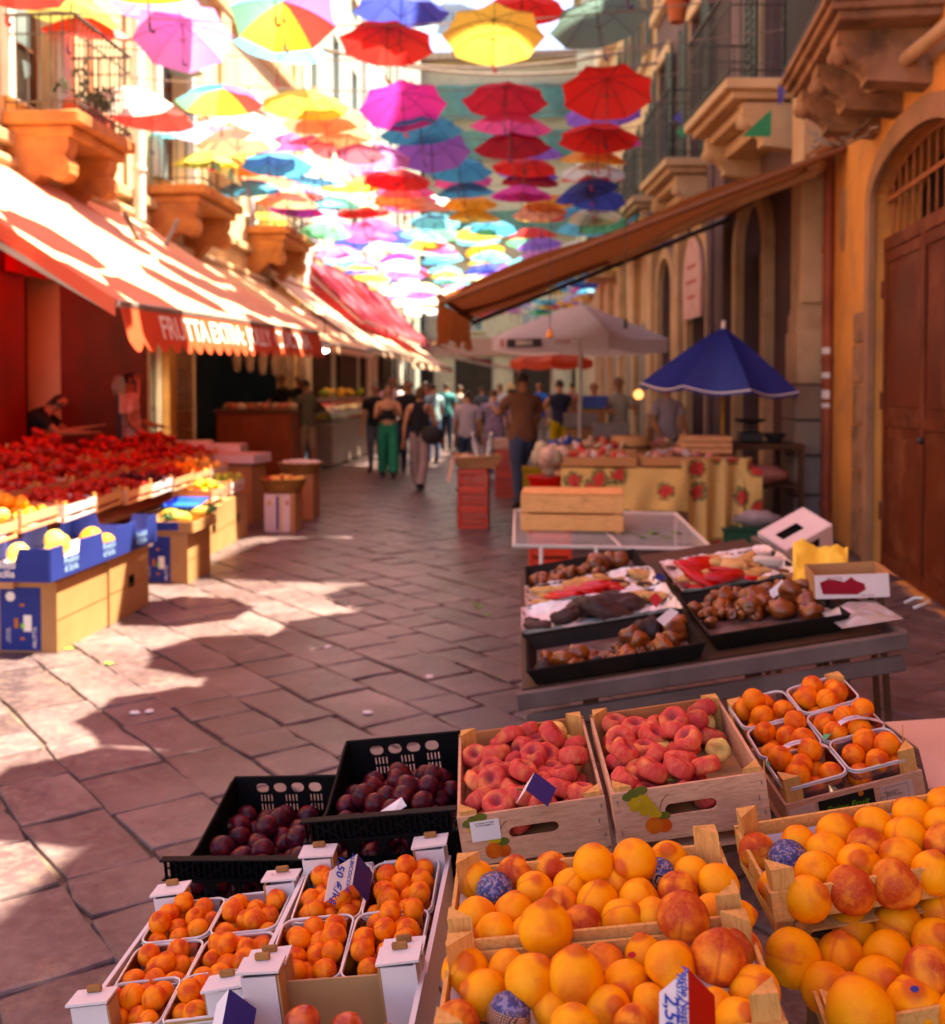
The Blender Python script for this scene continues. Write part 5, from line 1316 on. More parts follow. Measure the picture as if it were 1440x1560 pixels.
MB().lathe([(.21,0),(.23,.03),(.23,.17),(.21,.2),(.0,.205)], 24).build('drum', mat('drum_wood', (.55,.33,.16), (.42,.22,.1), 5), t, 40)
MB().lathe([(.232,.06),(.24,.06),(.24,.09),(.232,.09)], 24, caps=False).build('hoop', m_dwood, t, 40)
# white bag of garlic in a red basket at the near corner
gbk = thing('red_basket', 'red plastic basket under the net bags of pistachios at the stall corner', 'basket', T(-.02, 10.6, .55))
MB().lathe([(.17,0),(.22,.16),(.235,.16),(.235,.18),(.2,.17)], 18, caps=True).build('body', mat('red_plastic', (.55,.03,.02), None, 4, .35, 0), gbk, 40)
stn = thing('basket_stand', 'brown crate under the red basket', 'crate', T(-.02, 10.6, 0)); MB().box((0,0,.27), (.42,.4,.54), bev=.01).build('body', m_crate2, stn)
for k in range(5): MB().box((0,-.205,.06+k*.105), (.43,.012,.08)).build('slat', m_crate2, stn)
for k in range(16):
    a = k*2.4; q = .15*math.sqrt(k/16)
    o = MB().ball((0,0,0), 1, 10, 8, fn=lambda p: Vector((p.x*.075,p.y*.065,p.z*.08))*(1+.22*noise.noise(p*2+Vector((k*3,0,0))))).build('bag', [mat('pale_green_bag', (.45,.40,.28)), mat('pinkish_bag', (.62,.42,.34))][k%2], None, 180, T(-.02+q*math.cos(a), 10.6+q*math.sin(a), .80+.16*(k/16)+.03*(k%3)))
    tag(o, 'small bulging bag heaped in the red basket', 'bag', 'bags heaped in the red basket')
# red crate tower with parcels (middle of the street)
m_redc = mat('red_crate_plastic', (.60,.06,.015), (.5,.045,.012), 3, .35, .05, spec=.5)
def crate_tower(x, y, h, n, lab, w=.36, group=None):
    for k in range(n):
        t = thing('plastic_crate', 'red plastic crate, %s of the %s' % (['bottom', 'second', 'third', 'topmost'][min(k, 3)], lab), 'crate', T(x, y, k*h/n), group); hh = h/n-.004
        for s_ in (0, 1):
            for sg in (-1, 1):
                M = RM(rz=rad(90)*s_) @ T(0, sg*w/2, 0)
                holes = [rect(-w/2+.03+c*.052, .03+r_*.055, -w/2+.03+c*.052+.034, .03+r_*.055+.038) for c in range(6) for r_ in range(int((hh-.04)/.055))]
                plate(rect(-w/2-.004, 0, w/2+.004, hh), holes, .008).build('side', m_redc, t, None, M @ RM(rx=rad(90)))
                MB().box((0, sg*w/2, hh-.012), (w+.03, .03, .02)).build('rim', m_redc, t, None, RM(rz=rad(90)*s_))
        MB().box((0,0,.01), (w-.02,w-.02,.008)).build('bottom', m_redc, t)
        MB().box((0,0,hh*.4), (w-.03,w-.03,.004)).build('lining', m_redc, t)
c = gz(722, 802, 0)
crate_tower(c.x, c.y, .68, 3, 'red tower in the middle of the street', w=.35)
bx = thing('paper_parcel_box', 'open brown box with crumpled paper on top of the red crate tower', 'box', T(c.x+.02, c.y, .69) @ RM(rz=.2))
MB().add([(-.2,-.18,0),(.2,-.18,0),(.2,.18,0),(-.2,.18,0),(-.27,-.25,.13),(.3,-.22,.15),(.27,.25,.14),(-.25,.22,.16)], [(0,3,2,1),(0,1,5,4),(1,2,6,5),(2,3,7,6),(3,0,4,7)]).build('body', m_card, bx)
MB().grid(lambda u, v: (-.25+.5*u, -.22+.44*v, .12+.05*noise.noise(Vector((u*5,v*5,1)))), 12, 12).build('crumpled_paper', mat('pink_paper', (.68,.45,.38)), bx, 180)
MB().grid(lambda u, v: (-.27-.05*v-.02*math.sin(u*7), -.2+.25*u, .12-.28*v), 8, 8).build('hanging_paper', mat('pink_paper', (.68,.45,.38)), bx, 180)
for k in range(2):
    t = thing('water_bottle', ('clear plastic bottle standing in the paper filled box', 'second plastic bottle leaning in the paper filled box')[k], 'bottle', T(c.x+.04+.12*k, c.y+.05, .80) @ RM(ry=rad(-12+20*k)))
    MB().lathe([(0,0),(.045,0),(.045,.15),(.035,.2),(.014,.25),(.014,.28)], 12).build('body', clear('bottle_plastic%d' % k, (.85,.95,.92), .3, .1, .25), t, 60)
    MB().lathe([(.016,.27),(.016,.30),(0,.30)], 10).build('cap', m_ltr, t)
crate_tower(-.62, 15.6, .7, 2, 'farther red pair beside the brown shirt', w=.4)
bx = carton('paper_carton', 'open pinkish carton on the farther red crates', -.85, -.35, 15.4, 15.8, .71, .85, m=mat('pink_card', (.6,.38,.3)))
yt = thing('yellow_crate', 'yellow olive crate beside the brown shirted man', 'crate', T(-.2, 13.2, 0)); MB().box((0,0,.3), (.3,.4,.58), bev=.01).build('body', mat('olive_yellow', (.42,.30,.03)), yt); MB().box((0,0,.6), (.33,.43,.03)).build('rim', mat('olive_yellow', (.42,.30,.03)), yt)
# slatted wire rack with wooden crate
rk = thing('wire_rack_table', 'white wire shelf table carrying the pale wooden crate', 'table', T(0, 0, 0))
rz_ = .64; A, B, Cc, D = [gz(x, y, rz_) for x, y in ((783, 832), (1085, 836), (1030, 783), (785, 778))]
fr_ = MB(); fr_.tube([A, B, Cc, D], .014, 8, closed=True); fr_.build('frame', m_whitep, rk, 40)
for k in range(26):
    a = k/25; MB().tube([A.lerp(D, a), B.lerp(Cc, a)], .0028, 5).build('wire', m_whitep, rk)
MB().tube([A.lerp(B, .55), D.lerp(Cc, .45)], .009, 6).build('crossbar', m_whitep, rk)
for p in (A.lerp(B, .14), B, Cc, A.lerp(B, .42)): MB().tube([p-Vector((0,0,.0)), (p.x, p.y, .0)], .013, 8).build('leg', m_whitep, rk)
rcrt = thing('red_crate', 'red plastic crate half hidden under the white wire table', 'crate', T(*gz(838, 880, 0))); 
for k in range(4): MB().box((0, 0, .06+k*.09), (.34,.3,.06)).build('side', m_redc, rcrt)
for sx in (-1,1):
    for sy in (-1,1): MB().box((sx*.165, sy*.145, .2), (.03,.03,.4)).build('corner', m_redc, rcrt)
pc_ = thing('slatted_wooden_crate', 'pale slatted wooden crate turned upside down on the white wire table', 'crate', T(*gz(872, 806, rz_+.01)) @ RM(rz=rad(-2)))
w_, d_, h_ = .68, .42, .27
mpale = wood('fresh_pale_wood', (.74,.42,.19), (.55,.28,.11))
for k, (z, hh) in enumerate(((.07, .105), (.195, .115))):
    for sy in (-1, 1): MB().box((0, sy*d_/2, z), (w_, .012, hh), bev=.002).build('slat', mpale, pc_)
    for sx in (-1, 1): MB().box((sx*(w_/2-.006), 0, z), (.012, d_-.014, hh), bev=.002).build('slat', mpale, pc_)
for k in range(4): MB().box((0, -d_/2+.052+k*.106, h_-.008), (w_, .094, .012), bev=.002).build('slat', mpale, pc_)
for sx in (-1, 1):
    for sy in (-1, 1): MB().box((sx*(w_/2-.035), sy*(d_/2-.03), .128), (.04,.04,.255)).build('post', mpale, pc_)
for k in range(5):
    o = MB().grid(lambda u, v: (.09*(u-.5), .05*(v-.5), .01*math.sin(u*5+k)), 4, 3).build('lettuce_leaf', mat('lettuce', (.20,.36,.08)), None, 180, T(*gz(960+k*18, 812+(k%2)*6, rz_+.012)) @ RM(0,0,k)); tag(o, 'green lettuce leaf left on the white wire shelf', 'leaf', 'leaves on the wire shelf')
# things under the blue parasol
st_ = thing('side_table', 'dark shelf table against the mauve wall beside the blue parasol', 'table', T(2.28, 11.9, 0) @ RM(rz=rad(5)))
MB().box((0,0,.98), (.8,.9,.06), bev=.01).build('tabletop', m_dwood, st_)
MB().box((0,0,.55), (.76,.86,.03)).build('shelf', m_dwood, st_)
for sx in (-1,1):
    for sy in (-1,1): MB().box((sx*.37, sy*.42, .48), (.05,.05,.94)).build('leg', m_dwood, st_)
oc = thing('wooden_box', 'brown wooden box on the stall just left of the parasol pole', 'box', T(1.62, 11.2, .93))
for k in range(3): MB().box((0,0,.03+k*.062), (.5,.36,.054), bev=.004).build('slat', m_crate, oc)
t = thing('stall_stand', 'plain crate stack under the brown wooden box', 'crate', T(1.62, 11.2, 0)); MB().box((0,0,.45), (.6,.5,.9), bev=.01).build('body', m_crate2, t)
sc_ = thing('kitchen_scale', 'black scale and bowls on the dark table beneath the parasol', 'scale', T(2.2, 11.85, 1.01))
MB().box((0,0,.06), (.25,.25,.12), bev=.02).build('body', m_iron, sc_); MB().lathe([(.03,.12),(.04,.2),(.17,.24),(.18,.26),(.16,.25)], 16).build('pan', m_iron, sc_, 40)
MB().lathe([(.06,0),(.12,.1),(.13,.1),(.1,.05)], 14, M=T(.28,.05,0)).build('bowl', m_iron, sc_, 40)
gnb = thing('green_box', 'dark green box with a crumpled bag on the ground by the parasol', 'box', T(1.95, 10.3, 0))
MB().box((0,0,.13), (.62,.4,.26), bev=.01).build('body', mat('green_plastic', (.02,.09,.05), None, 4, .45, 0), gnb); MB().box((0,0,.27), (.65,.43,.02)).build('rim', mat('green_plastic', (.02,.09,.05)), gnb)
o = MB().ball((0,0,0), 1, 14, 10, fn=lambda p: Vector((p.x*.22,p.y*.14,p.z*.08))*(1+.35*noise.noise(p*2.3))).build('crumpled_bag', mat('grey_bag', (.4,.33,.34), (.25,.2,.2), 7), None, 60, T(1.98, 10.3, .35)); tag(o, 'crumpled grey plastic bag lying on the green box', 'bag')
o = MB().ball((0,0,0), 1, 14, 10, fn=lambda p: Vector((p.x*.28,p.y*.16,p.z*.1))*(1+.35*noise.noise(p*2.9))).build('pink_bundle', mat('pink_cloth', (.5,.24,.2), (.35,.15,.12), 7), None, 60, T(2.25, 11.5, .68)); tag(o, 'pink cloth bundle on the shelf of the dark table', 'cloth')
sg = thing('small_round_lamp', 'small warm glowing lamp near the far vendor in the pale shirt', 'lamp', T(*gy(973, 601, 15.5)))
MB().ball((0,0,0), .07, 12, 8).build('globe', emit('warm_globe', (1,.40,.12), .6), sg, 180); MB().tube([(0,0,-.07),(0,0,-.7)], .012, 6).build('stem', m_iron, sg)
for k, (x, y, Y, w_, c_) in enumerate(((905, 612, 17.5, .42, 'blue_goods'), (1000, 640, 16, .3, 'beige_goods'), (885, 640, 15.5, .5, 'grey_tray'), (930, 655, 15, .5, 'grey_tray'))):
    P = gy(x, y, Y); b_ = thing('goods_box', ('blue box on the far stall', 'beige box on the far stall', 'grey tray at the rear of the stall, left', 'grey tray at the rear of the stall, right')[k], 'box', T(P.x, P.y, 0))
    mm = mat(c_, {'blue_goods':(.08,.14,.5),'beige_goods':(.6,.42,.28),'grey_tray':(.3,.25,.25)}[c_])
    MB().box((0,0,P.z), (w_,.4,.2), bev=.01).build('body', mm, b_); MB().box((0,0,(P.z-.12)/2), (w_*.9,.36,P.z-.13)).build('pile_under', m_card, b_)
wpole = thing('white_pole', 'slim white tent pole standing among the far stalls', 'pole', T((883-840)/FPX*15, 15, 0)); MB().tube([(0,0,0),(0,0,2.3)], .02, 8).build('pole', m_whitep, wpole)
# ================================================================ table of roasted vegetables
MT = pose((.177, 4.412, .753), 1.9, .1, -9.8)
rt = thing('trestle_table', 'tilted dark trestle table with a grey metal edge under the black baking trays', 'table', MT)
MB().box((.27, .06, -.085), (1.18, 2.06, .03)).build('tabletop', mat('stained_board', (.09,.04,.022), (.05,.025,.015), 4, .6, .3, dirt=.6), rt)
m_edge = mat('scuffed_metal_edge', (.17,.125,.115), (.10,.07,.065), 5, .5, .15, 40, metal=0, dirt=.6, dirtc=(.10,.06,.05))
MB().box((.29, -1.035, -.09), (1.26, .03, .055), bev=.004).build('front_edge', m_edge, rt)
MB().box((.29, -1.02, -.165), (1.22, .03, .05), bev=.004).build('lower_rail', m_edge, rt)
MB().box((.915, .04, -.09), (.03, 2.12, .05), bev=.004).build('side_edge', m_edge, rt)
for x, y in ((-.10, -1.0), (.72, -.98), (-.14, 1.0), (.85, 1.0), (.45, -.9)):
    p = MT @ Vector((x, y, -.11)); q = Vector((p.x+(.03 if y > 0 else -.0), p.y+(-.25 if x == .45 else 0), 0))
    o = MB().bar(p, q, .05, .035).build('leg', m_edge if y < -1 else m_dwood, rt); o.matrix_parent_inverse = MT.inverted()
m_tray = mat('black_baking_tray', (.010,.008,.008), (.022,.014,.010), 7, .6, .2, 40, spec=.08)
m_trayin = mat('burnt_tray_floor', (.085,.045,.035), (.20,.13,.13), 14, .28, .35, 50, spec=.6, dirt=.7, dirtc=(.03,.015,.012))
m_foil = mat('crumpled_foil', (.88,.85,.86), (.66,.56,.52), 5, .38, 1.0, 16, metal=.3, dist=.02)
m_onion = mat('roast_onion', (.30,.075,.02), (.07,.016,.008), 1.6, .28, .5, 6, dist=.05, spec=.5, coat=.3, dirt=.7, dirtc=(.02,.01,.008))
m_rpep = mat('roast_red_pepper', (.55,.02,.02), (.35,.01,.012), 2, .25, .5, 6, dist=.05, coat=.4)
m_aub = mat('roast_aubergine', (.022,.010,.012), (.07,.035,.03), 2, .45, .6, 6, dist=.05)
m_ypep = mat('roast_pale_pepper', (.62,.42,.20), (.45,.22,.08), 2, .35, .5, 6, dist=.05)
def tray(x0, x1, y0, y1, lab, foil=False, dz=0, rx=0):
    M = MT @ T((x0+x1)/2, (y0+y1)/2, -.012+dz) @ RM(rx=rx); w, d = (x1-x0)-.012, (y1-y0)-.012; h = .05
    t = thing('baking_tray', lab, 'tray', M, 'black baking trays on the trestle table'); s_ = .92
    def ring(kx, ky, z): return [(-w/2*kx, -d/2*ky, z), (w/2*kx, -d/2*ky, z), (w/2*kx, d/2*ky, z), (-w/2*kx, d/2*ky, z)]
    V = ring(s_, s_, -h)+ring(1, 1, 0)+ring(.975, .975, .0)+ring(s_*.97, s_*.97, -h+.003); Fs = [(3,2,1,0)]
    for a in (0, 4, 8):
        for k in range(4): Fs.append((a+k, a+(k+1)%4, a+4+(k+1)%4, a+4+k))
    MB().add(V, Fs).build('pan', m_tray, t)
    MB().box((0, 0, -h+.006), (w*s_*.965, d*s_*.965, .003)).build('pan_floor', m_trayin, t)
    MB().tube([Vector(p)+Vector((0,0,.002)) for p in ring(.995, .995, 0)], .004, 6, closed=True).build('rolled_rim', m_tray, t)
    if foil:
        def ff(u, v):
            e = max(abs(u-.5), abs(v-.5))*2; n = noise.noise(Vector((u*7, v*7, x0*9+y0)))
            return ((u-.5)*w*1.01, (v-.5)*d*1.01, -h*.5+(max(0, e-.86)/.14)**1.3*(h*.5+.014)+.016*n+.006*noise.noise(Vector((u*26,v*26,3))))
        MB().grid(ff, 44, 34).build('foil', m_foil, t, 40)
    return M
def lump(M, x, y, z, r, m, name, lab, group, cat, el=(1,1,.75), k=0, tw=.28):
    o = MB().ball((0,0,0), 1, 18, 12, fn=lambda p: Vector((p.x*r*el[0], p.y*r*el[1], p.z*r*el[2]))*(1+tw*noise.noise(p*1.5+Vector((k*3.7,0,0)))+.10*noise.noise(p*4+Vector((k,5,0)))-(.25*math.exp(-((p.z-1)/.12)**2)))).build(name, m, None, 180)
    o.matrix_local = T(*(M @ Vector((x, y, z)))) @ (rrot() if el[2] > .7 else RM(rf.gauss(0,.15), rf.gauss(0,.15), rf.uniform(-.5,.5))); return tag(o, lab, cat, group)
M = tray(-.30, .30, -1.0, -.53, 'nearest left baking tray, half empty, with roast onions at both ends')
for k, (x, y, r) in enumerate(((-.24,-.17,.045),(-.17,-.12,.05),(-.12,-.05,.045),(-.22,-.05,.04),(-.14,-.17,.035),(-.06,-.14,.03),(-.02,-.17,.025),(.10,-.02,.045),(.17,-.12,.05),(.08,.09,.05),(.16,.10,.055),(.23,.02,.052),(.25,.12,.05),(.20,-.07,.045),(.04,-.16,.04),(.12,.15,.045),(.02,.03,.02),(-.08,-.18,.02))):
    lump(M, x, y, -.045+r*.6, r*.86, m_onion if k % 5 else m_aub, 'roast_onion', 'glossy brown roast onion in the nearest left baking tray', 'roast onions in the nearest left tray', 'onion', k=k)
for k in range(90): lump(M, rf.uniform(-.25,.15), rf.uniform(-.19,-.05)+rf.uniform(0,.10), -.036, rf.uniform(.007,.02), m_onion, 'onion_scrap', 'charred onion scrap on the bottom of the nearest left tray', 'onion scraps in the nearest left tray', 'onion', k=k)
M = tray(-.31, .30, -.52, -.06, 'foil lined baking tray with dark roast aubergines, second from the front', True, .004)
for k, (x, y, r, e) in enumerate(((-.13,-.03,.05,(1.3,1,.65)),(-.05,.02,.055,(1.3,1,.6)),(.03,-.05,.06,(1.9,.9,.6)),(.08,.08,.06,(1.7,.9,.6)),(-.02,.12,.05,(1.5,.9,.6)),(-.24,-.12,.045,(1.3,.9,.6)),(.13,.0,.05,(1.5,.9,.6)),(-.26,.02,.03,(1,1,.6)))):
    lump(M, x, y, -.02+r*.55, r, m_aub, 'roast_aubergine', 'dark roast aubergine on foil in the second tray', 'roast aubergines on foil', 'aubergine', e, 30+k)
for k in range(7): lump(M, .17+rf.uniform(0,.1), .02+rf.uniform(0,.17), .0, rf.uniform(.025,.04), m_ypep, 'roast_pepper', 'pale roast pepper piled at the right end of the second tray', 'pale roast peppers', 'pepper', (1.4,.8,.5), 60+k)
M = tray(-.29, .29, -.05, .40, 'foil lined baking tray with bright red roast peppers, third from the front', True, .006)
for k, (x, y, r) in enumerate(((-.12,-.08,.05),(-.04,-.06,.055),(.02,.02,.05),(.07,-.02,.045),(-.08,.04,.045),(-.0,-.11,.035))):
    lump(M, x, y, -.02+r*.4, r, m_rpep, 'roast_red_pepper', 'limp red roast pepper on foil in the third left tray', 'red roast peppers in the third left tray', 'pepper', (1.7,.8,.45), 80+k)
for k in range(12): lump(M, rf.uniform(-.22,.25), rf.uniform(.03,.18), .0, rf.uniform(.03,.045), m_ypep, 'roast_pepper', 'pale roast pepper at the back of the third left tray', 'pale peppers in the third left tray', 'pepper', (1.5,.8,.5), 95+k)
for k in range(26):
    a, b = rf.uniform(-.26,.26), rf.uniform(-.2,.2); lump(M, a, b, -.008, rf.uniform(.016,.030), [m_rpep, m_ypep, m_aub][k % 3], 'roast_piece', 'small torn roast pepper piece, %s of the third left tray' % area(a, b, .58, .45), 'torn pepper pieces in the third left tray', 'pepper', (1.5,.8,.5), 500+k)
M = tray(-.29, .29, .42, .97, 'farthest left baking tray of small brown roast onions')
for k in range(34): lump(M, rf.uniform(-.24,.1), rf.uniform(-.2,.05), -.02+rf.uniform(0,.02), rf.uniform(.02,.036), m_onion, 'roast_onion', 'small brown roast onion in the farthest left tray', 'roast onions in the farthest left tray', 'onion', k=120+k)
for k in range(6): lump(M, .12+rf.uniform(-.06,.08), -.02+rf.uniform(-.05,.1), .0, .05, m_onion, 'roast_onion', 'big dark roast onion in the farthest left tray', 'dark onions in the farthest left tray', 'onion', k=160+k)
M = tray(.315, .79, -.93, -.26, 'right baking tray with a shiny empty front and a heap of brown onions behind')
for k, (x, y, r) in enumerate(((-.17,.05,.045),(-.11,.09,.05),(-.03,-.03,.05),(.02,.02,.055),(.07,-.08,.06),(.13,.02,.055),(.06,.12,.055),(.17,-.05,.055),(.20,.08,.05),(.12,.16,.05),(.0,.18,.05),(-.08,.17,.045),(.20,.18,.045),(.15,-.15,.05),(.02,.1,.05),(-.02,.26,.045),(.1,.26,.045),(.2,.27,.04),(-.12,.26,.04),(-.2,.18,.035))):
    lump(M, x, y, -.045+r*.62+(.026 if k % 3 == 2 else 0), r*.82, m_onion, 'roast_onion', 'large brown roast onion, %s of the right baking tray' % area(x, y, .48, .69), 'roast onions in the right tray', 'onion', k=200+k)
for k in range(46):
    a, b = rf.uniform(-.2,.21), rf.uniform(-.05,.31); lump(M, a, b, -.03+rf.uniform(0,.03), rf.uniform(.014,.028), m_onion, 'onion_piece', 'torn piece of roast onion, %s of the right baking tray' % area(a, b, .48, .69), 'onion pieces in the right tray', 'onion', k=400+k, tw=.5)
M = tray(.335, .84, -.24, .46, 'farthest right baking tray lined with foil, red and white peppers on it', True)
for k, (x, y, r) in enumerate(((-.14,-.16,.06),(-.06,-.18,.055),(-.13,.13,.05),(-.07,.17,.055),(-.02,-.10,.05))):
    lump(M, x, y, -.01+r*.4, r, m_rpep, 'roast_red_pepper', 'wet red roast pepper on foil in the farthest right tray', 'red roast peppers in the farthest right tray', 'pepper', (1.6,.8,.45), 230+k)
for k in range(9): lump(M, .05+rf.uniform(-.05,.17), rf.uniform(.0,.28), -.0, rf.uniform(.03,.05), m_ypep if k % 3 else mat('white_onion', (.72,.62,.55)), 'roast_pepper', 'pale roast vegetable in the farthest right tray', 'pale vegetables in the farthest right tray', 'pepper', (1.5,.8,.5), 240+k)
for k in range(34):
    a, b = rf.uniform(-.22,.22), rf.uniform(-.3,.3); lump(M, a, b, -.008, rf.uniform(.016,.032), [m_rpep, m_ypep, m_onion, m_ypep][k % 4], 'roast_piece', 'small torn roast piece, %s of the farthest right tray' % area(a, b, .5, .7), 'torn pieces in the farthest right tray', 'pepper', (1.5,.8,.5), 560+k)
def sheet(pts, th, m, name, parent=None, lab=None, cat=None, group=None):
    P_ = [Vector(p) for p in pts]; n = (P_[1]-P_[0]).cross(P_[-1]-P_[0]).normalized()*th; k = len(P_)
    mb = MB().add(P_+[p-n for p in P_], [tuple(range(k)), tuple(range(k, 2*k))[::-1]]+[(i, i+k, (i+1)%k+k, (i+1)%k) for i in range(k)])
    o = mb.build(name, m, parent)
    return tag(o, lab, cat, group) if lab else o
m_tagb = mat('blue_card', (.03,.028,.17), (.024,.022,.14), 5, .45, .05); m_tagr = mat('red_card', (.42,.008,.008), (.36,.006,.006), 5, .45, .05)
m_tagw = mat('white_card', (.74,.68,.68), (.72,.66,.66), 5, .6, .03); m_ink = mat('blue_ink', (.02,.06,.42), None, 5, .6, 0)
def tent(A, B, C_, D, E, F_, mb_, lab, lines, name='price_tag'):
    """folded card: white face A B C D and coloured face A E F D share the ridge A D"""
    C_ = B+(D-A); F_ = E+(D-A); t = thing(name, lab, 'price tag')
    sheet([A, B, C_, D], .0008, m_tagw, 'white_face', t); sheet([D, F_, E, A], .0008, mb_, 'coloured_face', t)
    X_ = (D-A).normalized(); W = (B-A); L = (D-A).length
    for s_, fx, fy, sz in lines:
        n = (D-A).cross(A-B).normalized()
        if n.dot(C0-A) < 0: n = -n
        o = A+(D-A)*fx+W*fy+n*.0018
        text(s_, sz, frame(o, D-A, A-B), m_ink, t, ext=.0002, shear=.15, bold=sz*.012)
    return t
g = gy
for (x, y, Y, c_) in ((1000, 915, 3.95, m_tagr), (903, 880, 4.6, m_tagb), (1218, 868, 4.4, m_tagr)):
    pass
t_ = thing('price_tag', 'small red price marker stuck in the second foil tray', 'price tag'); sheet([g(1000,902,3.9), g(988,912,3.9), g(1000,926,3.88), g(1009,914,3.88)], .001, m_tagr, 'card', t_)
t_ = thing('price_tag', 'small blue price marker at the back of the third foil tray', 'price tag'); sheet([g(1005,872,4.3), g(996,880,4.3), g(1007,886,4.3), g(1015,880,4.3)], .001, m_tagb, 'card', t_)
t_ = thing('price_tag', 'white price card leaning on the onions in the nearest left tray', 'price tag'); sheet([g(1000,944,3.62), g(1022,926,3.66), g(1034,933,3.66), g(1012,954,3.62)], .001, m_tagw, 'card', t_)
t_ = thing('price_tag', 'folded white and red price tag on the onions of the right tray', 'price tag'); sheet([g(1172,900,3.9), g(1192,883,3.92), g(1200,895,3.9), g(1176,914,3.88)], .001, m_tagw, 'card', t_); sheet([g(1192,883,3.92), g(1202,886,3.95), g(1212,912,3.93), g(1200,895,3.9)], .001, m_tagr, 'back_face', t_)
# beside the trays: white box, yellow paper, printed fruit box, plastic bag
MW = T(*g(1212, 822, 5.5)) @ RM(rad(20), rad(-24), rad(34)) @ Matrix.Diagonal((.95, .85, .66, 1))
wb = thing('white_box', 'open white printed box tipped on its side behind the right trays', 'box', MW)
for sx in (-1,1): plate(rect(-.16,-.11,.16,.11), [rect(-.07,-.03,.07,.055)] if sx < 0 else [], .006).build('side', m_cardw, wb, None, T(0, sx*.12, 0) @ RM(rx=rad(90)))
for sx in (-1,1): MB().box((sx*.16, 0, 0), (.006,.24,.22)).build('side', m_cardw, wb)
MB().box((0,0,-.11), (.31,.23,.006)).build('bottom', m_card, wb); plate(rect(-.155,-.115,.155,.115), [rect(-.11,-.035,.04,.035)], .004).build('lid', m_cardw, wb, None, T(0,0,.108)); MB().box((0,0,.03), (.30,.22,.004)).build('inside', m_dark, wb)
for x, z, w_, h_, c_ in ((-.05,.03,.06,.05,'print_yellow'),(.06,-.02,.05,.06,'blue_goods'),(.1,.05,.04,.04,'print_yellow')):
    MB().box((.1645, x, z), (.002,w_,h_)).build('print_block', mat(c_, (.7,.5,.1) if 'y' in c_ and 'yellow' in c_ else (.08,.14,.5)), wb)
pb_, _ = gpl(1298, 893, MT, .03)
t = thing('cardboard_box', 'low cardboard box with a dark red fruit print right of the trays', 'box', T(*pb_) @ RM(0, rad(-4), rad(-6)) @ Matrix.Scale(.82, 4))
for a_ in (.03, .27):
    for b_ in (-.12, .12): MB().box((b_, a_, -.055-pb_.z*.6), (.025,.025,pb_.z*1.19)).build('prop', m_dwood, t)
MB().box((0,0,0), (.30,.006,.10)).build('front', m_cardw, t); MB().box((0,.30,0), (.30,.006,.10)).build('back', m_card, t)
for sx in (-1,1): MB().box((sx*.15,.15,0), (.006,.294,.10)).build('side', m_card, t)
MB().box((0,.15,-.047), (.29,.29,.006)).build('bottom', m_card, t)
MB().add([(.15,0,.05),(.15,.3,.05),(.19,.3,.03),(.19,0,.03)], [(0,1,2,3)]).build('flap', m_card, t)
pm = mat('dark_red_print', (.28,.015,.03), (.22,.01,.02), 20)
pl_ = plate([(-.12,-.03),(.02,-.035),(.055,-.015),(.05,.01),(.015,.025),(-.0,.04),(-.03,.02),(-.09,.035),(-.13,.02)], [], .001).build('fruit_print', pm, t, None, T(0,-.0045,0) @ RM(rx=rad(90)))
text('FRUTTA', .018, T(-.07, -.0055, .035) @ RM(rx=rad(90)), mat('print_pink', (.6,.3,.3), bump=0), t)
text('dolce e buona', .009, T(.06, -.0045, -.04) @ RM(rx=rad(90)), pm, t)
def yp(u, v):
    q = g(1208+84*u, 826+58*v+6*u, 4.30-.35*v); return (q.x, q.y, q.z+.025*noise.noise(Vector((u*3, v*3, 0)))+.012*noise.noise(Vector((u*8, v*8, 4))))
o = MB().grid(yp, 16, 14).build('yellow_paper', mat('yellow_paper', (.82,.62,.14), (.70,.50,.10), 3, .7, .4, 20), None, 40); tag(o, 'crumpled yellow paper lying on the cardboard box beside the trays', 'paper')
t = thing('folding_stool', 'dark folding stool carrying the tipped white box', 'stool', T(1.30, 5.5, 0)); MB().box((0,0,.66), (.34,.3,.03)).build('seat', m_dwood, t)
for a_ in (-1,1):
    for b_ in (-1,1): MB().box((a_*.15, b_*.13, .32), (.025,.025,.64)).build('leg', m_dwood, t)
PB = MT @ T(.83, -.85, -.052)
o = MB().grid(lambda u, v: ((u-.5)*.20, (v-.5)*.30, .02+.035*noise.noise(Vector((u*4,v*4,2)))*math.sin(math.pi*u)*math.sin(math.pi*v)+.02*math.sin(math.pi*u)*math.sin(math.pi*v)), 26, 22)
for a in (-1, 1): o.tube([(.17+.03*0, a*.04, .02), (.21, a*.045, .03), (.23, a*.02, .03)], .006, 6)
o = o.build('plastic_bag', clear('thin_bag', (.93,.9,.9), .5, .3, .45), None, 60, PB); tag(o, 'flat translucent plastic bag on the right corner of the trestle table', 'bag')

# ================================================================ the fruit display in front
FM = {k: pose(*v) for k, v in dict(
    F1=((-.056,2.245,.822),4.5,5.3,-8.8), F2=((.246,2.197,.893),3.9,4.2,-8.8), U1=((.59,2.398,.867),8.1,7.8,-13.8),
    P1=((.059,1.619,.870),1.1,2.3,-7.3), P2=((.066,1.390,.852),.8,1.1,-7.2), P3=((.547,1.78,.900),5.0,4.0,-9.4), P4=((.590,1.575,.823),-1.0,3.3,-14.5),
    B1=((-.354,2.334,.750),-.5,3.6,-7.0), B2=((-.666,2.388,.622),-3.7,3.6,-4.1), C1=((-.656,1.874,.615),.5,.4,-8.7), C2=((-.359,1.902,.681),-.2,2.2,-7.0)).items()}
FM['C3'] = FM['C2'] @ T(.0, -.415, .01)
dt = thing('display_stand', 'slanted wooden stand hidden under the fruit crates in the foreground', 'stand')
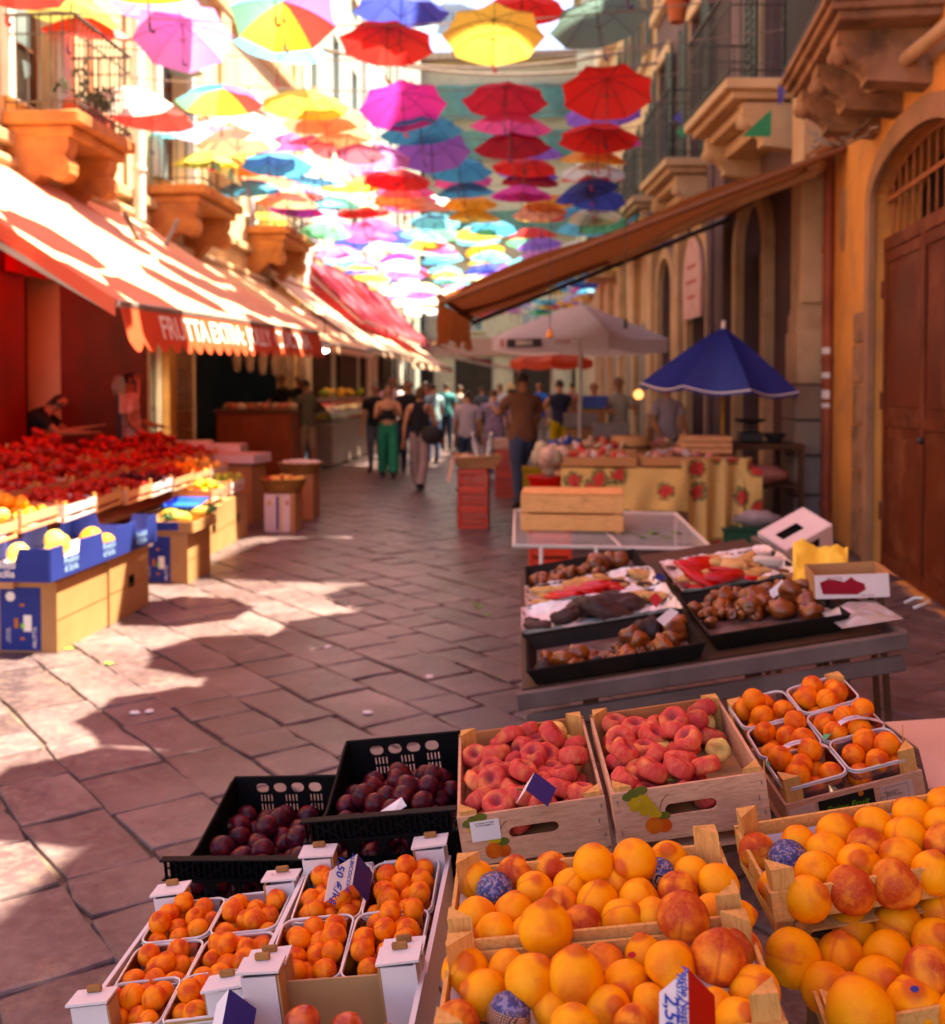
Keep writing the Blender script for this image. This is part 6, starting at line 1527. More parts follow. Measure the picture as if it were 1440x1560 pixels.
for k, (w, d, H) in dict(F1=(.28,.38,.15), F2=(.28,.38,.15), U1=(.28,.36,.15), P1=(.42,.2,.115), P2=(.42,.2,.115), P3=(.42,.2,.115), P4=(.42,.2,.115), B1=(.28,.36,.16), B2=(.28,.36,.16), C1=(.28,.38,.14), C2=(.28,.38,.14)).items():
    o = MB().box((0,0,0), (w, d, .014)).build('shelf', m_dwood, dt, None, FM[k] @ T(0,0,-H-.009))
    c = FM[k] @ Vector((0, 0, -H-.02)); MB().bar(c, (c.x, c.y, 0), .06, .06).build('leg', m_dwood, dt)
# --- flat peach crates
def flat_crate(k, lab, shapef, n, withlabel):
    M = FM[k]; w, d = .295, .395
    t, fb = wood_crate('wooden_crate', lab, M, w, d, H=.145, top=-.012, bh=.105, m=m_crate2, group='wooden crates of flat peaches', handle=True, backm=m_mdf, backhole=True, post=.034)
    MB().box((0,0,-.092), (w-.014,d-.014,.003)).build('cardboard_base', m_card, t)
    F = fb  # print on the front board
    fm_ = T(0, 0, .0036)
    def disc(x, y, r, m, nm='printed_fruit', sx=1): MB().lathe([(0, .0), (r, .0), (r*.98, .0005)], 14, M=T(x, y, .0036+rf.uniform(0,.0004)) @ Matrix.Diagonal((sx,1,1,1))).build(nm, m, F)
    ox, oy = (-.105, -.04) if k == 'F2' else (-.115, -.045)
    gm, pm_, lm = mat('printed_grape', (.52,.33,.05), (.42,.26,.04), 9), mat('printed_peach', (.62,.16,.04), (.5,.06,.02), 30), mat('printed_leaf', (.14,.15,.03), (.09,.09,.02), 30)
    for i, (a, b) in enumerate([(0,0),(.01,.004),(.02,0),(-.008,-.008),(.003,-.009),(.014,-.01),(.025,-.008),(-.004,-.018),(.008,-.019),(.019,-.02),(.031,-.017),(.013,-.029),(.024,-.029),(.036,-.026),(.03,-.038),(.041,-.036)]):
        disc(ox+a, oy+.012+b, .0066, gm, 'printed_grape')
    disc(ox+.03, oy-.045, .017, pm_); disc(ox+.05, oy-.048, .014, pm_)
    for a, b in ((0,.02),(.014,.024),(-.01,.014),(.05,-.033)): disc(ox+a, oy+b+.004, .009, lm, 'printed_leaf', 1.5)
    if withlabel: MB().box((ox+.02, oy+.0, .0046), (.058, .042, .001)).build('paper_label', m_tagw, F); text('prodotto in Italia\nprima categoria', .0055, T(ox+.02, oy+.014, .0056), m_dwood, F, ext=.0001)
    MB().tube([(ox+.075+.03*math.cos(rad(a)), oy-.02+.035*math.sin(rad(a)), .0036) for a in range(110, 250, 14)], .0006, 4).build('printed_line', m_dwood, F)
    for x, y in ((-.138,-.03),(-.138,-.09),(.138,-.03),(.138,-.09),(.130,-.06)): MB().box((x, y, .0042), (.0012,.009,.001)).build('staple', m_staple, F)
    i = 0
    for (a, b, c, r) in pile(M, w-.03, d-.04, -.089, .0245, .028, n, cand=120, heap=.02, shape=shapef):
        kind = 'flaty' if rf.random() < .07 else 'flat'
        put_fruit(kind, M @ Vector((a, b, c)), r*1.20, ('pale yellow' if kind == 'flaty' else 'red blushed')+' flat peach, %s part of the %s flat peach crate' % (area(a, b, w, d), 'left' if k == 'F1' else 'right'), 'flat peaches in the %s crate' % ('left' if k == 'F1' else 'right'), 'peach', rot=RM(rf.gauss(0,.55), rf.gauss(0,.55), rf.uniform(0,6.28)), flat=1.2)
    return t
flat_crate('F1', 'left wooden crate of flat peaches with a white label over its printed fruit', None, 58, True)
flat_crate('F2', 'right wooden crate of flat peaches with printed grapes, part of its bottom bare', lambda x, y: not (x > .03-(y+.02)*.25 and y < .085), 44, False)
for (x, y, r, kd) in ((1070,1102,20,'flaty'),(1094,1143,19,'flaty'),(1012,1151,21,'flaty')):
    P, dd = gpl(x, y, FM['F2'], -.05); put_fruit(kd, P, r*dd/FPX*1.02, 'pale yellow flat peach standing on edge at the back of the right flat peach crate', 'pale flat peaches at the back of the right crate', 'peach', rot=RM(rad(70), 0, rf.uniform(-.5,.5)), flat=1.15)
# --- apricot punnets
m_punn = clear('punnet_plastic', (.97,.93,.93), .22, .12, .07); m_rim = clear('punnet_rim', (.95,.9,.9), .4, .25, .75)
def rrect(w, d, r, z, n=5):
    out = []
    for cx, cy, a0 in ((w/2-r, d/2-r, 0), (-w/2+r, d/2-r, 90), (-w/2+r, -d/2+r, 180), (w/2-r, -d/2+r, 270)):
        for k in range(n+1):
            a = rad(a0+90*k/n); out.append((cx+r*math.cos(a), cy+r*math.sin(a), z))
    return out
def punnet(M, w, d, lab, n=16, h=.062, r0=.018, r1=.0215, film=None):
    t = thing('punnet', lab, 'punnet', M, 'clear plastic punnets of apricots')
    rings = [rrect(w, d, .022, 0), rrect(w*.97, d*.97, .022, -.012), rrect(w*.88, d*.9, .02, -h+.008), rrect(w*.80, d*.84, .018, -h)]
    V = []; Fs = []; N = len(rings[0])
    for q in rings: V += q
    for a in range(3):
        for k in range(N): Fs.append((a*N+(k+1)%N, a*N+k, (a+1)*N+k, (a+1)*N+(k+1)%N))
    Fs.append(tuple(3*N+k for k in range(N))[::-1])
    MB().add(V, Fs).build('body', m_punn, t, 40)
    MB().tube(rings[0], .0026, 6, closed=True).tube([(p[0]*1.03, p[1]*1.02, -.004) for p in rings[0]], .0013, 5, closed=True).build('rim', m_rim, t, 60)
    for (a, b, c, r) in pile(M, w*.88, d*.92, -h+.003, r0, r1, n, cand=220, heap=.0):
        put_fruit('apricot', M @ Vector((a, b, c)), r*1.06, 'ripe apricot, %s of %s' % (area(a,b,w,d), lab), 'apricots in %s' % lab, 'apricot')
    if film:
        m_f = mat('printed_film', (.72,.60,.64), None, 5, .3, 0); m_fg = mat('printed_film_green', (.06,.42,.22), None, 5, .3, 0)
        w2 = .016; n_ = 14
        def ff(u, v, a=0., b=1.):
            q = a+(b-a)*u; x = (q-.5)*w*1.02; return (x, film+(v-.5)*w2+.01*math.sin(q*3), .004+.026*math.sin(math.pi*q))
        MB().grid(lambda u, v: ff(u, v, .12, 1), n_, 1).build('printed_band', m_f, t, 60); MB().grid(lambda u, v: ff(u, v, 0, .12), 4, 1).build('band_end', m_fg, t, 60)
        text('Consorzio Frutta', .009, T(.01, film+.005, .0335), m_tagb, t, ext=.0001)
M = FM['U1']; t, fb = wood_crate('wooden_crate', 'wooden crate holding six apricot punnets with a black printed front label', M, .295, .395, H=.145, top=-.055, bh=.06, m=m_crate2, post=.036)
MB().box((-.02,-.088,.0040), (.12,.045,.001)).build('black_label', mat('black_label', (.012,.012,.010), None, 5, .4, 0), fb)
text('Enjoy Fruit', .021, T(-.02,-.09,.0048), mat('green_print', (.16,.42,.02), bump=0), fb, ext=.0001, shear=.3, name='lettering')
for x, s_ in ((.088,1),(-.115,.8)): MB().box((x,-.087,.0040), (.07*s_,.04,.001)).build('paper_label', mat('pink_label', (.62,.42,.36)), fb)
MB().tube([(.065,-.105,.0048),(.112,-.105,.0048),(.112,-.072,.0048),(.065,-.072,.0048)], .0005, 4, closed=True).build('printed_line', m_dwood, fb)
text('PRODUTTORE\nORIGINE\nCAT. ITALIA CALIBRO', .005, T(.075,-.088,.0048), m_dwood, fb, ext=.0001)
MB().lathe([(0,0),(.006,0),(.0058,.0005)], 12, M=T(.012,-.070,.0046)).build('printed_fruit', mat('print_orange', (.55,.18,.04)), fb)
for r_, y in enumerate((.128, .0, -.128)):
    for c_, x in enumerate((-.072, .072)):
        punnet(M @ T(x, y, -.022+(.01 if r_ == 0 else 0)) @ RM(rad(3), rf.uniform(-.03,.03), rf.uniform(-.04,.04)), .138, .124, 'the %s %s punnet of the black label crate' % (('back','middle','front')[r_], ('left','right')[c_]), 9, film={(1,1): -.045, (2,0): .035}.get((r_, c_)), r0=.0225, r1=.026)
# --- white cardboard boxes
def fruit_box(k, lab, w=.30, d=.42, H=.13, side=-.045, inner_front=False):
    M = FM[k]; t = thing('cardboard_box', lab, 'box', M)
    def wall(p, Mw, nm):
        for v in p.v: pass
        p.build(nm, m_cardw, t, None, Mw)
    vz = side
    notch = [(-w/2, -H), (w/2, -H), (w/2, vz), (.012, vz), (.0, vz-.035), (-.012, vz), (-w/2, vz)]
    for sy in (1, -1):
        plate(notch, [], .004).build('end_wall', m_cardw if sy > 0 else m_cardw, t, None, T(0, sy*(d/2-.002), 0) @ RM(rx=rad(90)))
        plate([(a*.985, b-.002) for a, b in notch], [], .002).build('end_lining', m_card if sy < 0 else m_cardw, t, None, T(0, sy*(d/2+.0015), 0) @ RM(rx=rad(90)))
    for sx in (-1, 1):
        MB().box((sx*(w/2-.002), 0, (vz-H)/2), (.004, d-.01, H+vz)).build('side_wall', m_cardw, t)
        MB().box((sx*(w/2-.002), 0, vz+.001), (.009, d-.012, .004)).build('folded_edge', m_cardw, t)
    MB().box((0,0,-H), (w-.01,d-.01,.004)).build('bottom', m_card, t)
    for sx in (-1, 1):
        for sy in (-1, 1):
            px, py = sx*(w/2-.034), sy*(d/2-.022)
            a = MB(); a.box((px, sy*(d/2-.006), (-H-.006)/2), (.062,.004,H-.01)); a.box((sx*(w/2-.0065), sy*(d/2-.026), (-H-.006)/2), (.004,.036,H-.01)); a.box((px-sx*.0, sy*(d/2-.043), (-H-.008)/2), (.058,.003,H-.012))
            a.build('corner_pillar', m_cardw, t)
            MB().box((sx*(w/2-.066), sy*(d/2-.024), (-H-.008)/2), (.004,.038,H-.012)).build('pillar_side', m_card, t)
            cap = plate([(px-.036, py-.024), (px+.036, py-.024), (px+.036, py+.024), (px-.036, py+.024)], [], .004)
            cap.build('pillar_cap', m_cardw, t, None, T(0,0,-.002) @ T(px,py,0) @ RM(rf.uniform(-.05,.05), rf.uniform(-.06,.06), 0) @ T(-px,-py,0))
            MB().box((px, py+.012, .006), (.026,.008,.012), bev=.002).build('tab', m_tabbr, t)
    return t, M
t, M = fruit_box('C1', 'left white cardboard box packed with apricot punnets')
for r_, y in enumerate((.118, -.02, -.145)):
    for c_, x in enumerate((-.068, .068)):
        if r_ == 0: y_ = y-.0
        punnet(M @ T(x, y, -.048+.012*(r_ == 0)) @ RM(rad(4), 0, rf.uniform(-.03,.03)), .132, .132 if r_ else .135, 'the %s %s punnet of the left white box' % (('back','middle','front')[r_], ('left','right')[c_]), 17, r0=.0175, r1=.021)
o = text('la natura', .012, T(.116, .186, .0035), mat('faint_red_print', (.6,.2,.15), bump=0), t, ext=.0001)
t, M = fruit_box('C2', 'right white cardboard box with four apricot punnets and a price tag')
for r_, y in enumerate((.085, -.105)):
    for c_, x in enumerate((-.068, .068)):
        punnet(M @ T(x, y, -.04) @ RM(rad(5), 0, rf.uniform(-.03,.03)), .132, .178, 'the %s %s punnet of the right white box' % (('back','front')[r_], ('left','right')[c_]), 25, r0=.0175, r1=.021)
t, M = fruit_box('C3', 'brown lined cardboard box with nectarines at the bottom edge of the picture')
MB().box((0, .2035, -.085), (.17,.004,.085)).build('brown_lining', m_card, t)
for sx in (-1,1): MB().box((sx*.115, .195, -.06), (.05,.003,.10)).build('white_flap', m_cardw, t)
for x, y, r in ((462,1560,28),(530,1572,28),(590,1590,28),(410,1600,28)):
    P, dd = gpl(x, y, M, -.05); put_fruit('nect', P, r*dd/FPX, 'shiny dark red nectarine in the brown lined box', 'nectarines in the brown lined box', 'nectarine')
# --- black plum crates
def black_crate(k, lab, w=.30, d=.40, H=.15):
    M = FM[k]; t = thing('plastic_crate', lab, 'crate', M, 'black plastic crates of plums'); th = .004
    slots = lambda y0, n, x0, dx: [rect(x0+i*dx, y0, x0+i*dx+.004, y0+.018) for i in range(n)]
    hb = [oval(x, -.026, .034, .024) for x in (-.078,-.032,.014,.06)]
    for x0 in (-.085, -.02, .045): hb += slots(-.062, 4, x0, .009)+slots(-.086, 4, x0, .009)
    plate([(-w/2,-H),(w/2,-H),(w/2,0),(-w/2,0)], hb, th).build('back_wall', m_plasticblk, t, None, T(0, d/2-.002, 0) @ RM(rx=rad(90)))
    hf = [oval(x, -.075, .046, .034) for x in (-.03,.03)]+[rect(x-.022,-.092,x+.022,-.06) for x in (-.10,.10)]
    plate([(-w/2,-H),(w/2,-H),(w/2,-.002),(-w/2,-.002)], hf, th).build('front_wall', m_plasticblk, t, None, T(0, -d/2+.002, 0) @ RM(rx=rad(90)))
    fr_ = MB()
    fr_.box((0, -d/2-.006, -.002), (w+.03, .022, .004), bev=.001); fr_.box((0, -d/2-.006, -.046), (w+.028, .018, .003))
    for i in range(25): fr_.box((-w/2-.006+i*(w+.012)/24, -d/2-.006, -.024), (.002,.012,.04))
    fr_.box((0,-d/2-.003,-.024), (w+.02,.002,.003))
    for x in (-.11, -.035, .04, .11):
        for sg in (-1, 1): fr_.bar((x-.028*sg, -d/2-.012, -.042), (x+.028*sg, -d/2-.012, -.006), .0022, .002)
    fr_.build('front_flange', m_plasticblk, t)
    for i in range(9): MB().box((-w/2+.02+i*.032, -d/2-.004, -.115), (.002,.01,.06)).build('rib', m_plasticblk, t)
    for sx in (-1, 1):
        sl_ = []
        for y0 in (-.15,-.07,.01,.09):
            for r_ in range(2): sl_ += [rect(y0+i*.012, -.12+r_*.035, y0+i*.012+.005, -.12+r_*.035+.024) for i in range(4)]
        plate([(-d/2+.004,-H),(d/2-.004,-H),(d/2-.004,0),(d/2-.03,-.003),(.06,-.03),(-.06,-.055),(-d/2+.02,-.062),(-d/2+.004,-.05)], sl_, th).build('side_wall', m_plasticblk, t, None, T(sx*(w/2-.002), 0, 0) @ RM(rz=rad(90)) @ RM(rx=rad(90)))
        MB().tube([(sx*w/2,-d/2+.01,-.052),(sx*w/2,-.06,-.055),(sx*w/2,.06,-.03),(sx*w/2,d/2-.03,-.003),(sx*w/2,d/2,0)], .0035, 6).build('side_rim', m_plasticblk, t, 60)
    MB().tube([(-w/2,d/2,0),(w/2,d/2,0)], .0045, 6).build('back_rim', m_plasticblk, t, 60)
    MB().box((0,0,-H+.002), (w-.006,d-.006,.004)).build('floor', m_plasticblk, t)
    return t, M
t, M = black_crate('B1', 'right black plastic crate of dark plums beside the flat peaches')
for (a, b, c, r) in pile(M, .275, .375, -.146, .023, .026, 74, cand=50, heap=.05): put_fruit('plum', M @ Vector((a,b,c)), r*1.03, 'dark red plum, %s of the right black crate' % area(a,b,.3,.4), 'plums in the right black crate', 'plum', rot=rrot())
t, M = black_crate('B2', 'left black plastic crate of dark plums, lower than the other')
for (a, b, c, r) in pile(M, .275, .375, -.146, .024, .028, 56, cand=50, heap=.0, shape=None): put_fruit('plum', M @ Vector((a,b,c)), r*1.03, 'dark red plum, %s of the left black crate' % area(a,b,.3,.4), 'plums in the left black crate', 'plum', rot=rrot())
# --- peach crates: each fruit where the photograph has it
for k, lab in (('P1','wooden peach crate in the middle of the front display'),('P2','wooden peach crate nearest the camera in the middle'),('P3','upper right wooden peach crate'),('P4','lower right wooden peach crate')):
    M = FM[k]; w, d = .44, .222 if k != 'P4' else .235
    t, fb = wood_crate('wooden_crate', lab, M, w, d, H=.105, top=-.032, bh=.05, m=m_post, group='wooden crates of yellow peaches', post=.036)
    MB().grid(lambda u, v: ((u-.5)*(w-.016), (v-.5)*(d-.016), -.088+.035*max(0, (max(abs(u-.5), abs(v-.5))*2-.86)/.14)+.006*noise.noise(Vector((u*9,v*7,w)))), 34, 20).build('paper_liner', m_paper, t, 50)
m_wrap = None
s = NT('printed_tissue'); v = s.coord('Object', (1,1,1)); wv = s.new('TexWave'); wv.inputs['Scale'].default_value = 3.2; wv.inputs['Distortion'].default_value = 1.5; s.ln(v, wv.inputs[0])
w2 = s.new('TexWave'); w2.bands_direction = 'Z'; w2.inputs['Scale'].default_value = 3.2; w2.inputs['Distortion'].default_value = 1.5; s.ln(v, w2.inputs[0])
lat = s.mix(1.0, s.ramp(wv.outputs['Fac'], [(.25, 1), (.35, 0)]), s.ramp(w2.outputs['Fac'], [(.25, 1), (.35, 0)]), 'LIGHTEN')
sp = s.new('SeparateXYZ'); tc = s.new('TexCoord'); s.ln(tc.outputs['Object'], sp.inputs[0])
cl = s.mix(s.ramp(s.noise(v, 3.5, 5, .7), [(.42, 0), (.5, 1)]), (.24,.19,.34), (.02,.03,.16))
cl = s.mix(s.ramp(s.noise(v, 6, 3), [(.6, 0), (.66, .9)]), cl, (.55,.28,.05))
lower = s.mix(lat, (.75,.34,.16), (.012,.01,.02))
s.ln(s.mix(s.ramp(sp.outputs[2], [(.30, 0), (.38, 1)]), lower, cl), s.p.inputs['Base Color']); s.p.inputs['Roughness'].default_value = .4
s.bump(s.noise(v, 5, 6, .7), .5, .006); m_wrap = s.m
U['wrapped'] = [MB().ball((0,0,0), 1, 28, 20, fn=lambda p: p*(1+.06*noise.noise(p*4))+Vector((0,0,.05*p.z))).mesh('wrapped_peach', m_wrap, 180)]
PL = {
'P1': [(725,1344,30,0),(754,1360,29,0,'w'),(784,1335,27,0,'r'),(842,1326,27,0,'r'),(815,1358,28,0),(871,1353,28,0),(905,1318,31,1),(967,1313,31,1),(941,1348,27,0),(1005,1335,25,0,'w'),(1019,1313,28,0),
  (1055,1335,27,0),(1095,1349,31,0),(911,1376,31,0),(974,1371,30,0),(1033,1360,29,0,'r'),(727,1400,31,0),(783,1392,29,0),(853,1378,27,0,'r'),(756,1427,31,0),(887,1411,29,0,'r'),(949,1405,32,0),(996,1400,29,0),(1086,1393,29,0),(831,1416,38,1),(1041,1398,38,1,'r'),(806,1424,27,0),(1130,1395,20,0)],
'P2': [(710,1483,36,0),(739,1515,33,0),(774,1481,31,0),(808,1494,37,1),(876,1490,40,1),(920,1474,32,0,'r'),(956,1503,34,0),(983,1458,29,0),(1021,1474,37,1),(990,1533,31,0),(927,1539,34,0),(842,1542,30,0),(875,1570,37,1),
  (696,1562,34,0,'r'),(775,1549,33,0,'w'),(967,1566,32,0,'r'),(1095,1461,39,1,'r'),(1125,1449,33,0,'r'),(1091,1535,27,0),(1150,1512,37,0),(1127,1560,34,0)],
'P3': [(1155,1299,28,0,'r'),(1201,1312,30,0,'w'),(1215,1287,28,0),(1275,1272,30,0),(1260,1302,30,0),(1332,1262,29,0),(1322,1293,29,0),(1391,1247,29,0),(1381,1278,31,0),(1440,1229,28,0),(1437,1260,28,0),(1440,1289,29,0,'r'),
  (1310,1322,32,0),(1374,1309,31,0),(1422,1331,31,0),(1245,1332,31,0),(1187,1352,28,0),(1230,1370,33,0),(1297,1356,35,0,'r'),(1365,1346,35,0,'r'),(1480,1300,31,0),(1475,1250,29,0),(1490,1225,28,0)],
'P4': [(1227,1430,33,0),(1208,1460,39,1),(1297,1422,36,0),(1370,1413,36,0),(1436,1394,34,0),(1282,1460,35,0),(1354,1458,36,0),(1428,1438,34,0),(1260,1507,37,0),(1340,1499,38,0),(1415,1482,37,1,'r'),(1310,1544,47,1),(1398,1532,42,0),(1450,1510,36,0),(1480,1460,36,0),(1470,1550,38,0)]}
wn_ = {'P1': ['wrapped peach with a striped lower half, back left of the middle crate','wrapped peach with blue print, back right of the middle crate'], 'P2': ['wrapped peach at the bottom of the nearest middle crate'], 'P3': ['blue topped wrapped peach in the upper right crate']}
cn_ = {'P1': 'middle', 'P2': 'nearest middle', 'P3': 'upper right', 'P4': 'lower right'}
for k, L in PL.items():
    M = FM[k]; wi = 0; loc_ = [(M.inverted() @ gpl(it[0], it[1], M, -.05)[0]) for it in L]
    nrow = 4; rk_ = [min(3, max(0, int((.5-q.y/.2)*4))) for q in loc_]
    for ii, it in enumerate(L):
        ro = rk_[ii]; no = sorted([loc_[q].x for q in range(len(L)) if rk_[q] == ro]).index(loc_[ii].x)
        x, y, R_, layer = it[:4]; fl = it[4] if len(it) > 4 else ''
        hgt = -.088+.034+(.03 if layer else 0)
        P, dd = gpl(x, y, M, hgt); r = R_*dd/FPX
        if fl == 'w':
            put_fruit('wrapped', P, r*1.02, wn_[k][wi], 'peaches wrapped in printed tissue', 'peach', rot=RM(rf.uniform(.0,.3), rf.uniform(-.2,.2), rf.uniform(0,6))); wi += 1
        else:
            kd = 'peachr' if fl == 'r' or rf.random() < .03 else 'peach'
            rot = RM(rad(rf.gauss(0, 45)), rad(rf.gauss(0, 45)), rf.uniform(0, 6.28))
            if (x, y) in ((831,1416),(876,1490),(905,1318)): rot = RM(.05,.05,1.5)
            if (x, y) in ((1041,1398),(1095,1461)): rot = RM(rad(12), rad(-8), rad(180-10))
            if (x, y) == (784,1335): rot = RM(rad(20), 0, rad(165))
            put_fruit(kd, P, r*1.07, '%s peach, %s from left in the %s row, %s peach crate' % ('red cheeked' if kd == 'peachr' else 'golden', ORD[min(no, 11)], ('back', 'second', 'third', 'front')[ro], cn_[k]), '%s peaches %s in the %s crate' % ('red' if kd == 'peachr' else 'golden', 'on top' if layer else 'lying', cn_[k]), 'peach', rot=rot)
for x, y, k in ((963,1442,'P2'),(1394,1494,'P4')):
    P, dd = gpl(x, y, FM[k], .0); o = MB().lathe([(0,0),(.006,0),(.006,.0006)], 14).build('fruit_sticker', m_tagb if k == 'P4' else m_tagr, None, None, T(*(P+Vector((0,0,-.012)))) @ RM(rad(40), rad(-20), 0) @ Matrix.Diagonal((1,.7,1,1)))
    tag(o, 'oval fruit sticker on a peach in the %s crate' % cn_[k], 'sticker')
# --- price tags
tent(g(545,1301,1.93), g(503,1327,1.88), g(490,1371,1.86), g(537,1347,1.90), g(568,1330,1.97), g(563,1392,1.93), m_tagb, 'white and blue folded tag handwritten 1,50 in the right white apricot box', [('1,50 €/kg', .5, .62, .022), ('ALBICOCCHE', .5, .2, .011)])
tent(g(1048,1475,1.26), g(1005,1512,1.23), g(1005,1590,1.18), g(1050,1580,1.20), g(1089,1517,1.28), g(1094,1590,1.22), m_tagr, 'white and red folded tag handwritten 2,50 in the nearest peach crate', [('2,50', .44, .62, .024), ('PASTA GIALLA', .42, .33, .0105), ('Pesche Nostr.', .40, .13, .0125)])
tent(g(815,1176,2.08), g(801,1196,2.05), g(779,1234,2.02), g(801,1203,2.02), g(848,1201,2.08), g(839,1226,2.03), m_tagb, 'dark blue folded tag among the flat peaches in the left crate', [])
tent(g(349,1506,1.58), g(330,1530,1.56), g(308,1590,1.5), g(335,1580,1.52), g(391,1537,1.60), g(392,1590,1.55), m_tagb, 'blue folded tag at the bottom edge between the white boxes', [('lblic', .4, .5, .012)][:0])
t_ = thing('price_tag', 'white handwritten card with red edge lying in the right plum crate', 'price tag'); sheet([g(572,1242,2.16), g(612,1215,2.18), g(620,1228,2.17), g(598,1242,2.15)], .001, m_tagw, 'card', t_); sheet([g(572,1241,2.162), g(612,1213,2.182), g(613,1216,2.18), g(573,1244,2.158)], .001, m_tagr, 'red_edge', t_)
# --- cardboard sheet at the right edge, twigs and leaves
o = sheet([g(1348,1100,2.75), g(1400,1140,2.45), g(1415,1200,2.25), g(1500,1195,2.25), g(1500,1090,2.8)], .004, mat('pink_cardboard', (.62,.42,.36), (.56,.36,.30), 2, .8, .1), 'cardboard_sheet'); tag(o, 'plain pinkish cardboard sheet at the right edge beside the punnets', 'cardboard')
m_leaf = mat('peach_leaf', (.10,.16,.03), (.05,.09,.02), 8, .5)
for x, y, Y, a, lab in ((1028,1190,2.05,.4,'green leaf lying on the bare bottom of the right flat peach crate'), (792,1203,2.05,1.2,'green leaf between the flat peaches beside the blue tag')):
    o = MB().grid(lambda u, v: ((u-.5)*.036, (v-.5)*.013*math.sin(math.pi*min(.98,max(.02,u))), .003*math.sin(u*6)), 8, 3).build('leaf', m_leaf, None, 60, T(*g(x, y, Y)) @ RM(.3, .2, a)); tag(o, lab, 'leaf')
for x, y, Y in ((1376,1120,2.28),(1165,1175,2.0)):
    o = MB().tube([g(x, y+12, Y), g(x-1, y-16, Y)], .0012, 5).build('wood_splinter', m_post); tag(o, 'thin wood splinter sticking up from a crate post', 'splinter', 'wood splinters')
# litter on the paving
for k, (x, y) in enumerate(((730,925),(742,935),(725,920),(165,1010),(105,988),(228,1083),(205,1085),(500,985),(655,1030),(560,1085))):
    P = gz(x, y, .006); c_ = 'lettuce' if k < 5 else 'white_liner_paper'
    o = MB().ball((0,0,0), 1, 7, 5, fn=lambda p: Vector((p.x*.03,p.y*.022,p.z*.006))*(1+.5*noise.noise(p*2+Vector((k*2,0,0))))).build('litter', _mats['lettuce'] if k < 5 else m_paper, None, None, T(*P) @ RM(0,0,k)); tag(o, ('scrap of green leaf' if k < 5 else 'small scrap of pale paper')+' on the paving of the street', 'litter', 'green scraps on the paving' if k < 5 else 'paper scraps on the paving')
# ================================================================ people
m_skin = mat('skin_tan', (.50,.24,.14), (.42,.19,.11), 4, .5, .05); m_skin2 = mat('skin_brown', (.36,.16,.09), (.30,.13,.07), 4, .5, .05)
m_hair = mat('dark_hair', (.022,.013,.010), (.05,.028,.02), 20, .45, .5, 60); m_hairb = mat('brown_hair', (.12,.045,.02), (.07,.03,.015), 20, .45, .5, 60)
m_eye = mat('eye', (.02,.015,.012), bump=0); m_lip = mat('lip', (.35,.10,.08), bump=0); m_shoe = mat('dark_shoe', (.03,.022,.02), bump=0)
def skin_mesh(verts, edges, radii, name, sub=1):
    me = bpy.data.meshes.new(name); me.from_pydata(verts, edges, []); ob = bpy.data.objects.new('tmp', me); col.objects.link(ob)
    m = ob.modifiers.new('s', 'SKIN'); m.use_smooth_shade = True
    if not me.skin_vertices: me.skin_vertices.new() if hasattr(me.skin_vertices, 'new') else None
    for i, sv in enumerate(me.skin_vertices[0].data): sv.radius = radii[i]; sv.use_root = (i == 0)
    sb = ob.modifiers.new('b', 'SUBSURF'); sb.levels = sub; sb.render_levels = sub
    dg = bpy.context.evaluated_depsgraph_get(); dg.update()
    out = bpy.data.meshes.new_from_object(ob.evaluated_get(dg)); out.name = name
    bpy.data.objects.remove(ob); bpy.data.meshes.remove(me); return out
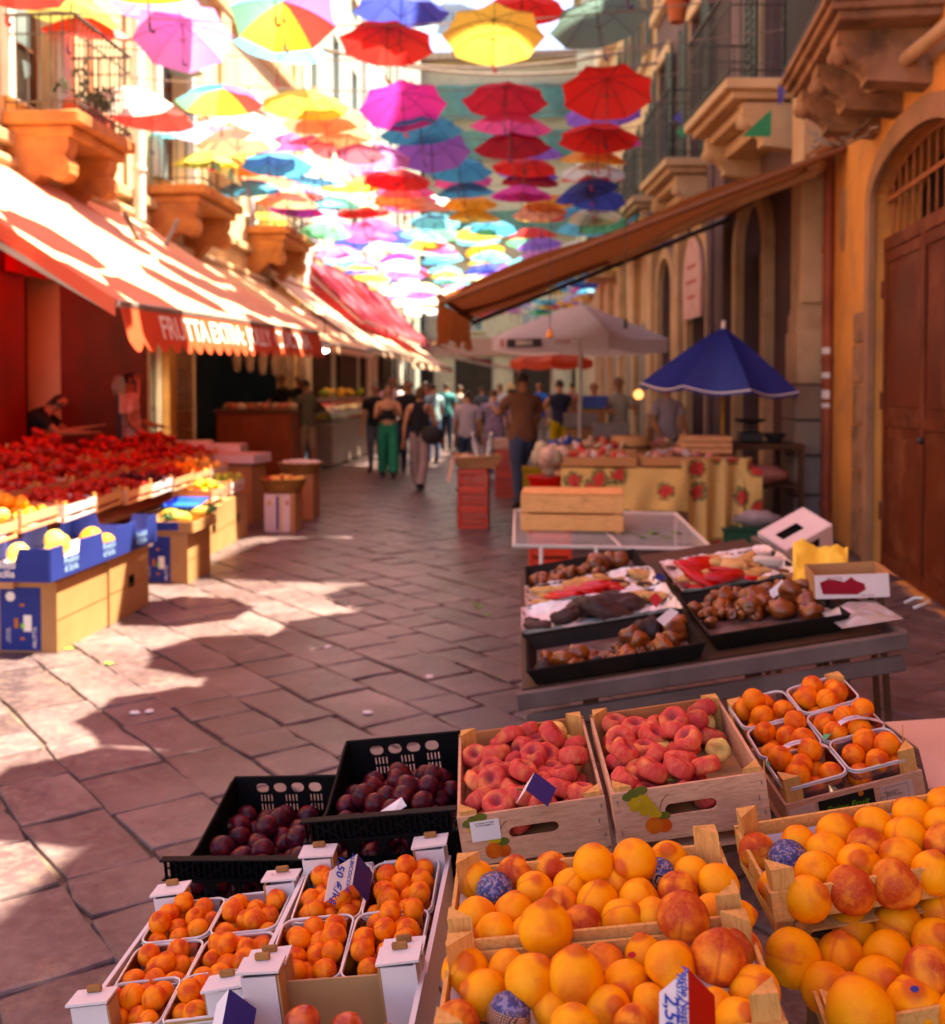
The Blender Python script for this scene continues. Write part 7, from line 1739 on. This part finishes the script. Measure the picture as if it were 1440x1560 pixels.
def person(label, x, y, face, h, shirt, trousers, skin=None, hair=None, arms=((20,10,10),(20,10,10)), legs=((0,0),(0,0)), lean=0, sleeve=1, shorts=False, flare=1.0,
           girth=1.0, longhair=False, z0=0, hat=None, shoes=None, cropped=False, twist=0):
    """arms: per side (forward swing, sideways, elbow bend) deg; legs: per side (forward swing, knee bend) deg"""
    skin = skin or m_skin; hair = hair or m_hair; shoes = shoes or m_shoe
    root = thing('person', label, 'person', T(x, y, z0) @ RM(rz=rad(face)) @ Matrix.Scale(h/1.75, 4))
    V = []; E_ = []; Rr = []; tagv = []
    def v(p, r, tg, par=None):
        V.append(Vector(p)); Rr.append((r, r) if not hasattr(r, '__len__') else r); tagv.append(tg)
        if par is not None: E_.append((par, len(V)-1))
        return len(V)-1
    L = rad(lean); ax = lambda z, y0=0: Vector((0, math.sin(L)*z+y0, .93+math.cos(L)*z))   # +y is forward
    g_ = girth
    pel = v(ax(0), (.15*g_, .12*g_), 'hip'); wai = v(ax(.16), (.135*g_, .105*g_), 'torso', pel); che = v(ax(.33), (.165*g_, .115*g_), 'torso', wai)
    nb = v(ax(.50), (.10, .08), 'torso', che); nk = v(ax(.575), (.052, .055), 'neck', nb)
    hd = Vector((0, .02, 0)); j = v(ax(.64)+hd, (.066, .078), 'head', nk); hc = v(ax(.70)+hd, (.078, .095), 'head', j); tp = v(ax(.78)+hd*.3, (.055, .068), 'head', hc)
    n1 = v(ax(.675)+Vector((0, .115, 0)), .011, 'head', hc)
    for i, s_ in enumerate((-1, 1)):
        f, sd, eb = [rad(q) for q in arms[i]]; sh = ax(.455)+Vector((s_*.185*g_**.5, 0, 0)); a = v(sh, .058, 'sleeve', nb if False else che)
        d1 = Vector((s_*math.sin(sd), math.sin(f)*math.cos(sd), -math.cos(f)*math.cos(sd))).normalized(); el = sh+d1*.29; b = v(sh+d1*.14, .050, 'sleeve', a); c = v(el, .040, 'arm', b)
        d2 = Vector((s_*math.sin(sd)-s_*.35*math.sin(eb), math.sin(f+eb), -math.cos(f+eb))).normalized(); wr = el+d2*.25; d = v(el+d2*.1, .039, 'arm', c); e = v(wr, (.027, .022), 'arm', d)
        pm = v(wr+d2*.06, (.037, .016), 'arm', e); side = d2.cross(Vector((0, 1, 0) if abs(d2.y) < .8 else (0, 0, 1))).normalized()
        for k, (o_, l_) in enumerate(((-.024,.075),(-.008,.085),(.008,.08),(.024,.062))):
            q = v(wr+d2*.10+side*o_, .0095, 'arm', pm); v(wr+d2*(.10+l_)+side*o_*1.2+Vector((0,.015,0)), .008, 'arm', q)
        q = v(wr+d2*.05+side*.042+Vector((0,.012,0)), .011, 'arm', pm); v(wr+d2*.085+side*.055+Vector((0,.02,0)), .009, 'arm', q)
    for i, s_ in enumerate((-1, 1)):
        f, kn = [rad(q) for q in legs[i]]; hp = ax(-.04)+Vector((s_*.085*g_, 0, 0)); a = v(hp, (.092*g_, .10*g_), 'leg', pel)
        d1 = Vector((s_*.02, math.sin(f), -math.cos(f))); kk = hp+d1*.42; b = v(hp+d1*.2, .082*g_, 'leg', a); c = v(kk, .058, 'leg', b)
        d2 = Vector((0, math.sin(f-kn), -math.cos(f-kn))); an = kk+d2*.40; d = v(kk+d2*.13, .056, 'shin', c); e = v(an, .036, 'shin', d)
        ff = v(an+Vector((0, .05, -.045)), (.038, .03), 'foot', e); v(an+Vector((0, .16, -.06)), (.036, .02), 'foot', ff); v(an+Vector((0, -.03, -.04)), (.032, .03), 'foot', e)
    me = skin_mesh(V, E_, Rr, 'body'); me.materials.clear(); me.materials.append(skin)
    zmin = min(q.co.z for q in me.vertices); shift = -zmin
    def dist(p, a, b):
        ab = b-a; t_ = max(0, min(1, (p-a).dot(ab)/max(1e-9, ab.dot(ab)))); return (p-(a+ab*t_)).length/max(.03, max(Rr[ei][0] for ei in ()) if False else .06), t_
    cls = []
    for p in me.polygons:
        best = None
        for (a, b) in E_:
            dd, t_ = dist(p.center, V[a], V[b]); rr_ = (Rr[a][0]*(1-t_)+Rr[b][0]*t_); q = dd-.3*rr_/.06
            if best is None or q < best[0]: best = (q, a, b, t_)
        q, a, b, t_ = best; cls.append((tagv[a], tagv[b], t_, p.center.copy()))
    body = link('body', me, root, T(0, 0, shift)); me.shade_smooth()
    waistz = .93+.06
    def part(name, sel, off, m, flare_=1.0, skirt=None):
        ids = [i for i, c in enumerate(cls) if sel(*c)]
        if not ids: return
        vm = {}; vs_ = []; fs = []
        for i in ids:
            f_ = []
            for vi in me.polygons[i].vertices:
                if vi not in vm:
                    q = me.vertices[vi]; vm[vi] = len(vs_); o_ = off
                    if flare_ > 1: o_ = off+(flare_-1)*.05*max(0, (.85-q.co.z))/.8
                    vs_.append(q.co+q.normal*(o_+.004*noise.noise(q.co*14)))
                f_.append(vm[vi])
            fs.append(tuple(f_))
        mb = MB(); mb.add(vs_, fs); o = mb.build(name, m, root, 180, T(0, 0, shift)); return o
    up = ax(1) - ax(0)
    def is_shirt(a, b, t_, c):
        if a == 'hip' and b == 'torso': return True
        if 'torso' in (a, b) and b != 'neck' and a != 'neck': return b == 'torso' or (b == 'sleeve' and sleeve > 0) or (b == 'sleeve' and t_ < .55)
        if a == 'torso' and b == 'neck': return t_ < .35 and sleeve > 0
        if b == 'sleeve' or (a == 'sleeve' and b == 'arm' and t_ < .25): return sleeve >= 1
        if sleeve > 1 and (a, b) == ('arm', 'arm'): return V and c.z > 0 and t_ < .9 and False
        if a == 'hip' and b == 'leg': return c.z > .86 and sleeve >= 1
        return False
    if cropped:
        base = is_shirt
        is_shirt2 = lambda a, b, t_, c: ('torso' in (a, b)) and b in ('torso',) and 1.1 < c.z < 1.36
        part('top', is_shirt2, .012, shirt)
    else: part('shirt', is_shirt, .020, shirt)
    part('shorts' if shorts else 'trousers', lambda a, b, t_, c: (a in ('hip','leg') and b == 'leg') or (a == 'leg' and b == 'shin' and (not shorts or t_ < .1)) or (a == 'hip' and b == 'torso' and t_ < .45) or (not shorts and (a, b) == ('shin','shin')) or (a == 'leg' and b == 'leg'), .013, trousers, flare)
    part('shoes', lambda a, b, t_, c: b == 'foot', .006, shoes)
    hcz = (ax(.70)+hd)
    part('hair', lambda a, b, t_, c: (b == 'head' or a == 'head') and ((c-hcz).y < .025+.9*max(0, (c-hcz).z-.02) or (c-hcz).z > .06) and ((c-hcz).z > -.05 or longhair) and (c-hcz).z > -.13, .014 if not longhair else .024, hair)
    f_ = shift
    for sx in (-1, 1):
        MB().ball(hcz+Vector((sx*.03, .088, .005)), (.012,.008,.007), 8, 6).build('eye', m_eye, root, 180, T(0,0,f_))
        MB().ball(hcz+Vector((sx*.078, .0, -.01)), (.010,.02,.03), 8, 6).build('ear', skin, root, 180, T(0,0,f_))
    MB().ball(hcz+Vector((0, .085, -.055)), (.024,.008,.006), 8, 5).build('mouth', m_lip, root, 180, T(0,0,f_))
    if hat: MB().lathe([(.17,0),(.165,.01),(.10,.02),(.09,.09),(.05,.12),(0,.125)], 18, M=T(hcz.x, hcz.y-.01, hcz.z+.035+f_)).build('sun_hat', hat, root, 40)
    return root
def wx(px, Y): 
    d = ray(px, 590); return d.x/d.y*Y
sh = lambda n, c, c2=None: mat('cloth_'+n, c, c2, 5, .85, .35, 16, dist=.01)
A0 = ((8,8,12),(8,8,12))
person('man in brown t-shirt and jeans, back turned, one foot raised beside the red crates', wx(797,14.0), 14.0, 25, 1.86, sh('brown', (.20,.095,.06), (.15,.07,.045)), sh('jeans', (.07,.10,.17), (.045,.065,.12)), m_skin2, arms=((45,10,60),(20,14,40)), legs=((-6,2),(38,60)), girth=1.08)
person('woman in black camisole and beige trousers walking away with a shoulder bag', wx(640,16.4), 16.4, -12, 1.68, sh('black', (.015,.012,.014)), sh('taupe', (.36,.25,.23), (.28,.19,.17)), m_skin, m_hairb, ((-8,12,12),(10,12,25)), ((14,4),(-10,14)), sleeve=0, flare=1.6, cropped=False, longhair=True)
hb = thing('handbag', 'black leather shoulder bag at the hip of the woman in the camisole', 'bag', T(wx(658,16.2), 16.2, .88)); MB().ball((0,0,0), 1, 14, 10, fn=lambda p: Vector((p.x*.17, p.y*.07, p.z*.15))).build('body', m_shoe, hb, 60); MB().tube([(-.12,0,.1),(-.08,.05,.4),(.0,.08,.58)], .012, 6).build('strap', m_shoe, hb)
person('woman in wide emerald green trousers walking towards us with folded arms', wx(591,18.6), 18.6, 190, 1.70, sh('black', (.015,.012,.014)), sh('emerald', (.0,.22,.12), (.0,.16,.09)), m_skin, m_hairb, ((25,8,85),(20,8,90)), ((12,2),(-10,12)), sleeve=0, flare=2.0, cropped=True, longhair=True)
person('boy in a pale grey t-shirt and dark jeans seen from behind', wx(712,17.2), 17.2, -5, 1.60, sh('palegrey', (.45,.36,.38), (.38,.3,.32)), sh('djeans', (.03,.045,.08)), m_skin, m_hair, A0, ((5,2),(-6,6)))
person('woman in a violet patterned dress seen from behind', wx(753,18.6), 18.6, 8, 1.62, mat('patterned_cloth', (.45,.35,.42), (.12,.07,.16), 22, .85), mat('patterned_cloth', (.45,.35,.42)), m_skin, m_hairb, ((15,14,20),(15,14,20)), ((3,2),(-4,6)), girth=1.15, flare=2.2)
person('person in a straw sun hat and pink top in the crowd', wx(779,20.5), 20.5, 0, 1.66, sh('pinktop', (.6,.38,.36)), sh('greytr', (.3,.25,.24)), hat=mat('straw', (.62,.48,.26), (.5,.36,.18), 20), arms=A0)
person('man in a sleeveless navy top and yellow shorts by the stalls', wx(853,19.0), 19.0, 15, 1.80, sh('navy', (.025,.028,.06)), sh('ochreshorts', (.5,.34,.04)), m_skin, m_hair, ((30,20,50),(20,16,20)), sleeve=.5, shorts=True)
person('person in a bright blue t-shirt farther back near the red parasol', wx(822,25), 25, 160, 1.78, sh('blue', (.03,.14,.55)), sh('greytr', (.3,.25,.24)), arms=A0)
person('man in a black t-shirt behind the woman with the bag', wx(622,19.6), 19.6, 185, 1.80, sh('black', (.015,.012,.014)), sh('djeans', (.03,.045,.08)), m_skin2, arms=((20,8,40),(10,8,20)), legs=((10,2),(-8,10)))
person('man in a pale pink shirt in the left part of the crowd', wx(597,21), 21, 200, 1.88, sh('palepink', (.62,.45,.46)), sh('djeans', (.03,.045,.08)), m_skin2, arms=A0)
person('person in dark clothes half hidden at the left of the green trousers', wx(572,20), 20, 180, 1.72, sh('black', (.015,.012,.014)), sh('greyblue', (.10,.10,.13)), arms=A0)
person('person in a light blue shirt behind the grey shirted boy', wx(660,22.5), 22.5, 30, 1.74, sh('lightblue', (.28,.40,.44)), sh('denim2', (.06,.10,.2)), arms=((10,8,40),(10,8,20)))
person('vendor in a pale patterned shirt behind the far right stall', wx(942,17.6), 17.6, 190, 1.82, sh('paleshirt', (.5,.45,.38), (.35,.33,.28)), sh('greytr', (.3,.25,.24)), arms=((40,8,50),(40,8,50)), hat=None)
person('vendor in a teal top at the blue boxes of the far right stall', wx(905,19.5), 19.5, 175, 1.74, sh('teal', (.03,.30,.26)), sh('djeans', (.03,.045,.08)), arms=((40,8,50),(40,8,50)))
person('person in black trousers standing against the right wall behind the blue parasol', wx(1016,15.2), 15.2, 200, 1.74, sh('palegrey', (.45,.36,.38)), sh('black', (.015,.012,.014)), arms=((15,8,30),(15,8,30)))
for k, (px, Y, c_, n_) in enumerate(((700,28,(.5,.4,.36),'beige'),(735,30,(.1,.1,.12),'charcoal'),(762,26,(.6,.55,.55),'white'),(680,27,(.06,.25,.27),'sea green'),(648,29,(.35,.08,.06),'brick red'),(800,31,(.15,.1,.2),'plum coloured'),(872,27,(.3,.12,.1),'rust brown'),(612,25,(.4,.3,.28),'sand coloured'))):
    person('distant shopper in a %s top far down the street' % n_, wx(px, Y), Y, rf.choice((0,170,20,-30)), rf.uniform(1.66,1.82), sh('far'+n_.replace(' ','_'), c_), sh('djeans', (.03,.045,.08)), arms=A0)
person('shopper in a grey olive t-shirt and beige shorts at the butcher counter', wx(467,18.9), 18.9, 60, 1.80, sh('greyolive', (.14,.12,.09)), sh('beigeshorts', (.38,.26,.17)), m_skin2, m_hair, ((30,8,60),(20,8,50)), ((4,2),(-6,6)), shorts=True)
person('vendor in black standing behind the butcher counter, left', wx(430,19.6), 19.6, 170, 1.78, sh('black', (.015,.012,.014)), sh('djeans', (.03,.045,.08)), m_skin2, arms=((40,8,50),(30,8,50)), z0=.12)
person('vendor in black behind the butcher counter, half hidden', wx(456,20.6), 20.6, 190, 1.80, sh('black', (.015,.012,.014)), sh('djeans', (.03,.045,.08)), m_skin2, arms=A0, z0=.1)
person('fruit vendor in a striped polo shirt standing under the striped awning', wx(196,12.95), 12.95, -70, 1.84, None or mat('striped_polo', (.62,.5,.48), (.35,.16,.15), 3, .85, .2, stretch=(.3,.3,9)), sh('black', (.015,.012,.014)), m_skin2, m_hair, ((18,10,60),(5,14,50)), girth=1.22)
person('dark haired vendor in black bending over the fruit at the left edge', wx(14,11.45), 11.45, -75, 1.78, sh('black', (.015,.012,.014)), sh('djeans', (.03,.045,.08)), m_skin2, m_hair, ((50,8,50),(50,8,40)), lean=48, z0=.05)
